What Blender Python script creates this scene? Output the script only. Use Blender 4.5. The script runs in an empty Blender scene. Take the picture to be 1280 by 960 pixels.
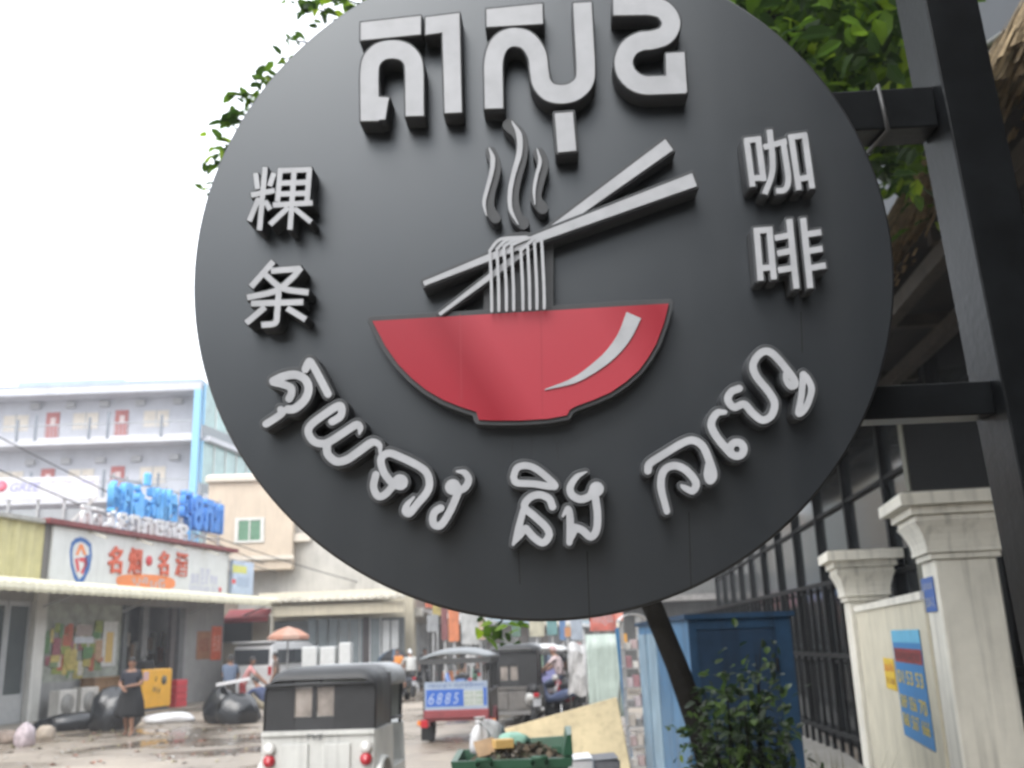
import bpy, math, random
import numpy as np
from mathutils import Vector, Matrix

random.seed(7)
rng = np.random.default_rng(11)
S = bpy.context.scene
COL = S.collection

# ------------------------------------------------------------------ camera
CAM_H = 1.75
FPX = 1200.0                                   # focal length in photo pixels (1280 wide)
PITCH = math.atan(324 / 1200)
ROLL = math.radians(2.0)
_F = np.array([0, math.cos(PITCH), math.sin(PITCH)])
_U0 = np.array([0, -math.sin(PITCH), math.cos(PITCH)])
_X0 = np.array([1.0, 0, 0])
_R = math.cos(ROLL) * _X0 - math.sin(ROLL) * _U0
_U = math.sin(ROLL) * _X0 + math.cos(ROLL) * _U0
_O = np.array([0, 0, CAM_H])
cam = bpy.data.cameras.new('camera')
cam.sensor_width = 36.0
cam.lens = 36.0 * FPX / 1280.0
cam.clip_start = 0.05
cam.clip_end = 3000
cam.dof.use_dof = True
cam.dof.focus_distance = 0.70
cam.dof.aperture_fstop = 12.5
camo = bpy.data.objects.new('camera', cam)
COL.objects.link(camo)
camo.matrix_world = Matrix(((_R[0], _U[0], -_F[0], _O[0]), (_R[1], _U[1], -_F[1], _O[1]), (_R[2], _U[2], -_F[2], _O[2]), (0, 0, 0, 1)))
S.camera = camo

# ------------------------------------------------------------------ world, sun, exposure
SUN_EL, SUN_AZ = math.radians(48), math.radians(205)      # azimuth from +Y clockwise: behind the camera, to the left
wd = bpy.data.worlds.new('World'); S.world = wd; wd.use_nodes = True
wn = wd.node_tree.nodes; wl = wd.node_tree.links
for n in list(wn): wn.remove(n)
sky = wn.new('ShaderNodeTexSky'); sky.sky_type = 'NISHITA'; sky.sun_disc = False
sky.sun_elevation = SUN_EL; sky.sun_rotation = SUN_AZ
sky.air_density = 1.0; sky.dust_density = 5.0; sky.ozone_density = 1.0
mx = wn.new('ShaderNodeMix'); mx.data_type = 'RGBA'; mx.inputs[0].default_value = 0.86
mx.inputs[7].default_value = (11.3, 11.8, 12.5, 1)          # even overcast cloud over the clear sky
bg = wn.new('ShaderNodeBackground'); bg.inputs[1].default_value = 0.10
wo = wn.new('ShaderNodeOutputWorld')
wl.new(sky.outputs[0], mx.inputs[6]); wl.new(mx.outputs[2], bg.inputs[0]); wl.new(bg.outputs[0], wo.inputs[0])
sun = bpy.data.lights.new('sun', 'SUN'); sun.energy = 1.1; sun.angle = math.radians(35); sun.color = (1, 0.98, 0.95)
suno = bpy.data.objects.new('sun', sun); COL.objects.link(suno)
sd = Vector((math.sin(SUN_AZ) * math.cos(SUN_EL), math.cos(SUN_AZ) * math.cos(SUN_EL), math.sin(SUN_EL)))
suno.rotation_euler = (-sd).to_track_quat('-Z', 'Y').to_euler()
suno.location = (0, 0, 60)
S.view_settings.view_transform = 'Standard'; S.view_settings.look = 'None'
S.view_settings.gamma = 1.0; S.view_settings.use_curve_mapping = False
S.view_settings.exposure = 1.25
S.render.engine = 'CYCLES'
S.cycles.max_bounces = 8
S.cycles.use_denoising = True

# ------------------------------------------------------------------ surveying helpers: photo pixel -> place in the street
def ray(x, y): return _F + (x - 640) / FPX * _R - (y - 480) / FPX * _U
def ground(x, y, z=0.0):
    d = ray(x, y); return Vector(_O + d * ((z - CAM_H) / d[2]))
def at(x, y, Y):
    d = ray(x, y); return Vector(_O + d * (Y / d[1]))
def project(P):
    v = np.array(P) - _O; z = v @ _F
    return 640 + FPX * (v @ _R) / z, 480 - FPX * (v @ _U) / z
class Frame:
    """vertical facade frame: local x along the facade, y into the building, z up"""
    def __init__(s, ox, oy, dx, dy):
        l = math.hypot(dx, dy); s.o = np.array([ox, oy]); s.u = np.array([dx, dy]) / l
        s.n = np.array([-s.u[1], s.u[0]]); s.rz = math.atan2(s.u[1], s.u[0])
    def uz(s, x, y, off=0.0):
        d = ray(x, y); t = (s.n @ (s.o + s.n * off - _O[:2])) / (s.n @ d[:2]); P = _O + t * d
        return float((P[:2] - s.o) @ s.u), float(P[2])
    def w(s, u, off, z): p = s.o + s.u * u + s.n * off; return Vector((p[0], p[1], z))

# ------------------------------------------------------------------ materials
MATS = {}
def mat(name, col, rough=0.7, var=0.12, scale=6.0, bump=0.0, bscale=40.0, metal=0.0, spec=0.5, rand=0.0, streak=0.0, emit=None, alpha=1.0, trans=0.0, coat=0.0):
    if name in MATS: return MATS[name]
    m = bpy.data.materials.new(name); m.use_nodes = True
    nt = m.node_tree; N = nt.nodes; L = nt.links; b = N['Principled BSDF']
    b.inputs['Roughness'].default_value = rough; b.inputs['Metallic'].default_value = metal
    b.inputs['Specular IOR Level'].default_value = spec
    if coat: b.inputs['Coat Weight'].default_value = coat; b.inputs['Coat Roughness'].default_value = 0.15
    tc = N.new('ShaderNodeTexCoord')
    no = N.new('ShaderNodeTexNoise'); no.inputs['Scale'].default_value = scale; no.inputs['Detail'].default_value = 6; no.inputs['Roughness'].default_value = 0.62
    L.new(tc.outputs['Object'], no.inputs['Vector'])
    rp = N.new('ShaderNodeMapRange'); rp.inputs[1].default_value = 0.25; rp.inputs[2].default_value = 0.75
    rp.inputs[3].default_value = 1 - var * 1.6; rp.inputs[4].default_value = 1 + var * 0.6
    L.new(no.outputs['Fac'], rp.inputs[0])
    fac = rp.outputs[0]
    if streak:
        mp = N.new('ShaderNodeMapping'); mp.inputs['Scale'].default_value = (9, 9, 0.5)
        L.new(tc.outputs['Object'], mp.inputs[0])
        n2 = N.new('ShaderNodeTexNoise'); n2.inputs['Scale'].default_value = 1.6; n2.inputs['Detail'].default_value = 5
        L.new(mp.outputs[0], n2.inputs['Vector'])
        r2 = N.new('ShaderNodeMapRange'); r2.inputs[1].default_value = 0.5; r2.inputs[2].default_value = 0.75
        r2.inputs[3].default_value = 1.0; r2.inputs[4].default_value = 1 - streak
        L.new(n2.outputs['Fac'], r2.inputs[0])
        mm = N.new('ShaderNodeMath'); mm.operation = 'MULTIPLY'; L.new(fac, mm.inputs[0]); L.new(r2.outputs[0], mm.inputs[1]); fac = mm.outputs[0]
    if rand:
        oi = N.new('ShaderNodeObjectInfo'); ge = N.new('ShaderNodeNewGeometry')
        ad = N.new('ShaderNodeMath'); ad.operation = 'ADD'; L.new(oi.outputs['Random'], ad.inputs[0]); L.new(ge.outputs['Random Per Island'], ad.inputs[1])
        fr = N.new('ShaderNodeMath'); fr.operation = 'FRACT'; L.new(ad.outputs[0], fr.inputs[0])
        r3 = N.new('ShaderNodeMapRange'); r3.inputs[3].default_value = 1 - rand; r3.inputs[4].default_value = 1 + rand
        L.new(fr.outputs[0], r3.inputs[0])
        mm = N.new('ShaderNodeMath'); mm.operation = 'MULTIPLY'; L.new(fac, mm.inputs[0]); L.new(r3.outputs[0], mm.inputs[1]); fac = mm.outputs[0]
    vm = N.new('ShaderNodeVectorMath'); vm.operation = 'SCALE'; vm.inputs[0].default_value = col[:3]
    L.new(fac, vm.inputs['Scale']); L.new(vm.outputs[0], b.inputs['Base Color'])
    if bump:
        n3 = N.new('ShaderNodeTexNoise'); n3.inputs['Scale'].default_value = bscale; n3.inputs['Detail'].default_value = 4
        L.new(tc.outputs['Object'], n3.inputs['Vector'])
        bp = N.new('ShaderNodeBump'); bp.inputs['Strength'].default_value = bump; bp.inputs['Distance'].default_value = 0.02
        L.new(n3.outputs['Fac'], bp.inputs['Height']); L.new(bp.outputs[0], b.inputs['Normal'])
    if trans:
        b.inputs['Transmission Weight'].default_value = trans
    if emit: b.inputs['Emission Color'].default_value = (*emit, 1); b.inputs['Emission Strength'].default_value = 1
    if alpha < 1: b.inputs['Alpha'].default_value = alpha
    MATS[name] = m; return m

def leaf_mat(name, ca, cb):
    m = bpy.data.materials.new(name); m.use_nodes = True
    nt = m.node_tree; N = nt.nodes; L = nt.links; b = N['Principled BSDF']
    oi = N.new('ShaderNodeObjectInfo'); ge = N.new('ShaderNodeNewGeometry')
    ad = N.new('ShaderNodeMath'); L.new(oi.outputs['Random'], ad.inputs[0]); L.new(ge.outputs['Random Per Island'], ad.inputs[1])
    fr = N.new('ShaderNodeMath'); fr.operation = 'FRACT'; L.new(ad.outputs[0], fr.inputs[0])
    cr = N.new('ShaderNodeValToRGB'); cr.color_ramp.elements[0].color = (*ca, 1); cr.color_ramp.elements[1].color = (*cb, 1)
    cr.color_ramp.elements[0].position = 0.45
    L.new(fr.outputs[0], cr.inputs[0]); L.new(cr.outputs[0], b.inputs['Base Color'])
    b.inputs['Roughness'].default_value = 0.38
    tr = N.new('ShaderNodeBsdfTranslucent'); L.new(cr.outputs[0], tr.inputs[0])
    ms = N.new('ShaderNodeMixShader'); ms.inputs[0].default_value = 0.58
    L.new(b.outputs[0], ms.inputs[1]); L.new(tr.outputs[0], ms.inputs[2]); L.new(ms.outputs[0], N['Material Output'].inputs[0])
    return m

# ------------------------------------------------------------------ mesh helpers
def link(name, me, m=None, parent=None):
    o = bpy.data.objects.new(name, me); COL.objects.link(o)
    if m is not None and not me.materials: me.materials.append(m)
    if parent is not None: o.parent = parent
    return o
def tag(o, label=None, cat=None, group=None, kind=None):
    if label: o['label'] = label
    if cat: o['category'] = cat
    if group: o['group'] = group
    if kind: o['kind'] = kind
    return o
def thing(name, label, cat, loc=(0, 0, 0), rz=0.0, group=None):
    o = bpy.data.objects.new(name, None); o.empty_display_size = 0.2; COL.objects.link(o)
    o.location = loc; o.rotation_euler = (0, 0, rz)
    return tag(o, label, cat, group)
class MB:
    def __init__(s): s.v = []; s.f = []; s.fm = []; s.sm = []; s.cur = 0; s.smooth = False
    def add(s, vs, fs):
        k = len(s.v); s.v.extend([tuple(map(float, v)) for v in vs]); s.f.extend([tuple(i + k for i in f) for f in fs])
        s.fm.extend([s.cur] * len(fs)); s.sm.extend([s.smooth] * len(fs)); return s
    def box(s, x0, x1, y0, y1, z0, z1):
        return s.add([(x0, y0, z0), (x1, y0, z0), (x1, y1, z0), (x0, y1, z0), (x0, y0, z1), (x1, y0, z1), (x1, y1, z1), (x0, y1, z1)],
                     [(0, 3, 2, 1), (4, 5, 6, 7), (0, 1, 5, 4), (1, 2, 6, 5), (2, 3, 7, 6), (3, 0, 4, 7)])
    def cbox(s, x0, x1, y0, y1, z0, z1, c=0.02):
        """box with chamfered upright and top edges"""
        a = [(x0 + c, y0), (x1 - c, y0), (x1, y0 + c), (x1, y1 - c), (x1 - c, y1), (x0 + c, y1), (x0, y1 - c), (x0, y0 + c)]
        mxx, myy = (x0 + x1) / 2, (y0 + y1) / 2
        ins = [(x + (c if x < mxx else -c) * 0.9, y + (c if y < myy else -c) * 0.9) for x, y in a]
        vs = [(x, y, z0) for x, y in a] + [(x, y, z1 - c) for x, y in a] + [(x, y, z1) for x, y in ins]
        fs = [tuple(range(7, -1, -1)), tuple(range(16, 24))]
        for k in range(2):
            for i in range(8): j = (i + 1) % 8; fs.append((k * 8 + i, k * 8 + j, k * 8 + 8 + j, k * 8 + 8 + i))
        return s.add(vs, fs)
    def bar(s, a, b, w, h=None, up=(0, 0, 1)):
        a, b = Vector(a), Vector(b); h = h or w; d = (b - a).normalized(); u = Vector(up)
        if abs(d.dot(u)) > 0.99: u = Vector((0, 1, 0))
        r = d.cross(u).normalized(); u = r.cross(d)
        vs = []
        for p in (a, b):
            for sx, sy in ((-1, -1), (1, -1), (1, 1), (-1, 1)): vs.append(p + r * (w / 2 * sx) + u * (h / 2 * sy))
        return s.add(vs, [(0, 1, 2, 3), (7, 6, 5, 4), (0, 4, 5, 1), (1, 5, 6, 2), (2, 6, 7, 3), (3, 7, 4, 0)])
    def tube(s, pts, rad, n=8, cap=True):
        pts = [Vector(p) for p in pts]; rs = rad if isinstance(rad, (list, tuple)) else [rad] * len(pts)
        vs = []; fs = []; prev = None
        for i, p in enumerate(pts):
            d = (pts[min(i + 1, len(pts) - 1)] - pts[max(i - 1, 0)]).normalized()
            if prev is None: r = d.orthogonal().normalized()
            else: r = (prev - d * prev.dot(d)).normalized()
            prev = r; u = d.cross(r)
            for k in range(n):
                a = 2 * math.pi * k / n; vs.append(p + (r * math.cos(a) + u * math.sin(a)) * rs[i])
        for i in range(len(pts) - 1):
            for k in range(n): j = (k + 1) % n; fs.append((i * n + k, i * n + j, (i + 1) * n + j, (i + 1) * n + k))
        if cap: fs.append(tuple(range(n - 1, -1, -1))); fs.append(tuple(range((len(pts) - 1) * n, len(pts) * n)))
        sm = s.smooth; s.smooth = True; s.add(vs, fs); s.smooth = sm; return s
    def lathe(s, prof, c=(0, 0, 0), n=16, axis='z', jit=0.0):
        vs = []; fs = []
        for r, h in prof:
            for k in range(n):
                a = 2 * math.pi * k / n; rr = r * (1 + random.uniform(-jit, jit)); p = (rr * math.cos(a), rr * math.sin(a), h)
                if axis == 'x': p = (p[2], p[0], p[1])
                if axis == 'y': p = (p[0], p[2], p[1])
                vs.append((p[0] + c[0], p[1] + c[1], p[2] + c[2]))
        for i in range(len(prof) - 1):
            for k in range(n): j = (k + 1) % n; fs.append((i * n + k, i * n + j, (i + 1) * n + j, (i + 1) * n + k))
        fs.append(tuple(range(n - 1, -1, -1))); fs.append(tuple(range((len(prof) - 1) * n, len(prof) * n)))
        sm = s.smooth; s.smooth = True; s.add(vs, fs); s.smooth = sm; return s
    def prism(s, pts, y0, y1):
        """polygon in x,z extruded along y"""
        n = len(pts)
        return s.add([(x, y0, z) for x, z in pts] + [(x, y1, z) for x, z in pts],
                     [tuple(range(n)), tuple(range(2 * n - 1, n - 1, -1))] + [(i, i + n, (i + 1) % n + n, (i + 1) % n) for i in range(n)])
    def xprism(s, pts, x0, x1):
        """polygon in y,z extruded along x"""
        n = len(pts)
        return s.add([(x0, y, z) for y, z in pts] + [(x1, y, z) for y, z in pts],
                     [tuple(range(n)), tuple(range(2 * n - 1, n - 1, -1))] + [(i, i + n, (i + 1) % n + n, (i + 1) % n) for i in range(n)])
    def loft(s, secs, closed=False):
        n = len(secs[0]); vs = [p for sec in secs for p in sec]; fs = []
        for i in range(len(secs) - 1):
            for k in range(n if closed else n - 1): j = (k + 1) % n; fs.append((i * n + k, i * n + j, (i + 1) * n + j, (i + 1) * n + k))
        return s.add(vs, fs)
    def mesh(s, name, mats):
        me = bpy.data.meshes.new(name); me.from_pydata(s.v, [], s.f)
        for m in (mats if isinstance(mats, (list, tuple)) else [mats]): me.materials.append(m)
        me.polygons.foreach_set('material_index', s.fm); me.polygons.foreach_set('use_smooth', s.sm)
        me.update(); return me
    def build(s, name, mats, parent=None, fix=True):
        me = s.mesh(name, mats)
        if fix:
            import bmesh
            bm = bmesh.new(); bm.from_mesh(me); bmesh.ops.recalc_face_normals(bm, faces=bm.faces); bm.to_mesh(me); bm.free()
        return link(name, me, None, parent)
def text_mesh(name, body, m, parent, width, height, loc, rot=(math.pi / 2, 0, 0), extrude=0.0, offset=0.0, shear=0.0):
    c = bpy.data.curves.new(name, 'FONT'); c.body = body; c.extrude = extrude; c.offset = offset; c.shear = shear; c.resolution_u = 3
    o = bpy.data.objects.new(name, c); COL.objects.link(o)
    bpy.context.view_layer.update()
    me = bpy.data.meshes.new_from_object(o.evaluated_get(bpy.context.evaluated_depsgraph_get()))
    bpy.data.objects.remove(o); bpy.data.curves.remove(c)
    co = np.array([v.co[:] for v in me.vertices]); lo = co.min(0); hi = co.max(0); k = np.maximum(hi - lo, 1e-6)
    co[:, 0] = (co[:, 0] - lo[0]) / k[0] * width; co[:, 1] = (co[:, 1] - lo[1]) / k[1] * height
    me.vertices.foreach_set('co', co.ravel().astype(np.float32)); me.update(); me.name = name; me.materials.clear()
    t = link(name, me, m, parent); t.location = loc; t.rotation_euler = rot; return t
def clone(o, parent=None):
    c = o.copy(); COL.objects.link(c)
    if parent is not None: c.parent = parent
    for ch in list(o.children): clone(ch, c)
    return c

# ------------------------------------------------------------------ ground
def ground_material():
    m = bpy.data.materials.new('wet_muddy_road'); m.use_nodes = True
    N = m.node_tree.nodes; L = m.node_tree.links; b = N['Principled BSDF']
    tc = N.new('ShaderNodeTexCoord')
    n1 = N.new('ShaderNodeTexNoise'); n1.inputs['Scale'].default_value = 0.22; n1.inputs['Detail'].default_value = 8; n1.inputs['Roughness'].default_value = 0.62
    n2 = N.new('ShaderNodeTexNoise'); n2.inputs['Scale'].default_value = 14; n2.inputs['Detail'].default_value = 6
    for n in (n1, n2): L.new(tc.outputs['Object'], n.inputs['Vector'])
    cr = N.new('ShaderNodeValToRGB'); e = cr.color_ramp.elements
    e[0].position = 0.36; e[0].color = (0.11, 0.086, 0.062, 1); e[1].position = 0.64; e[1].color = (0.34, 0.29, 0.235, 1)
    L.new(n1.outputs['Fac'], cr.inputs[0])
    mr = N.new('ShaderNodeMapRange'); mr.inputs[3].default_value = 0.7; mr.inputs[4].default_value = 1.25; L.new(n2.outputs['Fac'], mr.inputs[0])
    vm = N.new('ShaderNodeVectorMath'); vm.operation = 'SCALE'; L.new(cr.outputs[0], vm.inputs[0]); L.new(mr.outputs[0], vm.inputs['Scale'])
    L.new(vm.outputs[0], b.inputs['Base Color'])
    rr = N.new('ShaderNodeMapRange'); rr.inputs[1].default_value = 0.42; rr.inputs[2].default_value = 0.60; rr.inputs[3].default_value = 0.10; rr.inputs[4].default_value = 0.75
    L.new(n1.outputs['Fac'], rr.inputs[0]); L.new(rr.outputs[0], b.inputs['Roughness'])
    bp = N.new('ShaderNodeBump'); bp.inputs['Strength'].default_value = 0.35; bp.inputs['Distance'].default_value = 0.03
    mu = N.new('ShaderNodeMath'); mu.operation = 'MULTIPLY'; L.new(n2.outputs['Fac'], mu.inputs[0]); L.new(rr.outputs[0], mu.inputs[1])
    L.new(mu.outputs[0], bp.inputs['Height']); L.new(bp.outputs[0], b.inputs['Normal'])
    return m
g = MB(); g.add([(-600, -300, 0), (600, -300, 0), (600, 1500, 0), (-600, 1500, 0)], [(0, 1, 2, 3)])
tag(g.build('road', ground_material()), kind='structure')

# ------------------------------------------------------------------ the round sign
NRM = 0.0491 * _R - 0.1995 * _U + 0.9787 * _F            # away from the camera
EZ = Vector(-NRM).normalized(); EY = (Vector((0, 0, 1)) - EZ * EZ.z).normalized(); EX = EY.cross(EZ)
DC = Vector(_O + ray(672.2, 326.8) * 2.05)
SIGN = Matrix.Translation(DC) @ Matrix((EX, EY, EZ)).transposed().to_4x4()
SIGN_INV = SIGN.inverted()
def disc(px, py, h=0.0):
    """photo pixel -> sign coordinates (metres right, up) on the plane h in front of the panel"""
    d = Vector(ray(px, py)); c = DC + EZ * h; t = (c - Vector(_O)).dot(EZ) / d.dot(EZ)
    q = SIGN_INV @ (Vector(_O) + d * t); return q.x, q.y
R_DISC = sum(math.hypot(*disc(*p)) for p in ((242, 370), (1118, 373), (677, 777), (365, 654), (1034, 104), (336, 100))) / 6

# --- outlines: strokes become polygons, polygons a distance field, the field smooth letter outlines
def catmull(pts, n=7):
    P = np.array(pts, float)
    if len(P) < 3: return P
    Q = np.vstack([2 * P[0] - P[1], P, 2 * P[-1] - P[-2]]); out = []
    for i in range(1, len(Q) - 2):
        p0, p1, p2, p3 = Q[i - 1:i + 3]
        for t in np.linspace(0, 1, n, endpoint=False):
            out.append(0.5 * (2 * p1 + (p2 - p0) * t + (2 * p0 - 5 * p1 + 4 * p2 - p3) * t * t + (3 * p1 - p0 - 3 * p2 + p3) * t ** 3))
    out.append(P[-1]); return np.array(out)
def stroke(pts, w, curve=True, rnd=True):
    P = catmull(pts) if curve else np.array(pts, float)
    W = np.interp(np.linspace(0, 1, len(P)), np.linspace(0, 1, len(w)), w) if isinstance(w, (list, tuple)) else np.full(len(P), float(w))
    polys = []
    for i in range(len(P) - 1):
        d = P[i + 1] - P[i]; l = np.hypot(*d)
        if l < 1e-6: continue
        nrm = np.array([-d[1], d[0]]) / l
        polys.append(np.array([P[i] + nrm * W[i] / 2, P[i + 1] + nrm * W[i + 1] / 2, P[i + 1] - nrm * W[i + 1] / 2, P[i] - nrm * W[i] / 2]))
    acc = np.r_[0, np.cumsum(np.hypot(*np.diff(P, axis=0).T))]
    for i in range(len(P)):
        if (not rnd) and (acc[i] < W[i] * 0.5 or acc[-1] - acc[i] < W[i] * 0.5): continue
        a = np.linspace(0, 2 * np.pi, 13)[:-1]; polys.append(P[i] + np.c_[np.cos(a), np.sin(a)] * W[i] / 2)
    return polys
def field(polys, step, margin):
    allp = np.vstack(polys); lo = allp.min(0) - margin; hi = allp.max(0) + margin
    xs = np.arange(lo[0], hi[0] + step, step); ys = np.arange(lo[1], hi[1] + step, step)
    D = np.full((len(ys), len(xs)), 1e3)
    for p in polys:                                        # only the cells around each polygon are touched
        pl = p.min(0) - margin; ph = p.max(0) + margin
        i0, i1 = np.searchsorted(xs, [pl[0], ph[0]]); j0, j1 = np.searchsorted(ys, [pl[1], ph[1]])
        X, Y = np.meshgrid(xs[i0:i1], ys[j0:j1]); dm = np.full(X.shape, 1e3); ins = np.zeros(X.shape, bool)
        for k in range(len(p)):
            a = p[k]; b = p[(k + 1) % len(p)]; e = b - a; ll = e @ e
            if ll < 1e-12: continue
            t = np.clip(((X - a[0]) * e[0] + (Y - a[1]) * e[1]) / ll, 0, 1)
            dm = np.minimum(dm, np.hypot(X - a[0] - t * e[0], Y - a[1] - t * e[1]))
            if a[1] != b[1]:
                c = (a[1] > Y) != (b[1] > Y); xi = a[0] + (Y - a[1]) / (b[1] - a[1]) * e[0]; ins ^= c & (X < xi)
        D[j0:j1, i0:i1] = np.minimum(D[j0:j1, i0:i1], np.where(ins, -dm, dm))
    return xs, ys, D
def simplify(P, tol):
    if len(P) < 4: return P
    keep = np.zeros(len(P), bool); keep[0] = keep[-1] = True; st = [(0, len(P) - 1)]
    while st:
        a, b = st.pop()
        if b <= a + 1: continue
        d = P[b] - P[a]; l = np.hypot(*d); Q = P[a + 1:b] - P[a]
        dist = np.hypot(Q[:, 0], Q[:, 1]) if l < 1e-9 else np.abs(Q[:, 0] * d[1] - Q[:, 1] * d[0]) / l
        k = int(dist.argmax())
        if dist[k] > tol: keep[a + 1 + k] = True; st += [(a, a + 1 + k), (a + 1 + k, b)]
    return P[keep]
def contours(F, level, tol=0.12):
    xs, ys, D = F; V = D - level; V[np.abs(V) < 1e-9] = 1e-9
    nxt = {}; pos = {}
    def edge(j, i, horiz):
        k = (j, i, horiz)
        if k not in pos:
            if horiz: a, b = V[j, i], V[j, i + 1]; t = a / (a - b); pos[k] = (xs[i] + t * (xs[i + 1] - xs[i]), ys[j])
            else: a, b = V[j, i], V[j + 1, i]; t = a / (a - b); pos[k] = (xs[i], ys[j] + t * (ys[j + 1] - ys[j]))
        return k
    neg = V < 0; code = neg[:-1, :-1] * 1 + neg[:-1, 1:] * 2 + neg[1:, 1:] * 4 + neg[1:, :-1] * 8
    for j, i in zip(*np.nonzero((code > 0) & (code < 15))):
        c = code[j, i]; T = (j, i, True); B = (j + 1, i, True); Lf = (j, i, False); Rt = (j, i + 1, False)
        tab = {1: [(Lf, T)], 2: [(T, Rt)], 3: [(Lf, Rt)], 4: [(Rt, B)], 5: [(Lf, T), (Rt, B)], 6: [(T, B)], 7: [(Lf, B)], 8: [(B, Lf)], 9: [(B, T)], 10: [(T, Rt), (B, Lf)], 11: [(B, Rt)], 12: [(Rt, Lf)], 13: [(Rt, T)], 14: [(T, Lf)]}
        for a, b in tab[int(c)]: nxt[edge(*a)] = edge(*b)
    loops = []
    while nxt:
        k0, k = nxt.popitem(); lp = [pos[k0]]
        while k != k0 and k in nxt: lp.append(pos[k]); k = nxt.pop(k)
        if len(lp) > 6:
            P = np.array(lp); h = len(P) // 2
            P = np.vstack([simplify(P[:h + 1], tol)[:-1], simplify(np.vstack([P[h:], P[:1]]), tol)[:-1]])
            if len(P) > 2: loops.append(P)
    return loops
def plate(name, loops, z0, z1, m, parent, hplane=None, bevel=0.0):
    """flat cut-out plate (outline in photo pixels seen on plane hplane) between heights z0 and z1 over the sign panel"""
    h = z1 if hplane is None else hplane
    c = bpy.data.curves.new(name, 'CURVE'); c.dimensions = '2D'; c.fill_mode = 'BOTH'
    c.extrude = max(0.0, (z1 - z0) / 2 - bevel); c.bevel_depth = bevel; c.bevel_resolution = 1; c.offset = -bevel
    for lp in loops:
        sp = c.splines.new('POLY'); sp.points.add(len(lp) - 1); sp.use_cyclic_u = True
        for k, (x, y) in enumerate(lp): u, v = disc(x, y, h); sp.points[k].co = (u, v, 0, 1)
    o = bpy.data.objects.new(name, c); COL.objects.link(o); bpy.context.view_layer.update()
    me = bpy.data.meshes.new_from_object(o.evaluated_get(bpy.context.evaluated_depsgraph_get()))
    bpy.data.objects.remove(o); bpy.data.curves.remove(c); me.name = name; me.materials.clear()
    t = link(name, me, m, None)
    M = SIGN @ Matrix.Translation((0, 0, (z0 + z1) / 2))
    t.parent = parent; t.matrix_basis = Matrix.Translation(-sign_root.location) @ M if parent is sign_root else Matrix.Translation((0, 0, (z0 + z1) / 2 - parent['mid']))
    t['mid'] = (z0 + z1) / 2
    return t
def crop(ox, oy, s): return lambda L: [(ox + x / s, oy + y / s) for x, y in L]

# --- post line in the plane of the sign
POST_H = -0.05
qa, qb = disc(1160, 20, POST_H), disc(1273, 583, POST_H)
dqx = (qa[0] - qb[0]) / (qa[1] - qb[1])
def post_x(v): return qb[0] + dqx * (v - qb[1])
vb = disc(1273, 583, POST_H)[1]
while (SIGN @ Vector((post_x(vb), vb, POST_H))).z > 0: vb -= 0.01
foot = SIGN @ Vector((post_x(vb) + 0.06, vb, POST_H - 0.06))
sign_root = thing('round_shop_sign', 'large round dark grey shop sign with red noodle bowl, on a black steel post', 'sign', (foot.x, foot.y, 0))
ROOT_INV = Matrix.Translation(-sign_root.location)

panel_m = mat('sign_panel_grey', (0.0075, 0.0095, 0.0125), 0.34, 0.10, 3.0, 0.0, 120, spec=1.0)
panel_m.node_tree.nodes['Principled BSDF'].inputs['Specular Tint'].default_value = (0.93, 0.97, 1.0, 1)
panel_m.node_tree.nodes['Principled BSDF'].inputs['IOR'].default_value = 1.56
def weather(m):
    N = m.node_tree.nodes; L = m.node_tree.links; b_ = N['Principled BSDF']; tc = N.new('ShaderNodeTexCoord')
    mp = N.new('ShaderNodeMapping'); mp.inputs['Scale'].default_value = (9, 1.1, 1); L.new(tc.outputs['Object'], mp.inputs[0])
    n1 = N.new('ShaderNodeTexNoise'); n1.inputs['Scale'].default_value = 1.0; n1.inputs['Detail'].default_value = 7; n1.inputs['Roughness'].default_value = 0.65; L.new(mp.outputs[0], n1.inputs['Vector'])
    n2 = N.new('ShaderNodeTexNoise'); n2.inputs['Scale'].default_value = 2.2; n2.inputs['Detail'].default_value = 9; n2.inputs['Roughness'].default_value = 0.7; L.new(tc.outputs['Object'], n2.inputs['Vector'])
    ml = N.new('ShaderNodeMath'); ml.operation = 'MULTIPLY'; L.new(n1.outputs['Fac'], ml.inputs[0]); L.new(n2.outputs['Fac'], ml.inputs[1])
    r1 = N.new('ShaderNodeMapRange'); r1.inputs[1].default_value = 0.14; r1.inputs[2].default_value = 0.40; r1.inputs[3].default_value = 0.325; r1.inputs[4].default_value = 0.365; L.new(ml.outputs[0], r1.inputs[0]); L.new(r1.outputs[0], b_.inputs['Roughness'])
    r2 = N.new('ShaderNodeMapRange'); r2.inputs[1].default_value = 0.22; r2.inputs[2].default_value = 0.48; r2.inputs[3].default_value = 0.0; r2.inputs[4].default_value = 0.05; L.new(ml.outputs[0], r2.inputs[0])
    mx_ = N.new('ShaderNodeMix'); mx_.data_type = 'RGBA'; mx_.inputs[7].default_value = (0.075, 0.072, 0.068, 1); L.new(r2.outputs[0], mx_.inputs[0])
    src = b_.inputs['Base Color'].links[0].from_socket; L.new(src, mx_.inputs[6]); L.new(mx_.outputs[2], b_.inputs['Base Color'])
weather(panel_m)
rim_m = mat('sign_rim_dark', (0.02, 0.021, 0.023), 0.5, 0.15)
dark_m = mat('letter_return_dark', (0.05, 0.053, 0.057), 0.55, 0.12, 20)
trim_m = mat('logo_backing_grey', (0.055, 0.058, 0.062), 0.5, 0.1, 20)
white_m = mat('letter_face_white', (0.43, 0.44, 0.46), 0.4, 0.12, 9, streak=0.12)
pole_m = mat('black_gloss_steel', (0.007, 0.008, 0.009), 0.34, 0.4, 9, 0.05, 40, spec=0.18)

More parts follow.
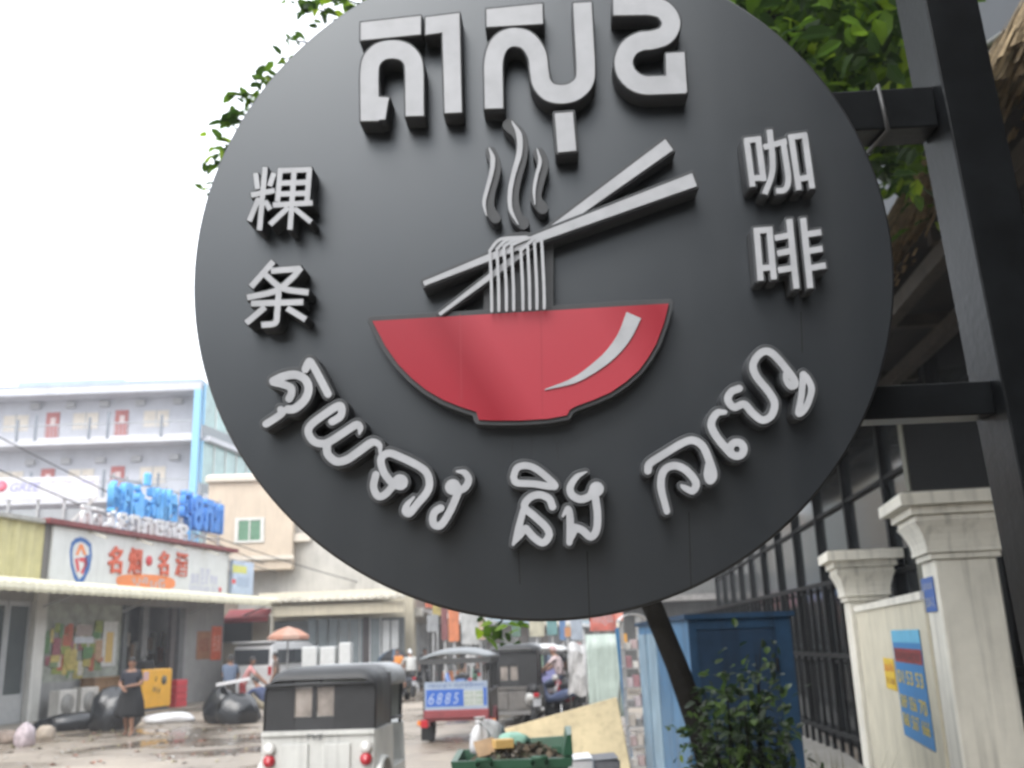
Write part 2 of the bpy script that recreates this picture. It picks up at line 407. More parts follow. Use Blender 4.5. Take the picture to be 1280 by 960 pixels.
b = MB(); n = 160; T = 0.09
ring = lambda r, z: [(r * math.cos(2 * math.pi * k / n), r * math.sin(2 * math.pi * k / n), z) for k in range(n)]
rings = [ring(R_DISC - 0.006, 0.0), ring(R_DISC - 0.001, -0.004), ring(R_DISC, -0.01), ring(R_DISC, -T + 0.01), ring(R_DISC - 0.01, -T)]
b.smooth = False; b.loft(rings, closed=True); b.fm = [1] * len(b.f); b.sm = [True] * len(b.f); k0 = len(b.v)
b.v.extend(rings[0]); b.f.append(tuple(range(k0, k0 + n))); b.fm.append(0); b.sm.append(False)
k0 = len(b.v); b.v.extend(rings[-1]); b.f.append(tuple(range(k0 + n - 1, k0 - 1, -1))); b.fm.append(1); b.sm.append(False)
pan = b.build('panel', [panel_m, rim_m], sign_root, fix=False); pan.matrix_basis = ROOT_INV @ SIGN
# post and two arms, in the sign's own plane
def sign_box(name, corners, h0, h1, m):
    bb = MB(); vs = [(x, y, h1) for x, y in corners] + [(x, y, h0) for x, y in corners]
    bb.add(vs, [(0, 1, 2, 3), (7, 6, 5, 4)] + [(i, i + 4, (i + 1) % 4 + 4, (i + 1) % 4) for i in range(4)])
    o = bb.build(name, m, sign_root); o.matrix_basis = ROOT_INV @ SIGN
    bv = o.modifiers.new('soft_edge', 'BEVEL'); bv.width = 0.004; bv.segments = 2
    return o
PW = 0.118
vt = 1.35
sign_box('post', [(post_x(vb), vb), (post_x(vb) + PW, vb), (post_x(vt) + PW, vt), (post_x(vt), vt)], POST_H - 0.15, POST_H, pole_m)
for (ya, yb) in ((107, 157), (479, 521)):
    v1 = disc(1160, ya, -0.09)[1]; v0 = disc(1160, yb, -0.09)[1]; x1 = post_x((v0 + v1) / 2)
    sign_box('bracket_arm', [(0.15, v0), (x1 - 0.001, v0), (x1 - 0.001, v1), (0.15, v1)], -0.19, -0.093, pole_m)
tie = mat('grey_cable_tie', (0.07, 0.07, 0.07), 0.5)
bb = MB(); xa = disc(1100, 130, -0.09)[0]; v1 = disc(1160, 107, -0.09)[1]; v0 = disc(1160, 157, -0.09)[1]
bb.tube([(xa, v1 + 0.006, -0.2), (xa, v1 + 0.006, -0.088), (xa + 0.01, v0 - 0.006, -0.088), (xa, v0 - 0.006, -0.2)], 0.005, 6)
o = bb.build('cable_tie', tie, sign_root); o.matrix_basis = ROOT_INV @ SIGN

# --- lettering
LH = 0.052
def letter(polys, trim, name='letter', z=LH):
    Fd = field(polys, 0.8, trim + 4)
    back = plate(name, contours(Fd, trim), 0.001, z, dark_m, sign_root, hplane=z, bevel=0.0012)
    plate('letter_face', contours(Fd, 0.0), z + 0.0005, z + 0.0045, white_m, back, hplane=z + 0.0045)
    return back
A = lambda L: [np.array(L, float)]
t1 = crop(420, 0, 5.333); t2 = crop(640, 0, 4.571)
letter(A(t1([(165, 150), (565, 105), (565, 228), (165, 268)]))
       + stroke(t1([(225, 805), (223, 640), (223, 480), (240, 400), (295, 345), (375, 328), (455, 345), (508, 400), (522, 480), (523, 640), (525, 772)]), 22.5, rnd=False)
       + A(t1([(166, 640), (352, 650), (328, 795), (166, 803)])), 2.2)
letter(A(t1([(597, 115), (822, 87), (838, 748), (725, 752), (710, 215), (597, 230)])), 2.2)
letter(A([(608, 11.5), (678, 4.5), (678.5, 29.5), (608.5, 33.5)])
       + stroke(t1([(1053, 722), (1051, 580), (1050, 420), (1075, 320), (1125, 265), (1195, 247)]) + t2([(90, 235), (142, 310), (155, 400), (170, 475), (215, 525), (285, 538), (355, 522), (410, 470), (421, 390), (412, 200), (402, 15)]), 22.8, rnd=False), 2.2)
letter(A(t2([(245, 648), (348, 640), (367, 860), (262, 870)])), 3.2)
letter(stroke(t2([(580, 35), (700, 33), (800, 35), (872, 62), (910, 130), (878, 200), (800, 228), (735, 236), (670, 275), (638, 350), (662, 430), (740, 483), (860, 485), (992, 480)]), 22.5, rnd=False)
       + A(t2([(880, 305), (985, 297), (1000, 525), (885, 532)])), 2.2)
c1 = crop(290, 190, 8); c2 = crop(290, 310, 8); c3 = crop(910, 150, 8.73); c4 = crop(920, 260, 8)
def seg(c, lst, w): return [p for L in lst for p in stroke(c(L), w, curve=len(L) > 2, rnd=False)]
letter(seg(c1, [[(330, 150), (275, 780)], [(235, 210), (255, 370)], [(420, 210), (375, 340)], [(190, 430), (425, 385)], [(268, 460), (172, 690)], [(330, 490), (380, 575)],
                [(483, 165), (455, 495)], [(460, 185), (795, 175)], [(775, 165), (750, 495)], [(622, 180), (580, 775)], [(480, 312), (765, 302)], [(470, 420), (755, 412)],
                [(410, 530), (805, 508)], [(560, 555), (380, 725)], [(625, 565), (790, 700)]], 6.3), 1.2)
letter(seg(c2, [[(412, 135), (190, 388)], [(390, 228), (690, 205)], [(690, 195), (600, 300), (430, 430), (150, 495)], [(320, 255), (500, 400), (765, 445)], [(190, 555), (712, 540)],
                [(468, 430), (452, 640), (430, 750), (295, 770)], [(330, 590), (142, 750)], [(550, 600), (735, 715)]], 7.2), 1.4)
letter(seg(c3, [[(205, 222), (270, 725)], [(178, 225), (362, 205)], [(330, 205), (392, 665)], [(262, 640), (402, 622)], [(388, 298), (640, 228)], [(455, 105), (488, 430), (475, 610), (402, 805)],
                [(598, 215), (640, 480), (660, 660), (620, 760), (528, 772)], [(690, 172), (775, 762)], [(660, 190), (862, 162)], [(835, 155), (920, 745)], [(765, 645), (905, 620)]], 7.0), 3.0)
letter(seg(c4, [[(208, 225), (248, 725)], [(180, 228), (365, 215)], [(335, 210), (380, 712)], [(240, 605), (380, 588)], [(535, 110), (605, 805)], [(672, 100), (745, 800)],
                [(388, 300), (540, 270)], [(415, 455), (560, 425)], [(422, 622), (578, 597)], [(700, 265), (852, 240)], [(722, 430), (865, 405)], [(750, 600), (898, 572)]], 7.4), 3.0)
c5 = crop(310, 430, 6); c6 = crop(440, 540, 6.857); c7 = crop(620, 560, 6.857); c8 = crop(790, 500, 6); c9 = crop(880, 420, 5.333)
def blob(c, x, y, r): a = np.linspace(0, 2 * np.pi, 25)[:-1]; return A(c([(x + r * math.cos(t), y + r * math.sin(t)) for t in a]))
letter(stroke(c5([(430, 190), (448, 150), (468, 135), (520, 220), (600, 375)]), 9.5)
       + stroke(c5([(190, 278), (260, 245), (350, 230), (425, 262), (455, 335), (425, 420), (350, 485), (298, 490)]), 10.3)
       + stroke(c5([(190, 285), (270, 305), (322, 330), (325, 375), (308, 410)]), 9.5) + stroke(c5([(245, 492), (258, 515), (200, 560), (135, 600)]), 9), 4.0)
letter(stroke(c5([(630, 582), (690, 545), (705, 490), (682, 462), (600, 510), (480, 600), (452, 660), (490, 728), (560, 748), (620, 728), (740, 650), (815, 605), (842, 630), (835, 672)]), [9.5, 9.5, 9.5, 9.5, 9.5, 9.5, 9.5, 9.5, 9.5, 9.5, 9.5, 9.5, 8, 3])
       + stroke(c5([(592, 750), (598, 825), (660, 880), (740, 868), (830, 808)]) + c6([(150, 100), (195, 88), (238, 118), (238, 185)]), [10, 10, 10, 10, 10, 10, 9, 7, 3]), 4.0)
letter(stroke(c6([(205, 365), (185, 470), (222, 550), (285, 535), (350, 465), (415, 430)]), 9.2) + blob(c6, 412, 430, 68)
       + stroke(c6([(330, 425), (275, 350), (248, 260), (262, 205), (320, 182), (400, 208), (560, 285), (640, 350), (665, 440), (640, 520), (560, 615), (492, 695), (458, 675), (475, 620), (530, 560)]), [9.5] * 13 + [7, 3]), 4.0)
letter(blob(c6, 865, 472, 68) + stroke(c6([(900, 338), (965, 350), (1000, 410), (965, 480), (890, 510)]), [3, 8, 9, 9, 9])
       + stroke(c6([(905, 530), (840, 680), (765, 795), (705, 795), (692, 735), (715, 680), (760, 652)]), 9.4), 4.0)
letter(stroke(c7([(150, 250), (180, 172), (260, 150), (360, 190), (500, 312), (470, 330), (330, 308), (180, 298), (150, 250)]), 8.6)
       + stroke(c7([(485, 505), (455, 435), (370, 400), (285, 430), (245, 505), (335, 590), (430, 680), (455, 750), (405, 812), (335, 775), (255, 690)]), 9.2)
       + stroke(c7([(235, 530), (195, 680), (148, 825)]), [8, 9, 4]) + stroke(c7([(250, 690), (205, 760), (150, 825)]), [8, 6, 3]), 4.2)
letter(stroke(c7([(775, 205), (695, 245), (638, 330), (650, 400), (720, 440), (800, 415), (835, 355)]), [2, 7, 9, 9.5, 9.5, 9.5, 9.5]) + blob(c7, 862, 352, 62)
       + stroke(c7([(850, 410), (870, 560), (862, 700), (812, 762), (740, 705), (675, 680)]), 9.4) + stroke(c7([(572, 585), (618, 522), (636, 620), (630, 810)]), [3, 8, 9.4, 8])
       + stroke(c7([(680, 690), (630, 815)]), [9, 5], curve=False), 4.2)
letter(stroke(c8([(120, 530), (135, 475), (250, 400), (380, 322), (460, 302), (530, 345), (575, 440), (612, 560), (585, 605), (562, 560), (566, 480)]), [9.5] * 9 + [8, 5])
       + stroke(c8([(262, 835), (218, 650), (240, 530), (320, 492), (410, 530), (480, 620), (455, 682), (390, 655), (370, 640)]), [8, 9.5, 9.5, 9.5, 9.5, 9.5, 9, 7, 3]), 4.0)
letter(stroke(c9([(140, 508), (85, 515), (48, 590), (90, 680), (180, 785)]), [6, 9, 9.6, 9.6, 9.6])
       + stroke(c9([(220 + 46 * math.cos(a), 755 + 46 * math.sin(a)) for a in np.linspace(0, 2 * np.pi, 13)]), 9.6), 4.0)
letter(stroke(c9([(235, 350), (182, 372), (160, 425), (200, 475), (268, 455), (325, 515), (390, 560), (450, 530), (472, 450), (430, 370), (350, 270), (328, 190), (370, 120), (430, 103), (500, 160), (605, 300), (585, 335), (550, 300), (540, 250)]), [9.2] * 17 + [7, 5]), 4.0)
letter(stroke(c9([(662, 255), (650, 400), (632, 515), (680, 475), (718, 360), (690, 285), (662, 255)]), 8.0), 4.0)

# --- logo: steam, chopsticks, noodles, bowl
ZL = 0.05
s10 = crop(580, 140, 6); k4 = crop(440, 140, 2.285); k11 = crop(500, 280, 5.818)
for backp, bw, facep, fw in (
    ([(200, 300), (238, 420), (195, 600), (190, 720), (238, 795)], 14, [(188, 270), (215, 345), (207, 450), (172, 580), (150, 680), (168, 775)], [1.5, 6, 5.5, 5, 4.5, 1.5]),
    ([(335, 95), (425, 190), (430, 330), (385, 500), (365, 650), (392, 780), (445, 835)], 16, [(360, 70), (412, 170), (416, 300), (372, 460), (345, 600), (350, 730), (405, 840)], [1.5, 7.2, 7, 6, 5.6, 5, 1.5]),
    ([(560, 310), (592, 400), (552, 550), (540, 650), (590, 722)], 15, [(548, 275), (570, 370), (546, 470), (526, 580), (532, 690)], [1.2, 4.6, 4.2, 4, 1.5])):
    Fb = field(stroke(s10(backp), bw), 0.8, 4)
    back = plate('steam_wisp', contours(Fb, 0.0), 0.001, ZL - 0.012, trim_m, sign_root, bevel=0.001)
    plate('steam_face', contours(field(stroke(s10(facep), fw), 0.6, 3), 0.0), ZL - 0.0115, ZL - 0.008, white_m, back)
noodle_bg = A(k11([(612, 235), (690, 120), (800, 75), (905, 55), (1060, 95), (1112, 150), (1112, 690), (612, 690)]))
plate('noodle_backing', contours(field(noodle_bg, 0.8, 5), 1.0), 0.001, ZL - 0.016, trim_m, sign_root, bevel=0.001)
xt = [(655, 215), (706, 205), (757, 190), (812, 180), (880, 215), (930, 190), (980, 165), (1030, 130)]; xb = [668, 720, 775, 828, 895, 945, 997, 1050]
for i in range(8):
    top = [(xt[i][0] + 260 - i * 45, 95 + i * 2), (xt[i][0] + 80, 110 + i * 2), (xt[i][0] + 6, xt[i][1] - 30)] if i < 5 else [(xt[i][0] - 4, xt[i][1] - 30)]
    st = stroke(k11(top + [xt[i], (xb[i] - 4, 430), (xb[i] - 1, 632 - i * 3)]), 3.7)
    plate('noodle', contours(field(st, 0.6, 3), 0.0), ZL + 0.0122 + i * 0.0007, ZL + 0.0145 + i * 0.0007, white_m, sign_root)
for pts, w, zz in (([(906, 93), (560, 345), (250, 578)], [16.5, 10, 4], ZL), ([(978, 193), (540, 356), (205, 490)], [17, 10.5, 6], ZL + 0.008)):
    st = stroke(k4(pts), w, curve=False, rnd=False); Fc = field(st, 0.8, 9)
    back = plate('chopstick', contours(Fc, 3.4), 0.001, zz, dark_m, sign_root, bevel=0.001)
    plate('chopstick_face', contours(Fc, 0.0), zz + 0.0005, zz + 0.004, white_m, back)
bowl = A(k4([(58, 597), (905, 547), (892, 600), (870, 660), (845, 703), (820, 737), (783, 770), (740, 800), (690, 822), (640, 840), (622, 850), (614, 866), (560, 876), (480, 881), (400, 881), (362, 879), (355, 856), (310, 842), (260, 822), (212, 794), (170, 760), (130, 718), (95, 668)]))
Fb = field(bowl, 0.8, 10)
def bowl_material():
    m = bpy.data.materials.new('bowl_red_acrylic'); m.use_nodes = True
    N = m.node_tree.nodes; L = m.node_tree.links; p = N['Principled BSDF']
    tc = N.new('ShaderNodeTexCoord'); sx = N.new('ShaderNodeSeparateXYZ'); L.new(tc.outputs['Object'], sx.inputs[0])
    mr = N.new('ShaderNodeMapRange'); mr.inputs[1].default_value = disc(470, 450, ZL)[0]; mr.inputs[2].default_value = disc(838, 450, ZL)[0]
    ad = N.new('ShaderNodeMath'); ad.operation = 'MULTIPLY_ADD'; ad.inputs[1].default_value = 0.55; L.new(sx.outputs['Y'], ad.inputs[0]); L.new(sx.outputs['X'], ad.inputs[2])
    L.new(ad.outputs[0], mr.inputs[0])
    cr = N.new('ShaderNodeValToRGB'); E_ = cr.color_ramp.elements           # the printed shading of the bowl picture
    E_[0].position = 0.0; E_[0].color = (0.33, 0.02, 0.034, 1); E_[1].position = 1.0; E_[1].color = (0.37, 0.04, 0.055, 1)
    for pp, cc in ((0.10, (0.27, 0.012, 0.023, 1)), (0.24, (0.40, 0.045, 0.062, 1)), (0.62, (0.40, 0.046, 0.062, 1)), (0.84, (0.28, 0.014, 0.025, 1)), (0.92, (0.34, 0.034, 0.048, 1))):
        e = E_.new(pp); e.color = cc
    L.new(mr.outputs[0], cr.inputs[0]); L.new(cr.outputs[0], p.inputs['Base Color']); p.inputs['Roughness'].default_value = 0.3
    return m
bback = plate('noodle_bowl', contours(Fb, 6.2), 0.001, ZL - 0.004, dark_m, sign_root, bevel=0.0012)
bface = plate('bowl_face', contours(Fb, 0.0), ZL - 0.0035, ZL + 0.0005, bowl_material(), bback)
for sx_ in (575, 676):                                      # joints between the printed bowl sheets
    plate('sheet_joint', contours(field(A([(sx_ - 0.5, 393 + (575 - sx_) * 0.05), (sx_ + 0.5, 393 + (575 - sx_) * 0.05), (sx_ + 2.5, 503 if sx_ < 600 else 520), (sx_ + 1.5, 503 if sx_ < 600 else 520)]), 0.3, 3), 0.0), ZL + 0.0006, ZL + 0.0009, mat('joint_dark_red', (0.36, 0.04, 0.055), 0.4), bback)
for pts, w_ in (([(734, 690), (737, 776)], 1.3), ([(861, 640), (864, 735)], 1.0), ([(648, 688), (650, 730)], 0.9), ([(1001, 390), (1003, 440)], 1.2)):
    plate('panel_seam', contours(field(stroke(pts, w_, curve=False), 0.3, 3), 0.0), 0.0004, 0.0010, mat('seam_black', (0.006, 0.006, 0.007), 0.6), sign_root)
for pts in ([(640, 546), (641, 574)], [(665, 545), (664, 572)], [(691, 546), (696, 556), (698, 574)], [(704, 546), (696, 556)]):
    plate('chalk_streak', contours(field(stroke(pts, 0.9, curve=False), 0.25, 2), 0.0), 0.0004, 0.0009, mat('chalk_grey', (0.075, 0.075, 0.08), 0.9), sign_root)
hl = stroke(k4([(805, 580), (778, 640), (740, 690), (690, 732), (630, 768), (550, 793)]), [20, 17, 14, 11, 7, 1], rnd=False)
plate('bowl_highlight', contours(field(hl, 0.6, 4), 0.0), ZL + 0.001, ZL + 0.003, white_m, bback)

# ------------------------------------------------------------------ right-hand side: gate piers, wall, glazed building, thatch
cream = mat('cream_plaster', (0.74, 0.705, 0.61), 0.85, 0.14, 2.2, 0.15, 60, streak=0.35)
cream2 = mat('cream_wall_yellowish', (0.62, 0.57, 0.44), 0.85, 0.16, 1.6, 0.15, 60, streak=0.3)
dirt_top = mat('weathered_coping', (0.27, 0.25, 0.21), 0.9, 0.4, 7, 0.3, 60)
RD = Vector((0.18, 1.0)).normalized()                      # direction in which the right-hand wall runs
RZ = math.atan2(RD.y, RD.x) - math.pi / 2                  # local y runs along the wall
def pier(label, corner, w, top, caph):
    """corner: plan position of the near left corner"""
    t = thing('gate_pier', label, 'pillar', (corner[0], corner[1], 0), RZ, 'cream plaster gate piers')
    s = MB(); s.cbox(0, w, 0, w, 0, top - caph, 0.012); s.build('shaft', cream, t)
    c = MB(); q = caph / 0.52
    for z0, z1, e in ((top - 0.52 * q, top - 0.47 * q, 0.03), (top - 0.47 * q, top - 0.43 * q, 0.055), (top - 0.43 * q, top - 0.22 * q, 0.085), (top - 0.22 * q, top - 0.17 * q, 0.12), (top - 0.17 * q, top - 0.1 * q, 0.16), (top - 0.1 * q, top, 0.235)):
        if e == 0.085:                                      # curved neck of the capital
            secs = []
            for k in range(5):
                ee = 0.05 + 0.08 * (k / 4) ** 1.8; zz = z0 + (z1 - z0) * k / 4
                secs.append([(-ee, -ee, zz), (w + ee, -ee, zz), (w + ee, w + ee, zz), (-ee, w + ee, zz)])
            c.loft(secs, closed=True)
        else: c.cbox(-e, w + e, -e, w + e, z0 + 0.0015, z1, 0.008)
    cap = c.build('capital', cream, t)
    d = MB(); d.box(-0.21, w + 0.21, -0.21, w + 0.21, top - 0.001, top + 0.012); d.build('coping', dirt_top, cap)
    return t
P1 = at(1182, 800, 7.6); P1 = Vector((P1.x, 7.6)) 
pier('tall cream pier with wide moulded capital behind the black sign post', P1, 0.46, 2.77, 0.50)
P2 = P1 + RD * 5.0
P2 = Vector((at(1067, 800, P2.y).x, P2.y))
pier('smaller cream pier with stained top, farther along the poster wall', P2, 0.46, 2.74, 0.62)
# wall between the piers (a bay set back a little), with its posters
WF = Frame(P1.x + 0.06, P1.y + 0.46, (P2.x - P1.x), (P2.y - P1.y - 0.46))
wt = thing('garden_wall', 'cream plaster wall with blue phone poster between the two piers', 'wall', WF.w(0, 0, 0), WF.rz)
wl_ = math.hypot(P2.x - P1.x, P2.y - P1.y - 0.46)
w = MB(); w.box(0.0, wl_ - 0.05, -0.2, 0.0, 0, 1.98); w.build('wall_face', cream2, wt)
w = MB(); w.box(0.0, wl_ - 0.05, -0.22, 0.02, 1.982, 2.05); w.build('coping', cream, wt)
def wall_sheet(name, label, cat, px, m, off=0.004):
    (u0, z0), (u1, z1) = WF.uz(px[0], px[1], off), WF.uz(px[2], px[3], off)
    t = thing(name, label, cat, WF.w(max(u0, u1), off, min(z0, z1)), WF.rz + math.pi)
    W_, H_ = abs(u1 - u0), abs(z1 - z0)
    s = MB(); s.box(0, W_, -0.004, 0, 0, H_); s.build('sheet', m, t)
    return t, W_, H_
blue_p = mat('poster_blue', (0.012, 0.20, 0.48), 0.5, 0.1); red_p = mat('poster_dark_red', (0.26, 0.012, 0.016), 0.5); yel_p = mat('poster_yellow', (0.75, 0.55, 0.02), 0.5)
lightblue_p = mat('poster_light_blue', (0.12, 0.45, 0.66), 0.5)
pt, PWd, PHt = wall_sheet('phone_poster', 'blue poster with red band and yellow phone numbers on cream wall', 'poster', (1114, 788, 1170, 940), blue_p)
s = MB(); s.box(0.0, PWd, -0.006, -0.0045, PHt * 0.885, PHt); s.build('header_strip', lightblue_p, pt)
s = MB(); s.box(PWd * 0.03, PWd * 0.99, -0.006, -0.0045, PHt * 0.70, PHt * 0.83); s.build('red_band', red_p, pt)
text_mesh('heading', 'ដីលក់ប្រញាប់', mat('poster_black', (0.03, 0.008, 0.01), 0.5), pt, PWd * 0.86, PHt * 0.12, (PWd * 0.07, -0.0075, PHt * 0.705))
for row, (txt, zz) in enumerate((('01 53 53', 0.50), ('069 056 70', 0.27), ('060 567 666', 0.10))):
    for k, wd_ in enumerate(txt.split()):
        text_mesh('phone_number', wd_, yel_p, pt, PWd * 0.235, PHt * 0.125, (PWd * (0.05 + k * 0.325), -0.0075, PHt * zz), offset=0.008)
yt, YW, YH = wall_sheet('yellow_notice', 'small yellow paper notice beside the blue poster', 'poster', (1104, 822, 1122, 864), mat('notice_yellow', (0.75, 0.50, 0.02), 0.6))
text_mesh('red_print', 'លក់', mat('notice_red', (0.6, 0.03, 0.02), 0.6), yt, YW * 0.8, YH * 0.32, (YW * 0.1, -0.0065, YH * 0.58))
text_mesh('small_print', '012 88', mat('notice_brown', (0.35, 0.12, 0.02), 0.6), yt, YW * 0.8, YH * 0.2, (YW * 0.1, -0.0065, YH * 0.18))
# small blue plate on the side of the near pier
pl0 = WF.uz(1150, 724); 
PF = Frame(P1.x, P1.y, RD.x, RD.y)
(u0, z0), (u1, z1) = PF.uz(1151, 724, 0.006), PF.uz(1172, 764, 0.006)
bt = thing('house_number_plate', 'small blue number plate with white writing on the tall pier', 'sign', PF.w(max(u0, u1), 0.006, min(z0, z1)), PF.rz + math.pi)
BW, BH = abs(u1 - u0), abs(z0 - z1)
s = MB(); s.box(0, BW, -0.003, 0.0, 0, BH); s.build('plate', mat('plate_blue', (0.012, 0.10, 0.38), 0.4), bt)
for zz in (0.58, 0.14): text_mesh('white_print', 'ផ្ទះលេខ' if zz > 0.5 else '200A-2', white_m, bt, BW * 0.8, BH * 0.28, (BW * 0.1, -0.0045, BH * zz))

# glazed building behind the wall
glass = mat('curtain_glass', (0.03, 0.034, 0.036), 0.12, 0.4, 0.7, spec=0.42)
mull = mat('dark_mullion', (0.008, 0.0085, 0.009), 0.6, 0.2, spec=0.15)
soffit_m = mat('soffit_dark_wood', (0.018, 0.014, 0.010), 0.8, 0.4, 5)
GF = Frame(3.15 + 0.18 * 6.0, 6.0, 0.095, 1.0)
EZ_TOP = 0.5 * (GF.uz(1113, 292, 1.25)[1] + GF.uz(1262, 90, 1.25)[1]) + 0.2
gt = thing('glazed_building', 'dark glass fronted building with black mullions behind the cream piers', 'building', GF.w(0, 0, 0), GF.rz)
bays = 13; bw = 2.2
for i in range(bays):
    for j, (z0, z1) in enumerate(((0.1, 1.25), (1.3, 2.45), (2.5, 3.65), (3.7, 4.9))):
        s = MB(); s.box(i * bw + 0.05, (i + 1) * bw - 0.05, -0.06, -0.03, z0, z1); s.build('glass_pane', glass, gt)
for i in range(bays + 1):
    s = MB(); s.box(i * bw - 0.05, i * bw + 0.05, -0.07, 0.05, 0, 5.0); s.build('mullion', mull, gt)
for z in (0.04, 1.275, 2.475, 3.675, 4.95):
    s = MB(); s.box(-0.05, bays * bw + 0.05, -0.072, 0.03, z - 0.025, z + 0.025); s.build('transom', mull, gt)
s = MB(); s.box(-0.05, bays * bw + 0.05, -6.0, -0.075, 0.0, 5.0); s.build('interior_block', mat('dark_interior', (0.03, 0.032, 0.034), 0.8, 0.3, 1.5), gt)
s = MB(); s.box(-14.0, bays * bw, -5.5, -0.7, EZ_TOP, 11.0); s.build('upper_storey', mat('grey_upper_wall', (0.075, 0.082, 0.09), 0.8, 0.1, 1), gt)
s = MB(); s.box(-14.0, -0.06, -6.0, -0.3, 0, 5.5); s.build('near_wing', mat('near_wing_wall', (0.12, 0.115, 0.10), 0.85, 0.2, 1.2), gt)
# near-black panel standing in for the unlit opening by the post, and its pale frame
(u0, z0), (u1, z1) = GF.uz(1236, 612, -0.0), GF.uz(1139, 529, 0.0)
s = MB(); s.box(u0 - 0.3, u1, 0.06, 0.10, 1.4, z1); s.build('dark_opening_panel', mat('dark_opening_panel', (0.006, 0.0065, 0.0065), 0.9, spec=0.1), gt)
s = MB(); s.box(u1, u1 + 0.16, 0.055, 0.12, 1.0, z1 + 0.1); s.build('door_frame', mat('olive_frame', (0.14, 0.14, 0.11), 0.7), gt)

# weathered dark house farther back on the right
dh = thing('weathered_house', 'dark weathered house with shuttered windows far behind the blue kiosk', 'house', (4.6, 44.0, 0), -0.1)
dwm = mat('weathered_wall', (0.10, 0.10, 0.095), 0.85, 0.4, 0.7, streak=0.5)
s = MB(); s.box(0, 11, 0, 8, 0, 8.5); s.build('wall', dwm, dh)
s = MB(); s.box(-0.4, 11.4, -0.8, 8.2, 3.3, 3.55); s.build('ledge', mat('weathered_ledge', (0.22, 0.21, 0.2), 0.8, 0.3), dh)
for i in range(6):
    for z0, z1 in ((0.3, 2.7), (4.4, 6.2)):
        s = MB(); s.box(0.5 + i * 1.8, 1.6 + i * 1.8, -0.05, -0.002, z0, z1); s.build('shutter', mat('weathered_shutter_%d' % (i % 3), [(0.34, 0.34, 0.33), (0.06, 0.06, 0.06), (0.2, 0.17, 0.14)][i % 3], 0.7, 0.3, 2), dh)
# dark steel fence running back from the far pier
ff = Frame(P2.x + 0.2, P2.y + 0.5, 0.05, 1.0)
fe = thing('steel_fence', 'dark steel bar fence running back from the smaller cream pier', 'fence', ff.w(0, 0, 0), ff.rz)
for k in range(44):
    s = MB(); s.box(k * 0.42, k * 0.42 + 0.05, -0.025, 0.025, 0.0, 2.42); s.build('bar', mull, fe)
for z in (0.35, 1.4, 2.40): s = MB(); s.box(-0.1, 18.3, -0.03, 0.03, z, z + 0.06); s.build('rail', mull, fe)
# thatched canopy in front of it
def eave(x, y, off): u, z = GF.uz(x, y, off); return u, z
EO = 1.25
eu0, ez0 = eave(1113, 292, EO); eu1, ez1 = eave(1262, 90, EO); EZ_T = 0.5 * (ez0 + ez1)
tt = thing('thatched_canopy', 'brown palm thatch canopy with ragged fringe above the black sign post', 'canopy', GF.w(0, 0, 0), GF.rz)
thatch = mat('dry_thatch', (0.30, 0.225, 0.135), 0.95, 0.35, 12, 0.5, 50, rand=0.45)
U0, U1 = -13.0, 16.0
s = MB(); s.add([(U0, EO, EZ_T + 0.03), (U1, EO, EZ_T + 0.03), (U1, -1.2, EZ_T + 0.22), (U0, -1.2, EZ_T + 0.22), (U0, EO, EZ_T + 0.16), (U1, EO, EZ_T + 0.16), (U1, -1.2, EZ_T + 0.36), (U0, -1.2, EZ_T + 0.36)],
               [(0, 3, 2, 1), (4, 5, 6, 7), (0, 1, 5, 4), (1, 2, 6, 5), (2, 3, 7, 6), (3, 0, 4, 7)]); s.build('thatch_slab', thatch, tt)
s = MB()
for i in range(5200):                                       # ragged reed fringe hanging over the eave
    u = random.uniform(U0, U1); up = random.random() ** 1.5
    y0 = EO - up * 0.5 + 0.06; z0 = EZ_T + 0.16 + up * 0.06
    L_ = random.uniform(0.25, 0.5); sw = random.uniform(-0.10, 0.10); wd_ = random.uniform(0.012, 0.035)
    s.add([(u - wd_, y0, z0), (u + wd_, y0 - 0.01, z0 + 0.01), (u + sw + wd_ * 0.3, y0 + L_ * 0.5, z0 - L_ * 0.85), (u + sw - wd_ * 0.4, y0 + L_ * 0.5 - 0.02, z0 - L_ * 0.85)], [(0, 1, 2, 3)])
tag(s.build('reed_fringe', thatch, tt, fix=False), kind='stuff')
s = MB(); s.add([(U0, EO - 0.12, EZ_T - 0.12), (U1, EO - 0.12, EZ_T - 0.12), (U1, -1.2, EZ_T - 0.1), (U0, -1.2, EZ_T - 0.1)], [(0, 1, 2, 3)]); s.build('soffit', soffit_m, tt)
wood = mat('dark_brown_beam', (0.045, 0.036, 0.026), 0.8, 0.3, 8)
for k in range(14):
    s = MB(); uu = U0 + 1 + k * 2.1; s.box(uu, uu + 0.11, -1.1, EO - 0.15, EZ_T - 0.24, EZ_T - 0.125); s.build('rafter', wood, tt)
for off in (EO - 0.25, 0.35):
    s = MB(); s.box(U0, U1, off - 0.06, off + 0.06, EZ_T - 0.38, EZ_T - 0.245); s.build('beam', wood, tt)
# grey conduit crossing in the upper right corner
pa, pb = at(1225, 64, 5.0), at(1300, 14, 4.3)
s = MB(); d = pb - pa; s.tube([pa - d * 0.6, pb + d * 0.4], 0.027, 10); tag(s.build('conduit_pipe', mat('grey_pipe', (0.36, 0.36, 0.36), 0.5)), 'grey pipe slanting under the roof in the upper right corner', 'pipe')

# paved strip in front of the wall
s = MB(); s.box(0, 2.1, -12, 60, 0.0, 0.13)
pv = s.build('pavement', mat('grey_pavement', (0.20, 0.19, 0.17), 0.7, 0.25, 1.2, 0.2, 30)); pv.location = (P1.x - 2.1 - 7.6 * 0.0, P1.y, -0.002); pv.rotation_euler = (0, 0, RZ); tag(pv, kind='structure')

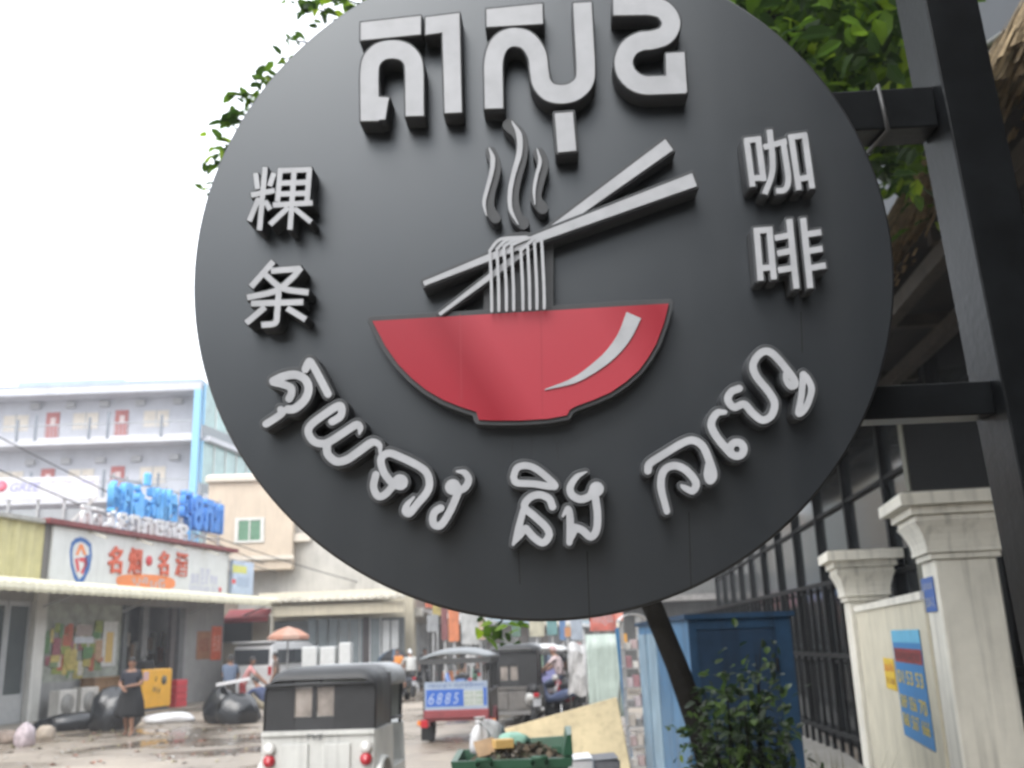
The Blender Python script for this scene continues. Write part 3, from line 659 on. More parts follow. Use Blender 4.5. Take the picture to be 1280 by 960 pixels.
# blue metal kiosk
kf = at(870, 900, 7.0)
kt = thing('metal_kiosk', 'blue painted metal kiosk standing behind the shrub', 'kiosk', (kf.x, 7.0, 0.0), 0.0)
kz = at(930, 772, 7.0).z; kw = at(996, 860, 7.0).x - kf.x
kb = mat('kiosk_blue', (0.012, 0.042, 0.088), 0.6, 0.3, 3, 0.05, 30, streak=0.4, spec=0.2); kl = mat('kiosk_lit_side_blue', (0.05, 0.17, 0.32), 0.5, 0.3, 2.5, streak=0.4)  # side blue is a brighter copy of the front, daylight put into the colour
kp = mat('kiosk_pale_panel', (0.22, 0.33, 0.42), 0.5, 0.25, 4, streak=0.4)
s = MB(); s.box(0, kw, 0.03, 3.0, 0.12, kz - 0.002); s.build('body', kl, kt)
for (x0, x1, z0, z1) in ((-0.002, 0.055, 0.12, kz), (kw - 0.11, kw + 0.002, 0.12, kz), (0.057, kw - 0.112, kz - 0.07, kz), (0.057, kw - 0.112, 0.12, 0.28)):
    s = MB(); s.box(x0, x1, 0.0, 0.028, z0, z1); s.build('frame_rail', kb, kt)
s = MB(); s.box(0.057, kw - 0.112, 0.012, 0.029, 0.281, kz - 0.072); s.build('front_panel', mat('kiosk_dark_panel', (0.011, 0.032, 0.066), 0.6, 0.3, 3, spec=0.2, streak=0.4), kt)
for zz in (0.5, 1.5): s = MB(); s.tube([(kw - 0.118, -0.008, zz), (kw - 0.118, -0.008, zz + 0.09)], 0.012, 8); s.build('hinge', mull, kt)
s = MB(); s.tube([(0.1, 0.01, 0.95), (0.1, -0.03, 0.96), (0.1, -0.03, 1.1), (0.1, 0.01, 1.11)], 0.008, 6); s.build('handle', mull, kt)
s = MB(); s.box(-0.03, kw + 0.03, -0.03, 3.03, kz, kz + 0.035); s.build('roof_plate', kb, kt)
for k in range(3):
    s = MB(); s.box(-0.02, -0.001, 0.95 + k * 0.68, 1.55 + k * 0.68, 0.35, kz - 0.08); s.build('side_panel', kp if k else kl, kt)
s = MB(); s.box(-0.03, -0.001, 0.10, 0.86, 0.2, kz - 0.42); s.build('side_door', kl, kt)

# ------------------------------------------------------------------ tree behind the sign
bark = mat('dark_bark', (0.008, 0.007, 0.0055), 0.95, 0.4, 9, 0.6, 25, spec=0.1)
leafm = leaf_mat('tree_leaf', (0.032, 0.07, 0.014), (0.14, 0.26, 0.025))
leafb = leaf_mat('backlit_leaf', (0.16, 0.28, 0.02), (0.34, 0.48, 0.03))  # brighter leaf copy, part of the backlight put into its green
TD = 5.6
tb = at(905, 1010, TD); tb.z = 0.0
tree = thing('street_tree', 'broadleaf street tree with dark leaning trunk behind the round sign', 'tree', (at(893, 960, TD).x + 0.15, TD, 0))
TO = tree.location.copy()
def loc(p): return Vector(p) - TO
trunk_pts = [Vector((TO.x, TO.y, -0.05)), at(893, 975, TD), at(872, 905, TD), at(846, 832, TD), at(815, 757, TD + 0.05), at(790, 670, TD + 0.1), at(778, 540, TD + 0.15), at(770, 380, TD + 0.2), at(755, 200, TD + 0.2)]
s = MB(); s.tube([loc(p) for p in trunk_pts], [0.09, 0.07, 0.066, 0.062, 0.06, 0.058, 0.056, 0.052, 0.045], 12); s.build('trunk', bark, tree)
hub = trunk_pts[-2]; hub2 = trunk_pts[-1]; hub3 = trunk_pts[-4]
clusters = []                                               # (anchor, count, spread, size, hanging)
for (x, y, Y, n_, sp, sz) in [(258, 236, 4.3, 6, 0.02, 0.055), (268, 203, 4.3, 12, 0.022, 0.065), (278, 180, 4.35, 18, 0.028, 0.075), (294, 148, 4.35, 20, 0.03, 0.08), (312, 120, 4.4, 20, 0.03, 0.08), (330, 98, 4.4, 16, 0.03, 0.075), (352, 72, 4.4, 8, 0.03, 0.065), (366, 50, 4.4, 7, 0.025, 0.065),
                               (392, 10, 4.5, 22, 0.05, 0.075), (425, -4, 4.6, 28, 0.08, 0.08), (385, -22, 4.6, 26, 0.09, 0.085), (420, -50, 4.6, 34, 0.12, 0.09), (470, -40, 4.7, 40, 0.2, 0.09),
                               (985, 15, 4.6, 100, 0.26, 0.125), (1050, 30, 4.5, 130, 0.26, 0.13), (1105, 20, 4.5, 110, 0.2, 0.13), (1060, 85, 5.0, 100, 0.22, 0.12), (1120, 90, 5.0, 70, 0.16, 0.12),
                               (1000, -50, 4.8, 110, 0.35, 0.12), (1090, -60, 4.8, 110, 0.35, 0.12), (1110, 190, 4.9, 90, 0.15, 0.11), (1135, 215, 5.0, 55, 0.12, 0.11), (1085, 170, 5.1, 50, 0.13, 0.11),
                               (622, 783, 4.7, 16, 0.05, 0.075), (610, 772, 4.7, 10, 0.05, 0.075), (1010, 130, 5.2, 60, 0.2, 0.12)]:
    clusters.append((at(x, y, Y), n_, sp, sz))
for _ in range(70):                                         # deep shade behind the upper right leaves
    clusters.append((at(random.uniform(930, 1180), random.uniform(-60, 215), random.uniform(5.4, 7.2)), 46, 0.2, 0.15))
NVIS = len(clusters)
for _ in range(100):                                        # the crown that the sign hides
    a = random.uniform(0, 2 * math.pi); r = math.sqrt(random.random())
    clusters.append((Vector((0.85 + 1.7 * r * math.cos(a), TD + 0.6 + 1.8 * r * math.sin(a), random.uniform(4.4, 7.2))), 62, 0.42, 0.15))
def leaf_geo(p, d, nrm, L_, s):
    d = d.normalized(); side = d.cross(nrm)
    if side.length < 1e-3: side = d.orthogonal()
    side.normalize(); up = side.cross(d); W_ = L_ * 0.26
    q = [p, p + d * L_ * 0.3 + side * W_ + up * W_ * 0.35, p + d * L_ * 0.72 + side * W_ * 0.8 + up * W_ * 0.2 - up * L_ * 0.03, p + d * L_ - up * L_ * 0.12,
         p + d * L_ * 0.72 - side * W_ * 0.8 + up * W_ * 0.2 - up * L_ * 0.03, p + d * L_ * 0.3 - side * W_ + up * W_ * 0.35, p + d * L_ * 0.35, p + d * L_ * 0.75 - up * L_ * 0.04]
    return q, [(0, 1, 6), (1, 2, 7, 6), (2, 3, 7), (0, 6, 5), (6, 7, 4, 5), (7, 3, 4)]
leaves = []
for ci, (c, n_, sp, sz) in enumerate(clusters):
    for k in range(n_):
        off = Vector((random.gauss(0, 1), random.gauss(0, 1), random.gauss(0, 0.8))) * sp
        d = Vector((random.gauss(0, 1), random.gauss(0, 1), random.gauss(-0.35, 0.6)))
        pj = project(c + off)
        if pj[0] > 1205: continue
        if ci >= NVIS and (pj[0] < 455 or (math.hypot(pj[0] - 680, pj[1] - 350) > 420 and pj[1] > 235)): continue
        leaves.append((c + off, d, Vector((random.gauss(0, .45), random.gauss(0, .45), 1)), sz * random.uniform(0.7, 1.25), ci))
lm = []
for k in range(8):                                          # shared leaf shapes
    q, fs = leaf_geo(Vector((0, 0, 0)), Vector((0, 1, 0)), Vector((random.gauss(0, .2), 0, 1)), 1.0, None)
    me = bpy.data.meshes.new('leaf'); me.from_pydata([tuple(v + Vector((0, 0, random.uniform(-.03, .03)))) for v in q], [], fs); me.materials.append(leafb if k < 3 else leafm); me.update(); lm.append(me)
def in_view(p):
    x, y = project(p); return -10 < x < 1290 and -10 < y < 970 and math.hypot(x - 680, (y - 350) * 1.02) > 428
vis = [l for l in leaves if in_view(l[0])]; vis.sort(key=lambda l: -l[3] / (l[0].y)); near = set(id(l) for l in random.sample(vis[:900], min(260, len(vis))) )
fol = MB()
for l in leaves:
    p, d, nr, L_, ci = l
    if id(l) in near:
        o = link('leaf', random.choice(lm), None, tree); yv = d.normalized(); zv = nr - yv * nr.dot(yv); zv.normalize(); xv = yv.cross(zv)
        M = Matrix((xv, yv, zv)).transposed().to_4x4(); o.matrix_basis = Matrix.Translation(loc(p)) @ M @ Matrix.Scale(L_, 4)
    else:
        q, fs = leaf_geo(loc(p), d, nr, L_, None); fol.cur = 1 if random.random() < (0.22 if ci < NVIS - 70 else 0.05) else 0; fol.add(q, fs)
tag(fol.build('foliage', [leafm, leafb], tree, fix=False), kind='stuff')
for ci, (c, n_, sp, sz) in enumerate(clusters):             # limbs and twigs out to every clump
    h_ = hub2 if c.z > 4.4 else (hub if c.z > 3.2 else hub3)
    mid = h_.lerp(c, 0.5) + Vector((random.uniform(-.15, .15), random.uniform(-.1, .2), 0.22))
    s = MB(); s.tube([loc(h_), loc(h_.lerp(mid, 0.5) + Vector((0, 0, 0.06))), loc(mid), loc(mid.lerp(c, 0.6) + Vector((0, 0, 0.05))), loc(c)], [0.035, 0.026, 0.019, 0.011, 0.004], 6); s.build('branch', bark, tree)

# shrub in front of the kiosk
sm_ = leaf_mat('shrub_leaf', (0.015, 0.03, 0.010), (0.07, 0.12, 0.025)); sl_ = leaf_mat('shrub_bright_leaf', (0.10, 0.16, 0.03), (0.25, 0.34, 0.06))
sc = at(925, 1000, 5.0); sh = thing('leafy_shrub', 'dark green leafy shrub in front of the blue kiosk', 'shrub', (sc.x, 5.0, 0.0))
SO = sh.location.copy(); slm = []
for k in range(6):
    q, fs = leaf_geo(Vector((0, 0, 0)), Vector((0, 1, 0)), Vector((0, 0, 1)), 1.0, None); me = bpy.data.meshes.new('leaf'); me.from_pydata([tuple(v) for v in q], [], fs); me.materials.append(sl_ if k == 0 else sm_); me.update(); slm.append(me)
fol = MB(); nobj = 0
stems = [(862, 905), (880, 862), (905, 835), (893, 880), (925, 850), (945, 818), (950, 808), (958, 862), (972, 900), (915, 905), (945, 925), (895, 930), (975, 930), (868, 945), (930, 880), (910, 870)]
for i, (x, y) in enumerate(stems):
    tip = at(x, y, 5.0 + random.uniform(-0.22, 0.22)); base = Vector((SO.x + random.uniform(-.12, .12), 5.0 + random.uniform(-.1, .1), 0.0))
    mid = base.lerp(tip, 0.55) + Vector((random.uniform(-.04, .04), 0, 0.05)); pts = [base, base.lerp(mid, .5), mid, mid.lerp(tip, .6) + Vector((0, 0, .02)), tip]
    s = MB(); s.tube([p - SO for p in pts], [0.012, 0.01, 0.008, 0.005, 0.002], 5); s.build('stem', bark, sh)
    for k in range(170):
        t = random.uniform(0.3, 1.0); p = base.lerp(tip, t) + Vector((random.gauss(0, .07), random.gauss(0, .08), random.gauss(0, .05)))
        d = Vector((random.gauss(0, 1), random.gauss(0, 1), random.gauss(0.1, 0.8))); nr = Vector((random.gauss(0, .5), random.gauss(0, .5), 1)); L_ = random.uniform(0.035, 0.075)
        if k < 12:
            o = link('leaf', random.choice(slm), None, sh); yv = d.normalized(); zv = nr - yv * nr.dot(yv); zv.normalize(); xv = yv.cross(zv)
            o.matrix_basis = Matrix.Translation(p - SO) @ Matrix((xv, yv, zv)).transposed().to_4x4() @ Matrix.Scale(L_ * 1.1, 4)
        else:
            q, fs = leaf_geo(p - SO, d, nr, L_, None); fol.add(q, fs)
tag(fol.build('foliage', sm_, sh, fix=False), kind='stuff')

# ------------------------------------------------------------------ left-hand street front
AW_Z = 3.5
a0, a1 = ground(0, 735, AW_Z), ground(352, 757, AW_Z)
SD = np.array([a1.x - a0.x, a1.y - a0.y]); SD /= np.hypot(*SD)
NRML = np.array([-SD[1], SD[0]])                            # away from the street
AWD = 1.5
SF = Frame(a0.x + NRML[0] * AWD, a0.y + NRML[1] * AWD, SD[0], SD[1])     # shop wall plane, u = 0 at the left picture edge
AF = Frame(a0.x, a0.y, SD[0], SD[1])                        # awning front edge plane
def sbox(mb, x0, y0, x1, y1, off0, off1, F=SF, ref=None):
    """box on facade F whose face at depth ref covers the photo rectangle"""
    r_ = off0 if ref is None else ref
    u0, za = F.uz(x0, (y0 + y1) / 2, r_); u1, zb = F.uz(x1, (y0 + y1) / 2, r_); xm = (x0 + x1) / 2
    z1 = F.uz(xm, y0, r_)[1]; z0 = F.uz(xm, y1, r_)[1]
    mb.box(min(u0, u1), max(u0, u1), off0, off1, z0, z1); return min(u0, u1), max(u0, u1), z0, z1
PZ = 0.12
s = MB(); s.box(-12, 17.2, -1.9, 0.0, -0.01, PZ); pv = s.build('raised_pavement', mat('shop_apron', (0.24, 0.21, 0.17), 0.55, 0.25, 1.0, 0.2, 30)); pv.location = SF.w(0, 0, 0); pv.rotation_euler = (0, 0, SF.rz); tag(pv, kind='structure')

white_wall = mat('shop_white_post', (0.62, 0.61, 0.57), 0.7, 0.12, 2, streak=0.3)
grey_wall = mat('shop_grey_wall', (0.30, 0.295, 0.285), 0.75, 0.12, 2, streak=0.25)
sglass = mat('shop_glass', (0.07, 0.085, 0.085), 0.08, 0.3, 0.9, spec=0.7)
red_m = mat('maroon_roof_edge', (0.20, 0.035, 0.035), 0.6, 0.25, 4)
shop = thing('liquor_shop', 'single storey liquor shop with white signboard and yellow wall above', 'shop', SF.w(0, 0, 0), SF.rz)
uL = SF.uz(-60, 800)[0] - 6; uR = SF.uz(279, 800)[0]
ROOFZ = SF.uz(60, 655)[1]
u_y1 = SF.uz(60, 700)[0]
def wallpart(name, x0, x1, z0, z1, m, o0=0.0, o1=0.18):
    s = MB(); s.box(x0, x1, o0, o1, z0, z1); return s.build(name, m, shop)
# openings from left to right (photo columns at mid height)
cu = lambda x: SF.uz(x, 810)[0]
wallpart('grey_wall', cu(229), uR, PZ, AW_Z + 0.2, grey_wall)
wallpart('wall', uL, cu(-40), PZ, AW_Z + 0.2, grey_wall)
wallpart('lintel', cu(-40), cu(229), AW_Z - 0.15, AW_Z + 0.2, grey_wall, 0.01)
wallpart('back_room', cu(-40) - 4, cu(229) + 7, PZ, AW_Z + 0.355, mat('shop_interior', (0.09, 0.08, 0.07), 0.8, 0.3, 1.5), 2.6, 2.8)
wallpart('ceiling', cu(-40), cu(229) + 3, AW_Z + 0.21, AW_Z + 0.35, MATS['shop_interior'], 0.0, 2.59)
for x0, x1 in ((36, 50),): wallpart('column', cu(x0), cu(x1), PZ, AW_Z + 0.1, white_wall, -0.14, 0.1)
# glazed door at the far left
fr_m = mat('alu_frame', (0.45, 0.46, 0.46), 0.4, 0.1, metal=0.3)
for x0, x1 in ((-38, 6), (7, 35)):
    gl = wallpart('glass_door', cu(x0) + 0.08, cu(x1) - 0.08, PZ + 0.75, AW_Z - 0.3, sglass, 0.05, 0.07)
    s = MB(); U_, V_ = cu(x0), cu(x1); s.box(U_, U_ + 0.08, 0.03, 0.09, PZ, AW_Z - 0.16); s.box(V_ - 0.08, V_, 0.03, 0.09, PZ, AW_Z - 0.16); s.box(U_ + 0.08, V_ - 0.08, 0.031, 0.088, AW_Z - 0.3, AW_Z - 0.16); s.box(U_ + 0.08, V_ - 0.08, 0.031, 0.088, PZ, PZ + 0.75); s.build('door_frame', fr_m, shop)
# display window crowded with printed posters
wallpart('display_glass', cu(54), cu(152), PZ + 1.0, AW_Z - 0.151, mat('display_glass', (0.36, 0.38, 0.33), 0.12, 0.35, 2.5, spec=0.6), 0.05, 0.07)
wallpart('window_plinth', cu(52), cu(154), PZ, PZ + 1.0, grey_wall, 0.0, 0.12)
cols = [(0.25, 0.30, 0.06), (0.42, 0.36, 0.10), (0.10, 0.22, 0.08), (0.45, 0.12, 0.06), (0.55, 0.52, 0.46), (0.20, 0.28, 0.14), (0.50, 0.40, 0.12), (0.30, 0.10, 0.12)]
for k in range(60):
    x = random.uniform(56, 122); y = random.uniform(783, 840); wd_ = random.uniform(3, 13); hh = random.uniform(5, 26); c = cols[k % 8]
    s = MB(); sbox(s, x, y - hh / 2, x + wd_, y + hh / 2, 0.040 - k * 0.0007, 0.0405 - k * 0.0007); o = s.build('window_poster', mat('poster_ink_%d' % (k % 8), c, 0.55, 0.35, 9), shop)
for x0, y0, x1, y1, c in ((95, 781, 115, 795, (0.34, 0.28, 0.25)), (93, 796, 117, 804, (0.55, 0.58, 0.62)), (119, 800, 128, 825, (0.42, 0.27, 0.16)), (132, 790, 141, 828, (0.62, 0.42, 0.12)), (128, 777, 146, 833, (0.60, 0.60, 0.57))):
    s = MB(); o_ = -0.004 if x1 - x0 < 17 else -0.001; sbox(s, x0, y0, x1, y1, o_, o_ + 0.0015); s.build('window_poster', mat('poster_flat_%d' % int(x0), c, 0.5, 0.2, 8), shop)
# open doorway with dark door leaves and hanging goods
for x0, x1, c in ((152, 158, (0.10, 0.11, 0.11)), (176, 183, (0.16, 0.16, 0.155)), (212, 218, (0.10, 0.085, 0.08)), (222, 229, (0.13, 0.13, 0.13))):
    wallpart('door_post', cu(x0), cu(x1), PZ, AW_Z - 0.16, mat('door_post_%d' % x0, c, 0.5, 0.2), -0.03, 0.12)
for k in range(12):
    x = 159 + k * 4.6; y = random.uniform(790, 815)
    s = MB(); sbox(s, x, y, x + 3.6, y + random.uniform(12, 28), 1.2 + 0.05 * (k % 3), 1.32 + 0.05 * (k % 3)); s.build('hanging_goods', mat('goods_%d' % (k % 5), [(0.5, 0.45, 0.36), (0.42, 0.30, 0.2), (0.55, 0.55, 0.52), (0.30, 0.26, 0.2), (0.36, 0.16, 0.1)][k % 5], 0.6), shop)
# orange notice on the grey wall, in two tones
for x0, y0, x1, y1, c in ((246, 789, 263, 824, (0.34, 0.15, 0.07)), (264, 783, 277, 825, (0.72, 0.13, 0.05))):
    s = MB(); sbox(s, x0, y0, x1, y1, -0.012, -0.002); o = s.build('orange_notice', mat('notice_orange_%d' % x0, c, 0.5, 0.25, 6), shop)
    U_, V_, z0, z1 = SF.uz(x0, 805, -.012)[0], SF.uz(x1, 805, -.012)[0], SF.uz(x0, y1, -.012)[1], SF.uz(x0, y0, -.012)[1]
    text_mesh('notice_print', '名酒' if x0 > 250 else '烟', mat('notice_dark_print', (0.25, 0.05, 0.02), 0.6) if x0 < 250 else mat('notice_pale_print', (0.75, 0.45, 0.35), 0.6), shop, (V_ - U_) * 0.7, (z1 - z0) * 0.5, (U_ + (V_ - U_) * 0.15, -0.0135, z0 + (z1 - z0) * 0.25))

# awning: ribbed cream sheet with rolled front edge
awm = mat('cream_awning_sheet', (0.66, 0.62, 0.46), 0.5, 0.12, 2.0, streak=0.25)
av = thing('metal_awning', 'long cream ribbed metal awning over the liquor shop front', 'awning', SF.w(0, 0, 0), SF.rz)
au0, au1 = -9.0, AF.uz(350, 757)[0]
s = MB(); nrib = 150; secs = []
for k in range(nrib + 1):
    u = au0 + (au1 - au0) * k / nrib; dz = 0.018 if k % 2 else -0.018
    prof = [(0.02, AW_Z + 0.42)] + [(-AWD + 0.2, AW_Z + 0.30)] + [(-AWD + 0.2 - 0.26 * math.sin(t), AW_Z + 0.04 + 0.26 * math.cos(t)) for t in (0.5, 1.0, 1.57, 1.9)]
    secs.append([(u, y, z + dz) for y, z in prof])
s.loft(secs); s.add([(u, y, z - 0.02) for sec in (secs[0], secs[-1]) for (u, y, z) in sec], [])
aw = s.build('ribbed_sheet', awm, av); so = aw.modifiers.new('sheet_thickness', 'SOLIDIFY'); so.thickness = 0.02
for k in range(7):
    u = au0 + 0.8 + k * (au1 - au0 - 1.0) / 6
    s = MB(); s.bar((u, -0.01, AW_Z - 0.35), (u, -AWD + 0.15, AW_Z + 0.12), 0.05); s.build('bracket', fr_m, av)
s = MB(); s.tube([(au1 - 0.03, -AWD + 0.25, AW_Z + 0.1), (au1 - 0.03, -AWD + 0.25, AW_Z - 0.02), (au1 - 0.03, -AWD + 0.22, AW_Z - 0.05)], 0.04, 6); s.build('end_bracket', fr_m, av)

# upper band: yellow corrugated wall, signboard, maroon roof edge
SB = SF
ycor = mat('yellow_corrugated', (0.58, 0.53, 0.27), 0.55, 0.15, 2, streak=0.25)
s = MB(); secs = []; uy1 = SF.uz(60, 700)[0]; uy0 = -9.0; nn = 90
for k in range(nn + 1):
    u = uy0 + (uy1 - 0.25 - uy0) * k / nn; o_ = 0.0 if (k // 2) % 2 else 0.05; secs.append([(u, o_, AW_Z + 0.35), (u, o_, ROOFZ - 0.02)])
s.loft(secs); s.build('corrugated_wall', ycor, shop)
s = MB(); s.box(uy0, uR, 0.06, 5.5, AW_Z + 0.36, ROOFZ - 0.05); s.build('upper_block', grey_wall, shop)
wallpart('corner_post', uy1 - 0.25, uy1 - 0.02, AW_Z + 0.35, ROOFZ - 0.02, mat('dark_corner', (0.16, 0.15, 0.14), 0.8), -0.02, 0.055)
# parapet top: maroon flashing and a pale sheet roof edge
z_r = SF.uz(170, 672, -0.2)[1]
s = MB(); ue = SF.uz(296, 692, -0.2)[0]; s.box(uy1 - 0.4, ue, -0.28, 5.6, ROOFZ + 0.0, ROOFZ + 0.14); s.build('roof_edge', red_m, shop)
s = MB(); s.box(uy0, uy1 - 0.42, -0.15, 5.6, ROOFZ - 0.015, ROOFZ + 0.10); s.build('roof_edge', mat('pale_roof_edge', (0.40, 0.39, 0.36), 0.7, 0.3, 3), shop)
for k in range(16):
    s = MB(); u = uy0 + 0.4 + k * 0.62
    if u > uy1 - 0.8: break
    s.lathe([(0.02, 0), (0.13, 0.03), (0.17, 0.12), (0.11, 0.24), (0.02, 0.28)], (u, 0.05, ROOFZ + 0.10), 8, jit=0.12); s.build('sandbag', mat('pale_bag', (0.55, 0.54, 0.52), 0.8), shop)
for px_ in (118, 177, 220, 262, 290):                       # short lamp arms on the signboard's top edge
    u, z = SF.uz(px_, 690, -0.3)
    s = MB(); s.bar((u, -0.02, ROOFZ - 0.02), (u - 0.1, -0.75, ROOFZ - 0.28), 0.07, 0.05); s.build('sign_lamp_arm', mat('lamp_arm', (0.50, 0.47, 0.40), 0.6), shop)

# signboard above the awning
bs = thing('liquor_signboard', 'white signboard with shield logo and orange-red Chinese letters over the awning', 'sign', SF.w(0, 0, 0), SF.rz)
sbw = mat('sign_white', (0.64, 0.65, 0.64), 0.45, 0.08, 2, streak=0.12)
bu0, bu1 = uy1, SF.uz(284, 700, -0.06)[0]; bz0, bz1 = AW_Z + 0.45, ROOFZ - 0.03
s = MB(); s.box(bu0, bu1, -0.1, -0.022, bz0, bz1); s.build('board', sbw, bs)
s = MB(); s.box(bu1 + 0.001, bu1 + 0.06, -0.12, -0.022, bz0, bz1); s.build('board_edge', fr_m, bs)
so_ = -0.1
def su(x, y): return SF.uz(x, y, so_)
def sign_poly(name, pts, o0, m): s = MB(); s.prism([su(*p) for p in pts], so_ - o0 - 0.004, so_ - o0); return s.build(name, m, bs)
shield = [(89, 678), (94, 673), (101, 671), (108, 674), (114, 680), (115, 695), (112, 712), (105, 726), (98, 733), (92, 722), (88, 706), (87, 690)]
def shrink(P, k): cx = sum(p[0] for p in P) / len(P); cy = sum(p[1] for p in P) / len(P); return [(cx + (x - cx) * k, cy + (y - cy) * k) for x, y in P]
sblue = mat('shield_blue', (0.03, 0.12, 0.36), 0.5); sred = mat('shield_red', (0.62, 0.06, 0.07), 0.5); orange = mat('sign_orange', (0.78, 0.24, 0.07), 0.5)
sign_poly('shield_rim', shield, 0.001, sblue); sign_poly('shield_field', shrink(shield, 0.76), 0.006, sbw)
for pts, m_ in (([(99, 680), (103, 680), (108, 694), (104, 694), (101, 686), (97, 695), (94, 693)], orange), ([(93, 699), (97, 697), (99, 713), (96, 716)], sred), ([(98, 697), (108, 697), (109, 706), (103, 718), (100, 716), (105, 706), (104, 702), (99, 702)], sred), ([(106, 695), (111, 693), (109, 712), (104, 721)], sblue)):
    sign_poly('shield_mark', pts, 0.011, m_)
ored = mat('sign_orange_red', (0.62, 0.11, 0.05), 0.5)
for ch, x0, x1 in (('名', 133, 153), ('烟', 159, 177), ('·', 183, 189), ('名', 196, 211), ('酒', 218, 234)):
    yb = 716 + (x0 - 133) * 0.04; yt = 684 + (x0 - 133) * 0.09
    if ch == '·':
        (u0, z0) = su(186, 701); s = MB(); s.lathe([(0.17, so_ - 0.03), (0.17, so_ - 0.001)], (u0, 0, z0), 14, 'y'); s.build('red_dot', sred, bs); continue
    (u0, z0), (u1, z1) = su(x0, yb), su(x1, yt); text_mesh('chinese_letter', ch, ored, bs, u1 - u0, z1 - z0, (u0, so_ - 0.03, z0), extrude=0.028, offset=0.022)
el = []; 
for k in range(28): a = 2 * math.pi * k / 28; ca, sa = math.cos(a), math.sin(a); el.append((182 + 37 * math.copysign(abs(ca) ** 0.7, ca), 727.5 + 9.5 * math.copysign(abs(sa) ** 0.7, sa) + 0.05 * 37 * ca))
sign_poly('orange_oval', el, 0.004, orange)
(u0, z0), (u1, z1) = su(163, 732), su(207, 724); 
for k, w2 in enumerate(('ស្រា', 'បារី')): text_mesh('oval_print', w2, white_m, bs, (u1 - u0) * 0.46, z1 - z0, (u0 + k * (u1 - u0) * 0.52, so_ - 0.0105, z0), offset=0.02)
lil = mat('faded_blue_print', (0.40, 0.40, 0.58), 0.6)
for txt, xa, ya, xb_, yb_ in (('批发', 250, 718, 263, 711), ('烟酒 批发 零售', 238, 729, 272, 720), ('ទំនាក់ទំនង 012', 236, 739, 273, 731)):
    (u0, z0), (u1, z1) = su(xa, ya), su(xb_, yb_); text_mesh('small_blue_print', txt, lil, bs, u1 - u0, z1 - z0, (u0, so_ - 0.003, z0))
(u0, z0) = su(275, 737); s = MB(); s.lathe([(0.1, so_ - 0.01), (0.1, so_ - 0.001)], (u0, 0, z0), 10, 'y'); s.build('red_dot', sred, bs)

# small blue-white box sign at the end of the board
be = thing('projecting_sign', 'small pale blue box sign at the end of the white signboard', 'sign', SF.w(0, 0, 0), SF.rz)
(u0, z0), (u1, z1) = SF.uz(286, 742, -0.1), SF.uz(315, 704, -0.1)
s = MB(); s.cbox(u0 + 0.1, u1, -0.2, -0.02, z0, z1, 0.02); s.build('box', mat('pale_blue_sign', (0.46, 0.55, 0.68), 0.5, 0.15, 3), be)
for xa, ya, xb_, yb_, m_ in ((289, 715, 307, 708, mat('sign_yellow_green', (0.60, 0.60, 0.16), 0.5)), (288, 729, 293, 724, sred), (295, 733, 310, 722, mat('sign_greyblue', (0.34, 0.42, 0.55), 0.5))):
    (p0, q0), (p1, q1) = SF.uz(xa, ya, -0.2), SF.uz(xb_, yb_, -0.2); s = MB(); s.box(p0 + 0.1, p1 + 0.1, -0.205, -0.201, q0, q1); s.build('printed_patch', m_, be)

# blue standing letters on the roof, white ones below
RF = 0.35
bl = thing('blue_letter_sign', 'bright blue standing roof letters above the liquor shop', 'sign', SF.w(0, 0, 0), SF.rz)
skyb = mat('letter_sky_blue', (0.10, 0.40, 0.78), 0.45, 0.1); skyd = mat('letter_deep_blue', (0.05, 0.24, 0.66), 0.45, 0.1)
def roof_text(root, word, x0, x1, yt0, yb0, yt1, yb1, m, ext, name):
    n_ = len(word)
    for k, ch in enumerate(word):
        f0, f1 = k / n_, (k + 1) / n_; xa, xb_ = x0 + (x1 - x0) * f0, x0 + (x1 - x0) * f1
        (u0, z0), (u1, z1) = SF.uz(xa, yb0 + (yb1 - yb0) * f0, RF), SF.uz(xb_, yt0 + (yt1 - yt0) * f0, RF)
        text_mesh(name, ch, m, root, (u1 - u0) * 1.02, z1 - z0, (u0, RF, z0), extrude=ext, offset=0.03)
roof_text(bl, ['ផ្ស', 'ទា', 'រ', 'សំ', 'ណ', 'ង'][:6], 136, 220, 603, 643, 617, 652, skyb, 0.12, 'blue_letter')
roof_text(bl, ['សុ', 'ខ', 'ភ', 'ណា'], 226, 277, 615, 660, 637, 668, skyd, 0.12, 'blue_letter')
for xa, ya, xb_, yb_ in ((145, 640, 158, 661), (181, 592, 188, 606), (232, 655, 237, 675)):
    (u0, z0), (u1, z1) = SF.uz(xa, yb_, RF), SF.uz(xb_, ya, RF); s = MB(); s.cbox(u0, u1, RF - 0.1, RF + 0.1, z0, z1, 0.05); s.build('letter_tail', skyb, bl)
wlt = thing('white_letter_sign', 'row of white standing letters just above the maroon roof edge', 'sign', SF.w(0, 0, 0), SF.rz)
for k, ch in enumerate(['ក', 'ត', 'វ', 'ន', 'ព', 'ភ', 'ច', 'ស', 'ន']):
    xa = 100 + k * 15.2; (u0, z0), (u1, z1) = SF.uz(xa, 667 + k * 1.4, 0.1), SF.uz(xa + 12.5, 651 + k * 1.4, 0.1); z0 = max(z0, ROOFZ + 0.145)
    text_mesh('white_letter', ch, mat('white_letter_face', (0.66, 0.66, 0.66), 0.5), wlt, u1 - u0, 0.62, (u0, 0.1, z0), extrude=0.06, offset=0.02)
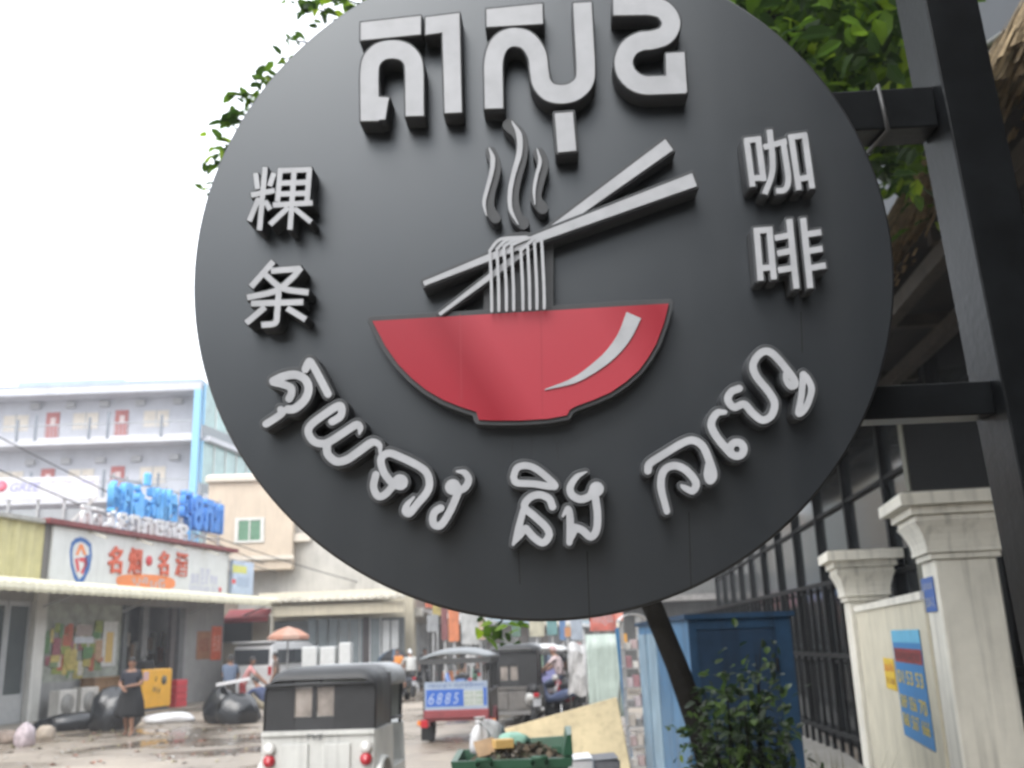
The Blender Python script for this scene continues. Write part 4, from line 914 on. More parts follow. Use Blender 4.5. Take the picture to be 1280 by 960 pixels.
# steel frame that carries the letters
stl = mat('galvanised_frame', (0.40, 0.40, 0.40), 0.5, 0.2, metal=0.4)
for k in range(9):
    u = SF.uz(138 + k * 17, 650, 0.5)[0]; s = MB(); s.box(u, u + 0.06, 0.5, 0.56, ROOFZ + 0.14, ROOFZ + 2.1); s.build('frame_post', stl, bl)
for dz in (0.5, 1.3, 1.95):
    ua, ub = SF.uz(136, 650, 0.5)[0], SF.uz(278, 650, 0.5)[0]; s = MB(); s.box(ua, ub, 0.565, 0.61, ROOFZ + dz, ROOFZ + dz + 0.06); s.build('frame_rail', stl, bl)
for xa in (250, 272):
    u = SF.uz(xa, 668, 0.5)[0]; s = MB(); s.bar((u, 0.58, ROOFZ + 1.0), (u - 1.2, 1.7, ROOFZ + 0.12), 0.06); s.build('frame_strut', stl, bl)

# ------------------------------------------------------------------ banner board behind, left edge
BF = Frame(-22.0, 36.0, 1.0, 0.10)
gb = thing('banner_board', 'white advertising board with blue lettering on a grey frame at the left edge', 'sign', BF.w(0, 0, 0), BF.rz)
(u0, z0), (u1, z1) = BF.uz(-60, 629), BF.uz(124, 596); z0 = BF.uz(60, 624)[1]; z1 = BF.uz(60, 596)[1]
s = MB(); s.box(u0, u1, 0, 0.1, z0, z1); s.build('board', mat('banner_white', (0.60, 0.60, 0.62), 0.55, 0.08, 2), gb)
(p0, q0), (p1, q1) = BF.uz(12, 615), BF.uz(52, 603); text_mesh('blue_print', 'GREE', mat('banner_blue', (0.30, 0.30, 0.58), 0.6), gb, p1 - p0, q1 - q0, (p0, -0.004, q0), offset=0.02, shear=0.25)
(p0, q0), (p1, q1) = BF.uz(-6, 614), BF.uz(9, 602); s = MB(); s.lathe([(0.0, -0.006), (0.22, -0.006), (0.22, -0.001)], ((p0 + p1) / 2, 0, (q0 + q1) / 2), 16, 'y'); s.build('red_logo', mat('banner_red', (0.66, 0.12, 0.18), 0.5), gb)
(p0, q0), (p1, q1) = BF.uz(63, 606), BF.uz(119, 599); text_mesh('blue_print', 'ម៉ាស៊ីនត្រជាក់', mat('banner_lilac', (0.42, 0.40, 0.66), 0.6), gb, p1 - p0, q1 - q0, (p0, -0.004, q0), offset=0.02)
(p0, q0), (p1, q1) = BF.uz(62, 617), BF.uz(112, 613); text_mesh('small_print', 'លក់ ជួសជុល ដំឡើង', mat('banner_lilac', (0, 0, 0)), gb, p1 - p0, q1 - q0, (p0, -0.004, q0))
for xa in (8, 45, 78, 110):
    u = BF.uz(xa, 620)[0]; s = MB(); s.box(u, u + 0.09, 0.11, 0.2, 3.0, z1 - 0.05); s.build('frame_post', stl, gb)
s = MB(); s.box(u0, u1 - 0.3, 0.2, 0.3, z0 - 1.1, z0 - 0.35); s.build('back_panel', mat('grey_back_panel', (0.34, 0.36, 0.37), 0.6, 0.15, 1.5), gb)
u = BF.uz(120, 627)[0]; s = MB(); s.bar((u, -0.05, z0 + 0.05), (u - 1.2, -0.05, z0 - 1.3), 0.07); s.build('brace', mat('pale_brace', (0.55, 0.55, 0.52), 0.6), gb)

# ------------------------------------------------------------------ apartment block with galleries
cor = at(245, 540, 58.0)
XF = Frame(cor.x, 58.0, 1.0, 0.0)
ab = thing('apartment_block', 'pale grey apartment block with open galleries, red doors and blue corner trim', 'building', XF.w(0, 0, 0), 0.0)
lw = mat('pale_lilac_wall', (0.50, 0.51, 0.555), 0.8, 0.12, 0.8, streak=0.1); slab_m = mat('gallery_slab', (0.52, 0.52, 0.55), 0.8, 0.1, 1)
zt = XF.uz(120, 481)[1]; fh = XF.uz(150, 583, 1.4)[1]; f_top = XF.uz(150, 513, 1.4)[1]; FLH = f_top - fh
s = MB(); s.box(-34, 0, 1.4, 16, 0, zt - 0.5); s.build('rear_wall', lw, ab)
s = MB(); s.box(-34.3, 0.25, -0.3, 16.2, zt - 0.62, zt - 0.1); s.build('roof_slab', lw, ab)
btrim = mat('sky_blue_trim', (0.22, 0.46, 0.66), 0.6, 0.1)
for k, (xa, xb_, dz) in enumerate(((-34.3, -11.2, 0.0), (-11.2, -4.6, 0.25), (-4.6, 0.27, 0.1))):
    s = MB(); s.box(xa, xb_, -0.33, 16.25, zt - 0.1 + 0.001 * k, zt + dz); s.build('parapet', mat('blue_grey_parapet', (0.36, 0.44, 0.52), 0.7, 0.12, 1), ab)
s = MB(); s.box(-0.12, 0.28, -0.36, 0.03, 0, zt - 0.6); s.build('corner_trim', btrim, ab)
doorm = mat('red_door', (0.40, 0.11, 0.10), 0.6, 0.15, 2); winm = mat('cream_window', (0.62, 0.56, 0.48), 0.6, 0.12, 2); wfr = mat('window_frame_pale', (0.55, 0.54, 0.52), 0.6)
dz_top = f_top
for fl in range(4):
    top = dz_top - fl * FLH
    if top < 3: break
    flo = top - 2.15
    s = MB(); s.box(-34.2, 0.1, -0.25, 1.4, flo - 0.32, flo - 0.02); s.build('gallery_slab', slab_m, ab)
    s = MB(); s.box(-34.2, -0.13, -0.2, -0.14, flo - 0.02, flo + 0.16); s.build('gallery_kerb', slab_m, ab)
    for k in range(150): s = MB() if k == 0 else s; u = -34 + k * 0.225; s.box(u, u + 0.03, -0.185, -0.155, flo + 0.161, flo + 0.92)
    tag(s.build('railing_bars', mat('pale_railing', (0.50, 0.52, 0.55), 0.5), ab), kind='stuff')
    s = MB(); s.box(-34.2, -0.13, -0.24, -0.1, flo + 0.921, flo + 0.98); s.build('handrail', mat('handrail_grey', (0.38, 0.40, 0.42), 0.5), ab)
    for px_ in (-60, 20, 43, 110, 133, 200):
        u = XF.uz(px_, 540, -0.2)[0]; s = MB(); s.box(u, u + 0.16, -0.26, -0.205, flo - 0.05, flo + 1.35 + 0.3 * (px_ % 2)); s.build('gallery_post', mat('dark_gallery_post', (0.16, 0.18, 0.21), 0.6), ab)
    for px_ in (-70, 66, 152):
        u = XF.uz(px_, 530, 1.4)[0]; s = MB(); s.box(u - 0.42, u + 0.42, 1.33, 1.398, flo, top); d_ = s.build('door', doorm, ab)
        s = MB(); s.box(u - 0.12, u + 0.2, 1.31, 1.328, top - 0.8, top - 0.35); s.build('door_number', mat('door_plate', (0.62, 0.5, 0.48), 0.6), d_)
    for px_ in (-30, 20, 107, 195):
        u = XF.uz(px_, 530, 1.4)[0]
        for sx in (-1, 1):
            s = MB(); c_ = u + sx * 0.42; s.box(c_ - 0.36, c_ + 0.36, 1.36, 1.398, top - 1.15, top - 0.1); d_ = s.build('window', winm, ab)
            
            for q_ in (c_ - 0.40, c_ + 0.361): s = MB(); s.box(q_, q_ + 0.039, 1.35, 1.399, top - 1.2, top - 0.05); s.build('frame', wfr, d_)
    for px_ in (44, 88, 130, 175, 222):
        u = XF.uz(px_, 530, 1.4)[0]; s = MB(); s.cbox(u - 0.3, u + 0.3, 1.12, 1.398, top + 0.25, top + 0.62, 0.03); s.build('wall_unit', mat('wall_unit_grey', (0.40, 0.40, 0.41), 0.6), ab)
# glazed flank of the same block
side = at(298, 560, 63.6); XS = Frame(cor.x + 0.3, 58.05, side.x - cor.x, 5.6)
tg = mat('pale_green_glass', (0.26, 0.40, 0.38), 0.15, 0.25, 0.8, spec=0.6); sg_m = mat('flank_dark', (0.20, 0.22, 0.23), 0.5, 0.2)
root2 = ab
fl_ = thing('glazed_stair_wing', 'green glazed wing with slabs at the corner of the apartment block', 'building', XS.w(0, 0, 0), XS.rz)
for fl in range(4):
    flo = dz_top - fl * FLH - 2.15
    s = MB(); s.box(0.2, 14, -0.5, 0.04, flo - 0.3, flo); s.build('slab', slab_m, fl_)
    s = MB(); s.box(0, 14, -0.2, -0.15, flo + 0.0, flo + 0.7); s.build('dark_band', sg_m, fl_)
    for k in range(9):
        s = MB(); s.box(0.1 + k * 1.5, 1.5 + k * 1.5, -0.1, -0.05, flo + 0.72, flo + FLH - 0.32); s.build('glass_pane', tg, fl_)
        s = MB(); s.box(k * 1.5, k * 1.5 + 0.09, -0.15, -0.02, flo + 0.7, flo + FLH - 0.31); s.build('mullion', btrim if k == 0 else wfr, fl_)
s = MB(); s.box(1.9, 14, 0.05, 1.6, 0, dz_top + 0.9); s.build('core', mat('flank_core', (0.34, 0.38, 0.39), 0.7), fl_)

# ------------------------------------------------------------------ cream house
CF = Frame(at(259, 650, 43).x, 43.0, 1.0, 0.03)
ch = thing('cream_house', 'cream plastered house with one small green window above the shops', 'house', CF.w(0, 0, 0), CF.rz)
cm = mat('cream_house_wall', (0.54, 0.45, 0.35), 0.85, 0.1, 1, streak=0.2); ctrim = mat('cream_house_trim', (0.60, 0.54, 0.46), 0.8, 0.1)
ht = CF.uz(290, 602)[1]; hu1 = CF.uz(366, 650)[0]; hb = CF.uz(330, 712)[1]
s = MB(); s.box(0, hu1, 0, 9, hb, ht); s.build('wall', cm, ch)
s = MB(); s.cbox(-0.15, hu1 + 0.15, -0.18, 9.1, ht + 0.001, ht + 0.32, 0.1); s.build('parapet', ctrim, ch)
z_ = CF.uz(330, 700)[1]; s = MB(); s.box(-0.1, hu1 + 0.1, -0.12, -0.001, z_, z_ + 0.18); s.build('string_course', ctrim, ch)
z2 = CF.uz(370, 676)[1]; s = MB(); s.box(hu1 + 0.001, hu1 + 0.75, 0.2, 9.0, z2, z2 + 0.35); s.build('side_cornice', ctrim, ch)
(wu0, wz0), (wu1, wz1) = CF.uz(297, 676), CF.uz(327, 650)
for side_ in (0, 1):
    a_ = wu0 + (wu1 - wu0) * (0.5 * side_); b_ = a_ + (wu1 - wu0) * 0.5
    s = MB(); s.box(a_ + 0.03, b_ - 0.03, -0.03, -0.004, wz0, wz1); s.build('window_pane', mat('green_pane', (0.10, 0.22, 0.13) if side_ == 0 else (0, 0, 0), 0.25, 0.2), ch)
for (x0, x1, z0, z1) in ((wu0 - 0.14, wu0 + 0.029, wz0 - 0.1, wz1 + 0.12), (wu1 - 0.029, wu1 + 0.14, wz0 - 0.1, wz1 + 0.12), (wu0 + 0.03, wu1 - 0.03, wz1 + 0.002, wz1 + 0.12), (wu0 + 0.03, wu1 - 0.03, wz0 - 0.1, wz0 - 0.002), ((wu0 + wu1) / 2 - 0.03, (wu0 + wu1) / 2 + 0.03, wz0, wz1)):
    s = MB(); s.box(x0, x1, -0.06, -0.003, z0, z1); s.build('window_frame', white_wall, ch)
s = MB(); s.box(0.3, hu1 + 3.0, 1.6, 9, 0, hb); s.build('recess_wall', mat('brown_recess', (0.30, 0.25, 0.20), 0.85, 0.15), ch)
wing_u = CF.uz(430, 690, 4.0)[0]; wz_ = CF.uz(400, 682, 4.0)[1] + 1.5
s = MB(); s.box(hu1 + 0.01, wing_u + 5.0, 4.0, 10, 0, wz_ + 1.5); s.build('rear_wing', mat('wing_tan', (0.42, 0.33, 0.24), 0.85, 0.1), ch)
(p0, q0), (p1, q1) = CF.uz(410, 717, 4.0), CF.uz(428, 697, 4.0)
for k in range(2):
    s = MB(); a_ = p0 + (p1 - p0) * 0.5 * k; s.box(a_ + 0.04, a_ + (p1 - p0) * 0.5, 3.96, 3.997, q0, q1); s.build('window_pane', mat('blue_pane', (0.20, 0.27, 0.30), 0.2), ch)

# ------------------------------------------------------------------ shop with the beige fascia
DF = Frame(at(318, 800, 39).x, 39.0, 1.0, -0.02)
ds = thing('shuttered_shop', 'low shop with beige fascia, tiled eave and glazed folding doors', 'shop', DF.w(0, 0, 0), DF.rz)
beige = mat('beige_fascia', (0.50, 0.45, 0.34), 0.75, 0.12, 1.2, streak=0.25); tile = mat('pale_roof_tile', (0.46, 0.42, 0.34), 0.8, 0.25, 3, rand=0.2)
du1 = DF.uz(506, 800)[0]
def drect(name, x0, y0, x1, y1, o0, o1, m, par=ds):
    s = MB(); (p0, q0), (p1, q1) = DF.uz(x0, y1, o0), DF.uz(x1, y0, o0); s.box(p0, p1, o0, o1, q0, q1); return s.build(name, m, par)
drect('fascia', 339, 752, 505, 771, -0.9, -0.7, beige)
zf = DF.uz(420, 752, -0.9)[1]
ti = MB(); u = DF.uz(322, 750, -0.9)[0]; k = 0
proto = None
while u < DF.uz(497, 750, -0.9)[0]:
    if proto is None:
        t_ = MB(); t_.add([(x, y, z) for (y, z0) in ((-1.15, -0.05), (0.2, 0.14)) for (x, z) in ((0.0, z0), (0.07, z0 + 0.07), (0.15, z0 + 0.09), (0.23, z0 + 0.07), (0.29, z0))], [(0, 1, 6, 5), (1, 2, 7, 6), (2, 3, 8, 7), (3, 4, 9, 8), (0, 4, 3, 2, 1)])
        proto = t_.mesh('roof_tile', tile); 
    o = link('roof_tile', proto, None, ds); o.location = (u, 0, zf + 0.08); u += 0.3
s = MB(); s.add([(DF.uz(318, 750, -0.9)[0], 0.21, zf + 0.24), (DF.uz(500, 750, -.9)[0], 0.21, zf + 0.24), (DF.uz(476, 730, 2)[0], 2.6, zf + 0.62), (DF.uz(318, 730, 2)[0], 2.6, zf + 0.62)], [(0, 1, 2, 3)]); s.build('upper_roof', mat('khaki_roof', (0.48, 0.43, 0.33), 0.8, 0.2), ds)
s = MB(); s.box(0.0, du1, 2.5, 8, 0, zf + 0.5); s.build('rear_block', beige, ds)
dgl = mat('folding_door_glass', (0.20, 0.23, 0.24), 0.15, 0.25, 1.0); dfr = mat('door_steel_white', (0.52, 0.53, 0.53), 0.5, 0.1)
drect('door_backing', 340, 771, 505, 872, 0.1, 0.3, mat('door_dark', (0.12, 0.13, 0.13), 0.7))
for k in range(8):
    xa = 384 + k * 13.2
    if k in (7,): drect('dark_opening', 453, 771, 464, 872, 0.03, 0.09, mat('opening_dark', (0.06, 0.05, 0.05), 0.8)); continue
    if k == 6: xa = 463
    drect('door_leaf', xa, 773, xa + 11.5, 840, 0.04, 0.07, dgl)
    drect('door_stile', xa + 11.5, 771, xa + 13.2, 870, 0.0, 0.08, dfr)
    drect('door_kick_panel', xa, 841, xa + 11.5, 870, 0.03, 0.075, dfr)
for xa, xb_ in ((478, 487), (489, 498)): drect('pale_panel', xa, 775, xb_, 868, -0.05, 0.02, mat('pale_grey_panel', (0.45, 0.46, 0.46), 0.6, 0.1))
# yellow-pink shop corner with a red canopy between the two
rs = thing('corner_stall', 'small pale yellow shop corner with red canopy and black window', 'shop', DF.w(0, 0, 0), DF.rz)
drect('wall', 272, 770, 336, 868, 0.5, 0.8, mat('pale_yellow_wall', (0.56, 0.50, 0.38), 0.8, 0.12, 1), rs)
drect('black_window', 279, 775, 315, 803, 0.42, 0.5, mat('black_window', (0.03, 0.03, 0.03), 0.35), rs)
s = MB(); (p0, q0), (p1, q1) = DF.uz(280, 773, -0.2), DF.uz(336, 763, -0.2); s.add([(p0, -0.3, q0), (p1, -0.3, q0), (p1, 0.49, q1 + 0.1), (p0, 0.49, q1 + 0.1), (p0, -0.3, q0 - 0.18), (p1, -0.3, q0 - 0.18)], [(0, 1, 2, 3), (0, 4, 5, 1)]); o = s.build('red_canopy', mat('red_canopy', (0.50, 0.08, 0.09), 0.6, 0.15), rs)
sol = o.modifiers.new('thickness', 'SOLIDIFY'); sol.thickness = 0.02

# ------------------------------------------------------------------ farther shops down the street (left row runs on towards the right)
pal = [(0.46, 0.44, 0.40), (0.50, 0.42, 0.33), (0.34, 0.37, 0.36), (0.52, 0.50, 0.45), (0.40, 0.33, 0.28), (0.45, 0.46, 0.50), (0.5, 0.46, 0.36)]
fl0 = np.array([DF.w(du1, 0, 0).x + 0.4, 42.0]); fd = np.array([0.30, 1.0]) / math.hypot(0.30, 1.0)
dist = 0.0; sign_cols = [(0.62, 0.14, 0.06), (0.55, 0.55, 0.52), (0.10, 0.22, 0.45), (0.55, 0.12, 0.10), (0.22, 0.36, 0.22), (0.60, 0.42, 0.10)]
names = ['with a grey roller shutter', 'with a tan front', 'with a greenish front', 'with a white front', 'with a brown front', 'with a bluish front', 'with a yellow front', 'at the far end of the street', 'last in the row']
for k in range(9):
    wd_ = 5.5 + 1.2 * (k % 3); p = fl0 + fd * dist; F_ = Frame(p[0], p[1], fd[0], fd[1])
    sp_ = thing('shophouse', 'distant shophouse ' + names[k] + ', seen under the round sign', 'shophouse', F_.w(0, 0, 0), F_.rz, 'shophouses down the street')
    m_ = mat('shophouse_%d' % k, pal[k % 7], 0.8, 0.15, 1, streak=0.25); H_ = 7.5 + (k * 37 % 5) * 0.7
    s = MB(); s.box(0, wd_ - 0.02, 0.5, 9, 0, H_); s.build('wall', m_, sp_)
    s = MB(); s.box(0.0, wd_ - 0.02, 0.0, 0.499, 3.0, 3.35); s.build('ledge', m_, sp_)
    for j in range(3):
        a_ = 0.3 + j * (wd_ - 0.5) / 3; s = MB(); s.box(a_, a_ + (wd_ - 0.5) / 3 - 0.15, 0.42, 0.499, 0.1, 2.7); s.build('shutter', mat('shutter_%d' % ((j + k) % 4), [(0.30, 0.31, 0.31), (0.13, 0.12, 0.11), (0.42, 0.42, 0.40), (0.20, 0.16, 0.13)][(j + k) % 4], 0.6, 0.25, 2), sp_)
        s = MB(); s.box(a_ + 0.2, a_ + 1.2, 0.44, 0.499, 4.3, 5.7); s.build('window', mat('far_window', (0.12, 0.14, 0.15), 0.3), sp_)
    s = MB(); s.box(0.2, wd_ - 0.3, -0.15, -0.05, 3.36, 4.25); s.build('signboard', mat('far_sign_%d' % (k % 6), sign_cols[k % 6], 0.6, 0.3, 1.5), sp_)
    s = MB(); s.add([(0.1, -1.6, 2.75), (wd_ - 0.1, -1.6, 2.75), (wd_ - 0.1, 0.0, 3.2), (0.1, 0.0, 3.2), (0.1, -1.6, 2.6), (wd_ - 0.1, -1.6, 2.6)], [(0, 1, 2, 3), (0, 4, 5, 1)]); o = s.build('awning', mat('far_awning_%d' % (k % 3), [(0.44, 0.44, 0.43), (0.20, 0.26, 0.30), (0.46, 0.40, 0.30)][k % 3], 0.6, 0.2, 2), sp_)
    for j in range(4):
        s = MB(); a_ = 0.4 + j * wd_ / 4.3; s.box(a_, a_ + 0.6, -1.2 + 0.1 * j, -0.7 + 0.1 * j, 0, 0.7 + 0.35 * ((j * k) % 3)); s.build('goods_stack', mat('far_goods_%d' % ((j * 3 + k) % 6), [(0.48, 0.2, 0.1), (0.5, 0.48, 0.45), (0.13, 0.18, 0.28), (0.30, 0.22, 0.15), (0.5, 0.42, 0.12), (0.15, 0.26, 0.15)][(j * 3 + k) % 6], 0.7, 0.3, 4), sp_)
    dist += wd_
# upright banners and small signs in front of the far shops
def far_sign(name, label, x0, y0, x1, y1, Y, col, cat='banner', txt=None):
    A_, B_ = at(x0, y1, Y), at(x1, y0, Y)
    t = thing(name, label, cat, (0.5 * (A_.x + B_.x), Y, 0)); hw = abs(B_.x - A_.x) / 2
    s = MB(); s.box(-hw, hw, -0.04, 0.04, A_.z, B_.z); s.build('panel', mat('ink_' + label.replace(' ', '_')[:40], tuple(0.75 * c + 0.04 for c in col), 0.7, 0.4, 2), t)
    s = MB(); s.box(-0.04, 0.04, 0.045, 0.12, 0, B_.z - 0.05); s.build('post', stl, t)
    if txt: text_mesh('print', txt, white_m, t, hw * 1.5, (B_.z - A_.z) * 0.5, (-hw * 0.75, -0.046, A_.z + (B_.z - A_.z) * 0.25))
    return t
far_sign('street_banner', 'tall narrow orange banner behind the cart with blue advert', 561, 740, 573, 802, 34, (0.70, 0.20, 0.06))
far_sign('street_banner', 'narrow dark red banner left of the tall orange one', 552, 755, 559, 800, 36, (0.22, 0.05, 0.05))
far_sign('street_sign', 'wide red-orange shop sign above the pale green sheet', 738, 762, 769, 789, 33, (0.70, 0.15, 0.10), 'sign', 'កាហ្វេ')
far_sign('street_sign', 'white square sign right of the orange banner', 577, 764, 598, 806, 37, (0.55, 0.56, 0.55), 'sign')
far_sign('street_sign', 'pale blue sign board between the carts and the red-orange sign', 714, 770, 727, 800, 38, (0.38, 0.44, 0.52), 'sign')
far_sign('street_sign', 'cream sign above the white cart roof', 662, 776, 680, 796, 40, (0.55, 0.52, 0.38), 'sign')
far_sign('street_sign', 'beige sign left of the hanging twig', 594, 772, 606, 800, 39, (0.58, 0.42, 0.30), 'sign')

for lab, x0, y0, x1, y1, Y, c in (('small yellow sign high beyond the cart with blue advert', 541, 748, 551, 770, 41, (0.55, 0.42, 0.10)), ('small teal sign beside the cream sign', 684, 772, 696, 794, 42, (0.12, 0.30, 0.30)),
        ('small white sign with grey edge above the orange banner', 574, 742, 590, 762, 43, (0.5, 0.5, 0.48)), ('narrow blue upright sign right of the cream sign', 700, 764, 706, 800, 41, (0.08, 0.20, 0.42)), ('pink square sign below the pale blue board', 716, 803, 726, 815, 36, (0.55, 0.28, 0.28)),
        ('dark green upright sign between beige and cream signs', 640, 768, 650, 796, 44, (0.06, 0.15, 0.10)), ('small orange square sign beside the teal one', 706, 784, 713, 796, 40, (0.6, 0.26, 0.08)), ('grey rectangular sign left of the dark red banner', 534, 768, 548, 790, 39, (0.34, 0.35, 0.36))):
    far_sign('street_sign', lab, x0, y0, x1, y1, Y, c, 'sign')
# power lines and a street pole
wire = mat('black_cable', (0.05, 0.05, 0.05), 0.6)
def cable(label, A_, B_, sag, r_=0.022):
    n_ = 16; s = MB(); s.tube([A_.lerp(B_, k / n_) - Vector((0, 0, sag * 4 * (k / n_) * (1 - k / n_))) for k in range(n_ + 1)], r_, 5)
    tag(s.build('overhead_cable', wire), label, 'cable', 'overhead cables')
cable('thin overhead cable drooping across the apartment block galleries', at(-60, 515, 30), at(330, 705, 41), 0.15)
cable('lower overhead cable running beside the blue roof letters', at(-60, 560, 31), at(345, 715, 42), 0.3)
cable('overhead cable passing in front of the cream house', at(240, 660, 40), at(520, 745, 44), 0.2)
pp = at(527, 850, 44); up_ = thing('utility_pole', 'concrete street pole with crossarm beyond the beige fascia shop', 'pole', (pp.x, 44, 0))
s = MB(); s.tube([(0, 0, 0), (0, 0, 4), (0, 0, 9)], [0.16, 0.14, 0.11], 10); s.build('shaft', mat('concrete_pole', (0.30, 0.29, 0.28), 0.85, 0.2), up_)
s = MB(); s.box(-0.9, 0.9, -0.06, 0.06, 8.0, 8.14); s.build('crossarm', stl, up_)

# unseen dark blocks added behind the camera to darken what sign and post mirror
hb_ = thing('corner_blocker', 'unseen dark tall block added behind the camera on the right to darken reflections', 'building', (0, 0, 0))
s = MB(); s.box(1.5, 16, -34, -4.5, 0, 15); s.build('wall', mat('corner_blocker_wall', (0.03, 0.03, 0.03), 0.8, 0.15, 1), hb_)
for i in range(6):
    for j in range(3):
        s = MB(); s.box(1.46, 1.498, -32 + i * 5, -29.6 + i * 5, 3.5 + j * 3.1, 5.2 + j * 3.1); s.build('window', mat('far_window', (0, 0, 0)), hb_)
hc_ = thing('opposite_blocker', 'unseen dark low block added across the street behind the camera to darken reflections', 'building', (0, 0, 0))
s = MB(); s.box(-30, 1.4, -34, -24, 0, 8.5); s.build('wall', mat('opposite_blocker_wall', (0.07, 0.068, 0.062), 0.8, 0.15, 1), hc_)
for i in range(7):
    s = MB(); s.box(-28 + i * 4.2, -25.5 + i * 4.2, -23.998, -23.95, 4.3, 6.0); s.build('window', mat('far_window', (0, 0, 0)), hc_)

# ------------------------------------------------------------------ vehicles
rub = mat('tyre_rubber', (0.018, 0.018, 0.018), 0.85, 0.2); rimm = mat('wheel_rim', (0.32, 0.32, 0.33), 0.4, 0.15, metal=0.7)
blackv = mat('canopy_black_vinyl', (0.022, 0.022, 0.023), 0.5, 0.2, 6, 0.12, 18); chrome = mat('dull_chrome', (0.5, 0.5, 0.5), 0.3, 0.1, metal=0.8)
tailred = mat('tail_lamp_red', (0.42, 0.02, 0.03), 0.25); lampw = mat('lamp_clear', (0.62, 0.60, 0.57), 0.2); ambr = mat('lamp_amber', (0.65, 0.2, 0.03), 0.25)
clearw = mat('plastic_window', (0.34, 0.30, 0.27), 0.15, 0.35, 4, spec=0.6)
def wheel(parent, x, y, r, w_, steer=0.0):
    s = MB(); s.lathe([(r * 0.62, -w_ / 2), (r * 0.9, -w_ / 2), (r, -w_ * 0.3), (r, w_ * 0.3), (r * 0.9, w_ / 2), (r * 0.62, w_ / 2)], (0, 0, 0), 22, 'x'); t = s.build('tyre', rub, parent); t.location = (x, y, r)
    s = MB(); s.lathe([(r * 0.1, -w_ * 0.42), (r * 0.6, -w_ * 0.34), (r * 0.6, w_ * 0.34), (r * 0.1, w_ * 0.42)], (0, 0, 0), 14, 'x'); s.build('rim', rimm, t)
def arch(hw, z0, z1, y, rr=0.22, n=5, lean=0.0):
    """open cross-section: up one side, over, down the other"""
    P = [(-hw, y, z0)]
    for k in range(n + 1): a = math.pi - (math.pi / 2) * k / n; P.append((-hw + rr + lean + rr * math.cos(a), y, z1 - rr + rr * math.sin(a)))
    for k in range(n + 1): a = math.pi / 2 * (1 - k / n); P.append((hw - rr - lean + rr * math.cos(a), y, z1 - rr + rr * math.sin(a)))
    P.append((hw, y, z0)); return P
def auto_rickshaw(label, X, Y, rz, bodym, W_=1.28, Hh=1.57, group='three wheeled taxis on the street'):
    t = thing('auto_rickshaw', label, 'auto rickshaw', (X, Y, 0), rz, group); hw = W_ / 2; zb = 0.90 if Hh < 1.6 else 0.8
    # body tub: bulged rear, sides with cut-outs, front apron
    s = MB(); secs = []
    for y, z1, h_ in ((0.0, zb, hw - 0.03), (0.05, zb, hw), (0.9, zb, hw), (0.95, 0.42, hw), (1.65, 0.42, hw), (1.7, zb - 0.05, hw - 0.03), (2.2, zb, hw * 0.72), (2.55, zb + 0.1, hw * 0.3)):
        secs.append([(-h_, y, z1), (-h_, y, 0.25), (h_, y, 0.25), (h_, y, z1)])
    s.loft(secs, closed=True); s.add([v for v in secs[0]], [(0, 1, 2, 3)]); s.add([v for v in secs[-1]], [(3, 2, 1, 0)]); s.build('body', bodym, t)
    for x0, x1 in ((-hw * 0.62, -hw * 0.16), (hw * 0.1, hw * 0.56)):
        s = MB(); s.cbox(x0, x1, -0.022, -0.001, 0.34, zb - 0.12, 0.008); s.build('rear_panel', bodym, t)
    s = MB(); s.box(-hw + 0.02, hw - 0.02, -0.03, 0.04, zb - 0.035, zb + 0.012); s.build('waist_rail', bodym, t)
    s = MB(); s.box(-hw * 0.9, hw * 0.9, -0.08, -0.03, 0.22, 0.30); s.build('bumper', chrome, t)
    # canopy shell
    s = MB(); s.smooth = True
    s.loft([arch(hw - 0.02, zb + 0.01, Hh - 0.13, 0.02, 0.16), arch(hw - 0.03, zb + 0.01, Hh - 0.03, 0.16, 0.2), arch(hw - 0.03, zb + 0.01, Hh, 0.4, 0.22), arch(hw - 0.04, zb + 0.01, Hh, 0.95, 0.22)])
    o = s.build('canopy', blackv, t); sol = o.modifiers.new('cloth_thickness', 'SOLIDIFY'); sol.thickness = 0.015
    s = MB(); s.smooth = True
    s.loft([[p for p in arch(hw - 0.04, Hh - 0.25, Hh, y, 0.2)] for y in (0.96, 1.5, 1.95)] + [[p for p in arch(hw - 0.12, Hh - 0.27, Hh - 0.07, 2.15, 0.18)]]); o = s.build('roof_front', mat('grey_roof_sheet', (0.30, 0.31, 0.32), 0.4, 0.15), t); sol = o.modifiers.new('sheet_thickness', 'SOLIDIFY'); sol.thickness = 0.012
    # rear curtain with a two part window
    z0, z1 = zb + 0.01, Hh - 0.16; wx, wz0, wz1 = hw * 0.50, zb + 0.15, zb + 0.46; xo = -0.06
    a_ = hw - 0.035; s = MB()
    for (x0, x1, q0, q1) in ((-a_, xo - wx + 0.10, z0, z1), (xo + wx - 0.1, a_, z0, z1), (xo - wx + 0.1, xo + wx - 0.1, z0, wz0), (xo - wx + 0.1, xo + wx - 0.1, wz1, z1), (xo - 0.025, xo + 0.025, wz0, wz1)):
        s.add([(x0, 0.025, q0), (x1, 0.025, q0), (x1, 0.04, q1), (x0, 0.04, q1), (x0, 0.045, q0), (x1, 0.045, q0), (x1, 0.06, q1), (x0, 0.06, q1)], [(0, 1, 2, 3), (7, 6, 5, 4), (0, 4, 5, 1), (1, 5, 6, 2), (2, 6, 7, 3), (3, 7, 4, 0)])
    s.build('rear_curtain', blackv, t)
    for x0, x1 in ((xo - wx + 0.1, xo - 0.025), (xo + 0.025, xo + wx - 0.1)):
        s = MB(); s.box(x0 + 0.004, x1 - 0.004, 0.05, 0.054, wz0 + 0.004, wz1 - 0.004); s.build('rear_window', clearw, t)
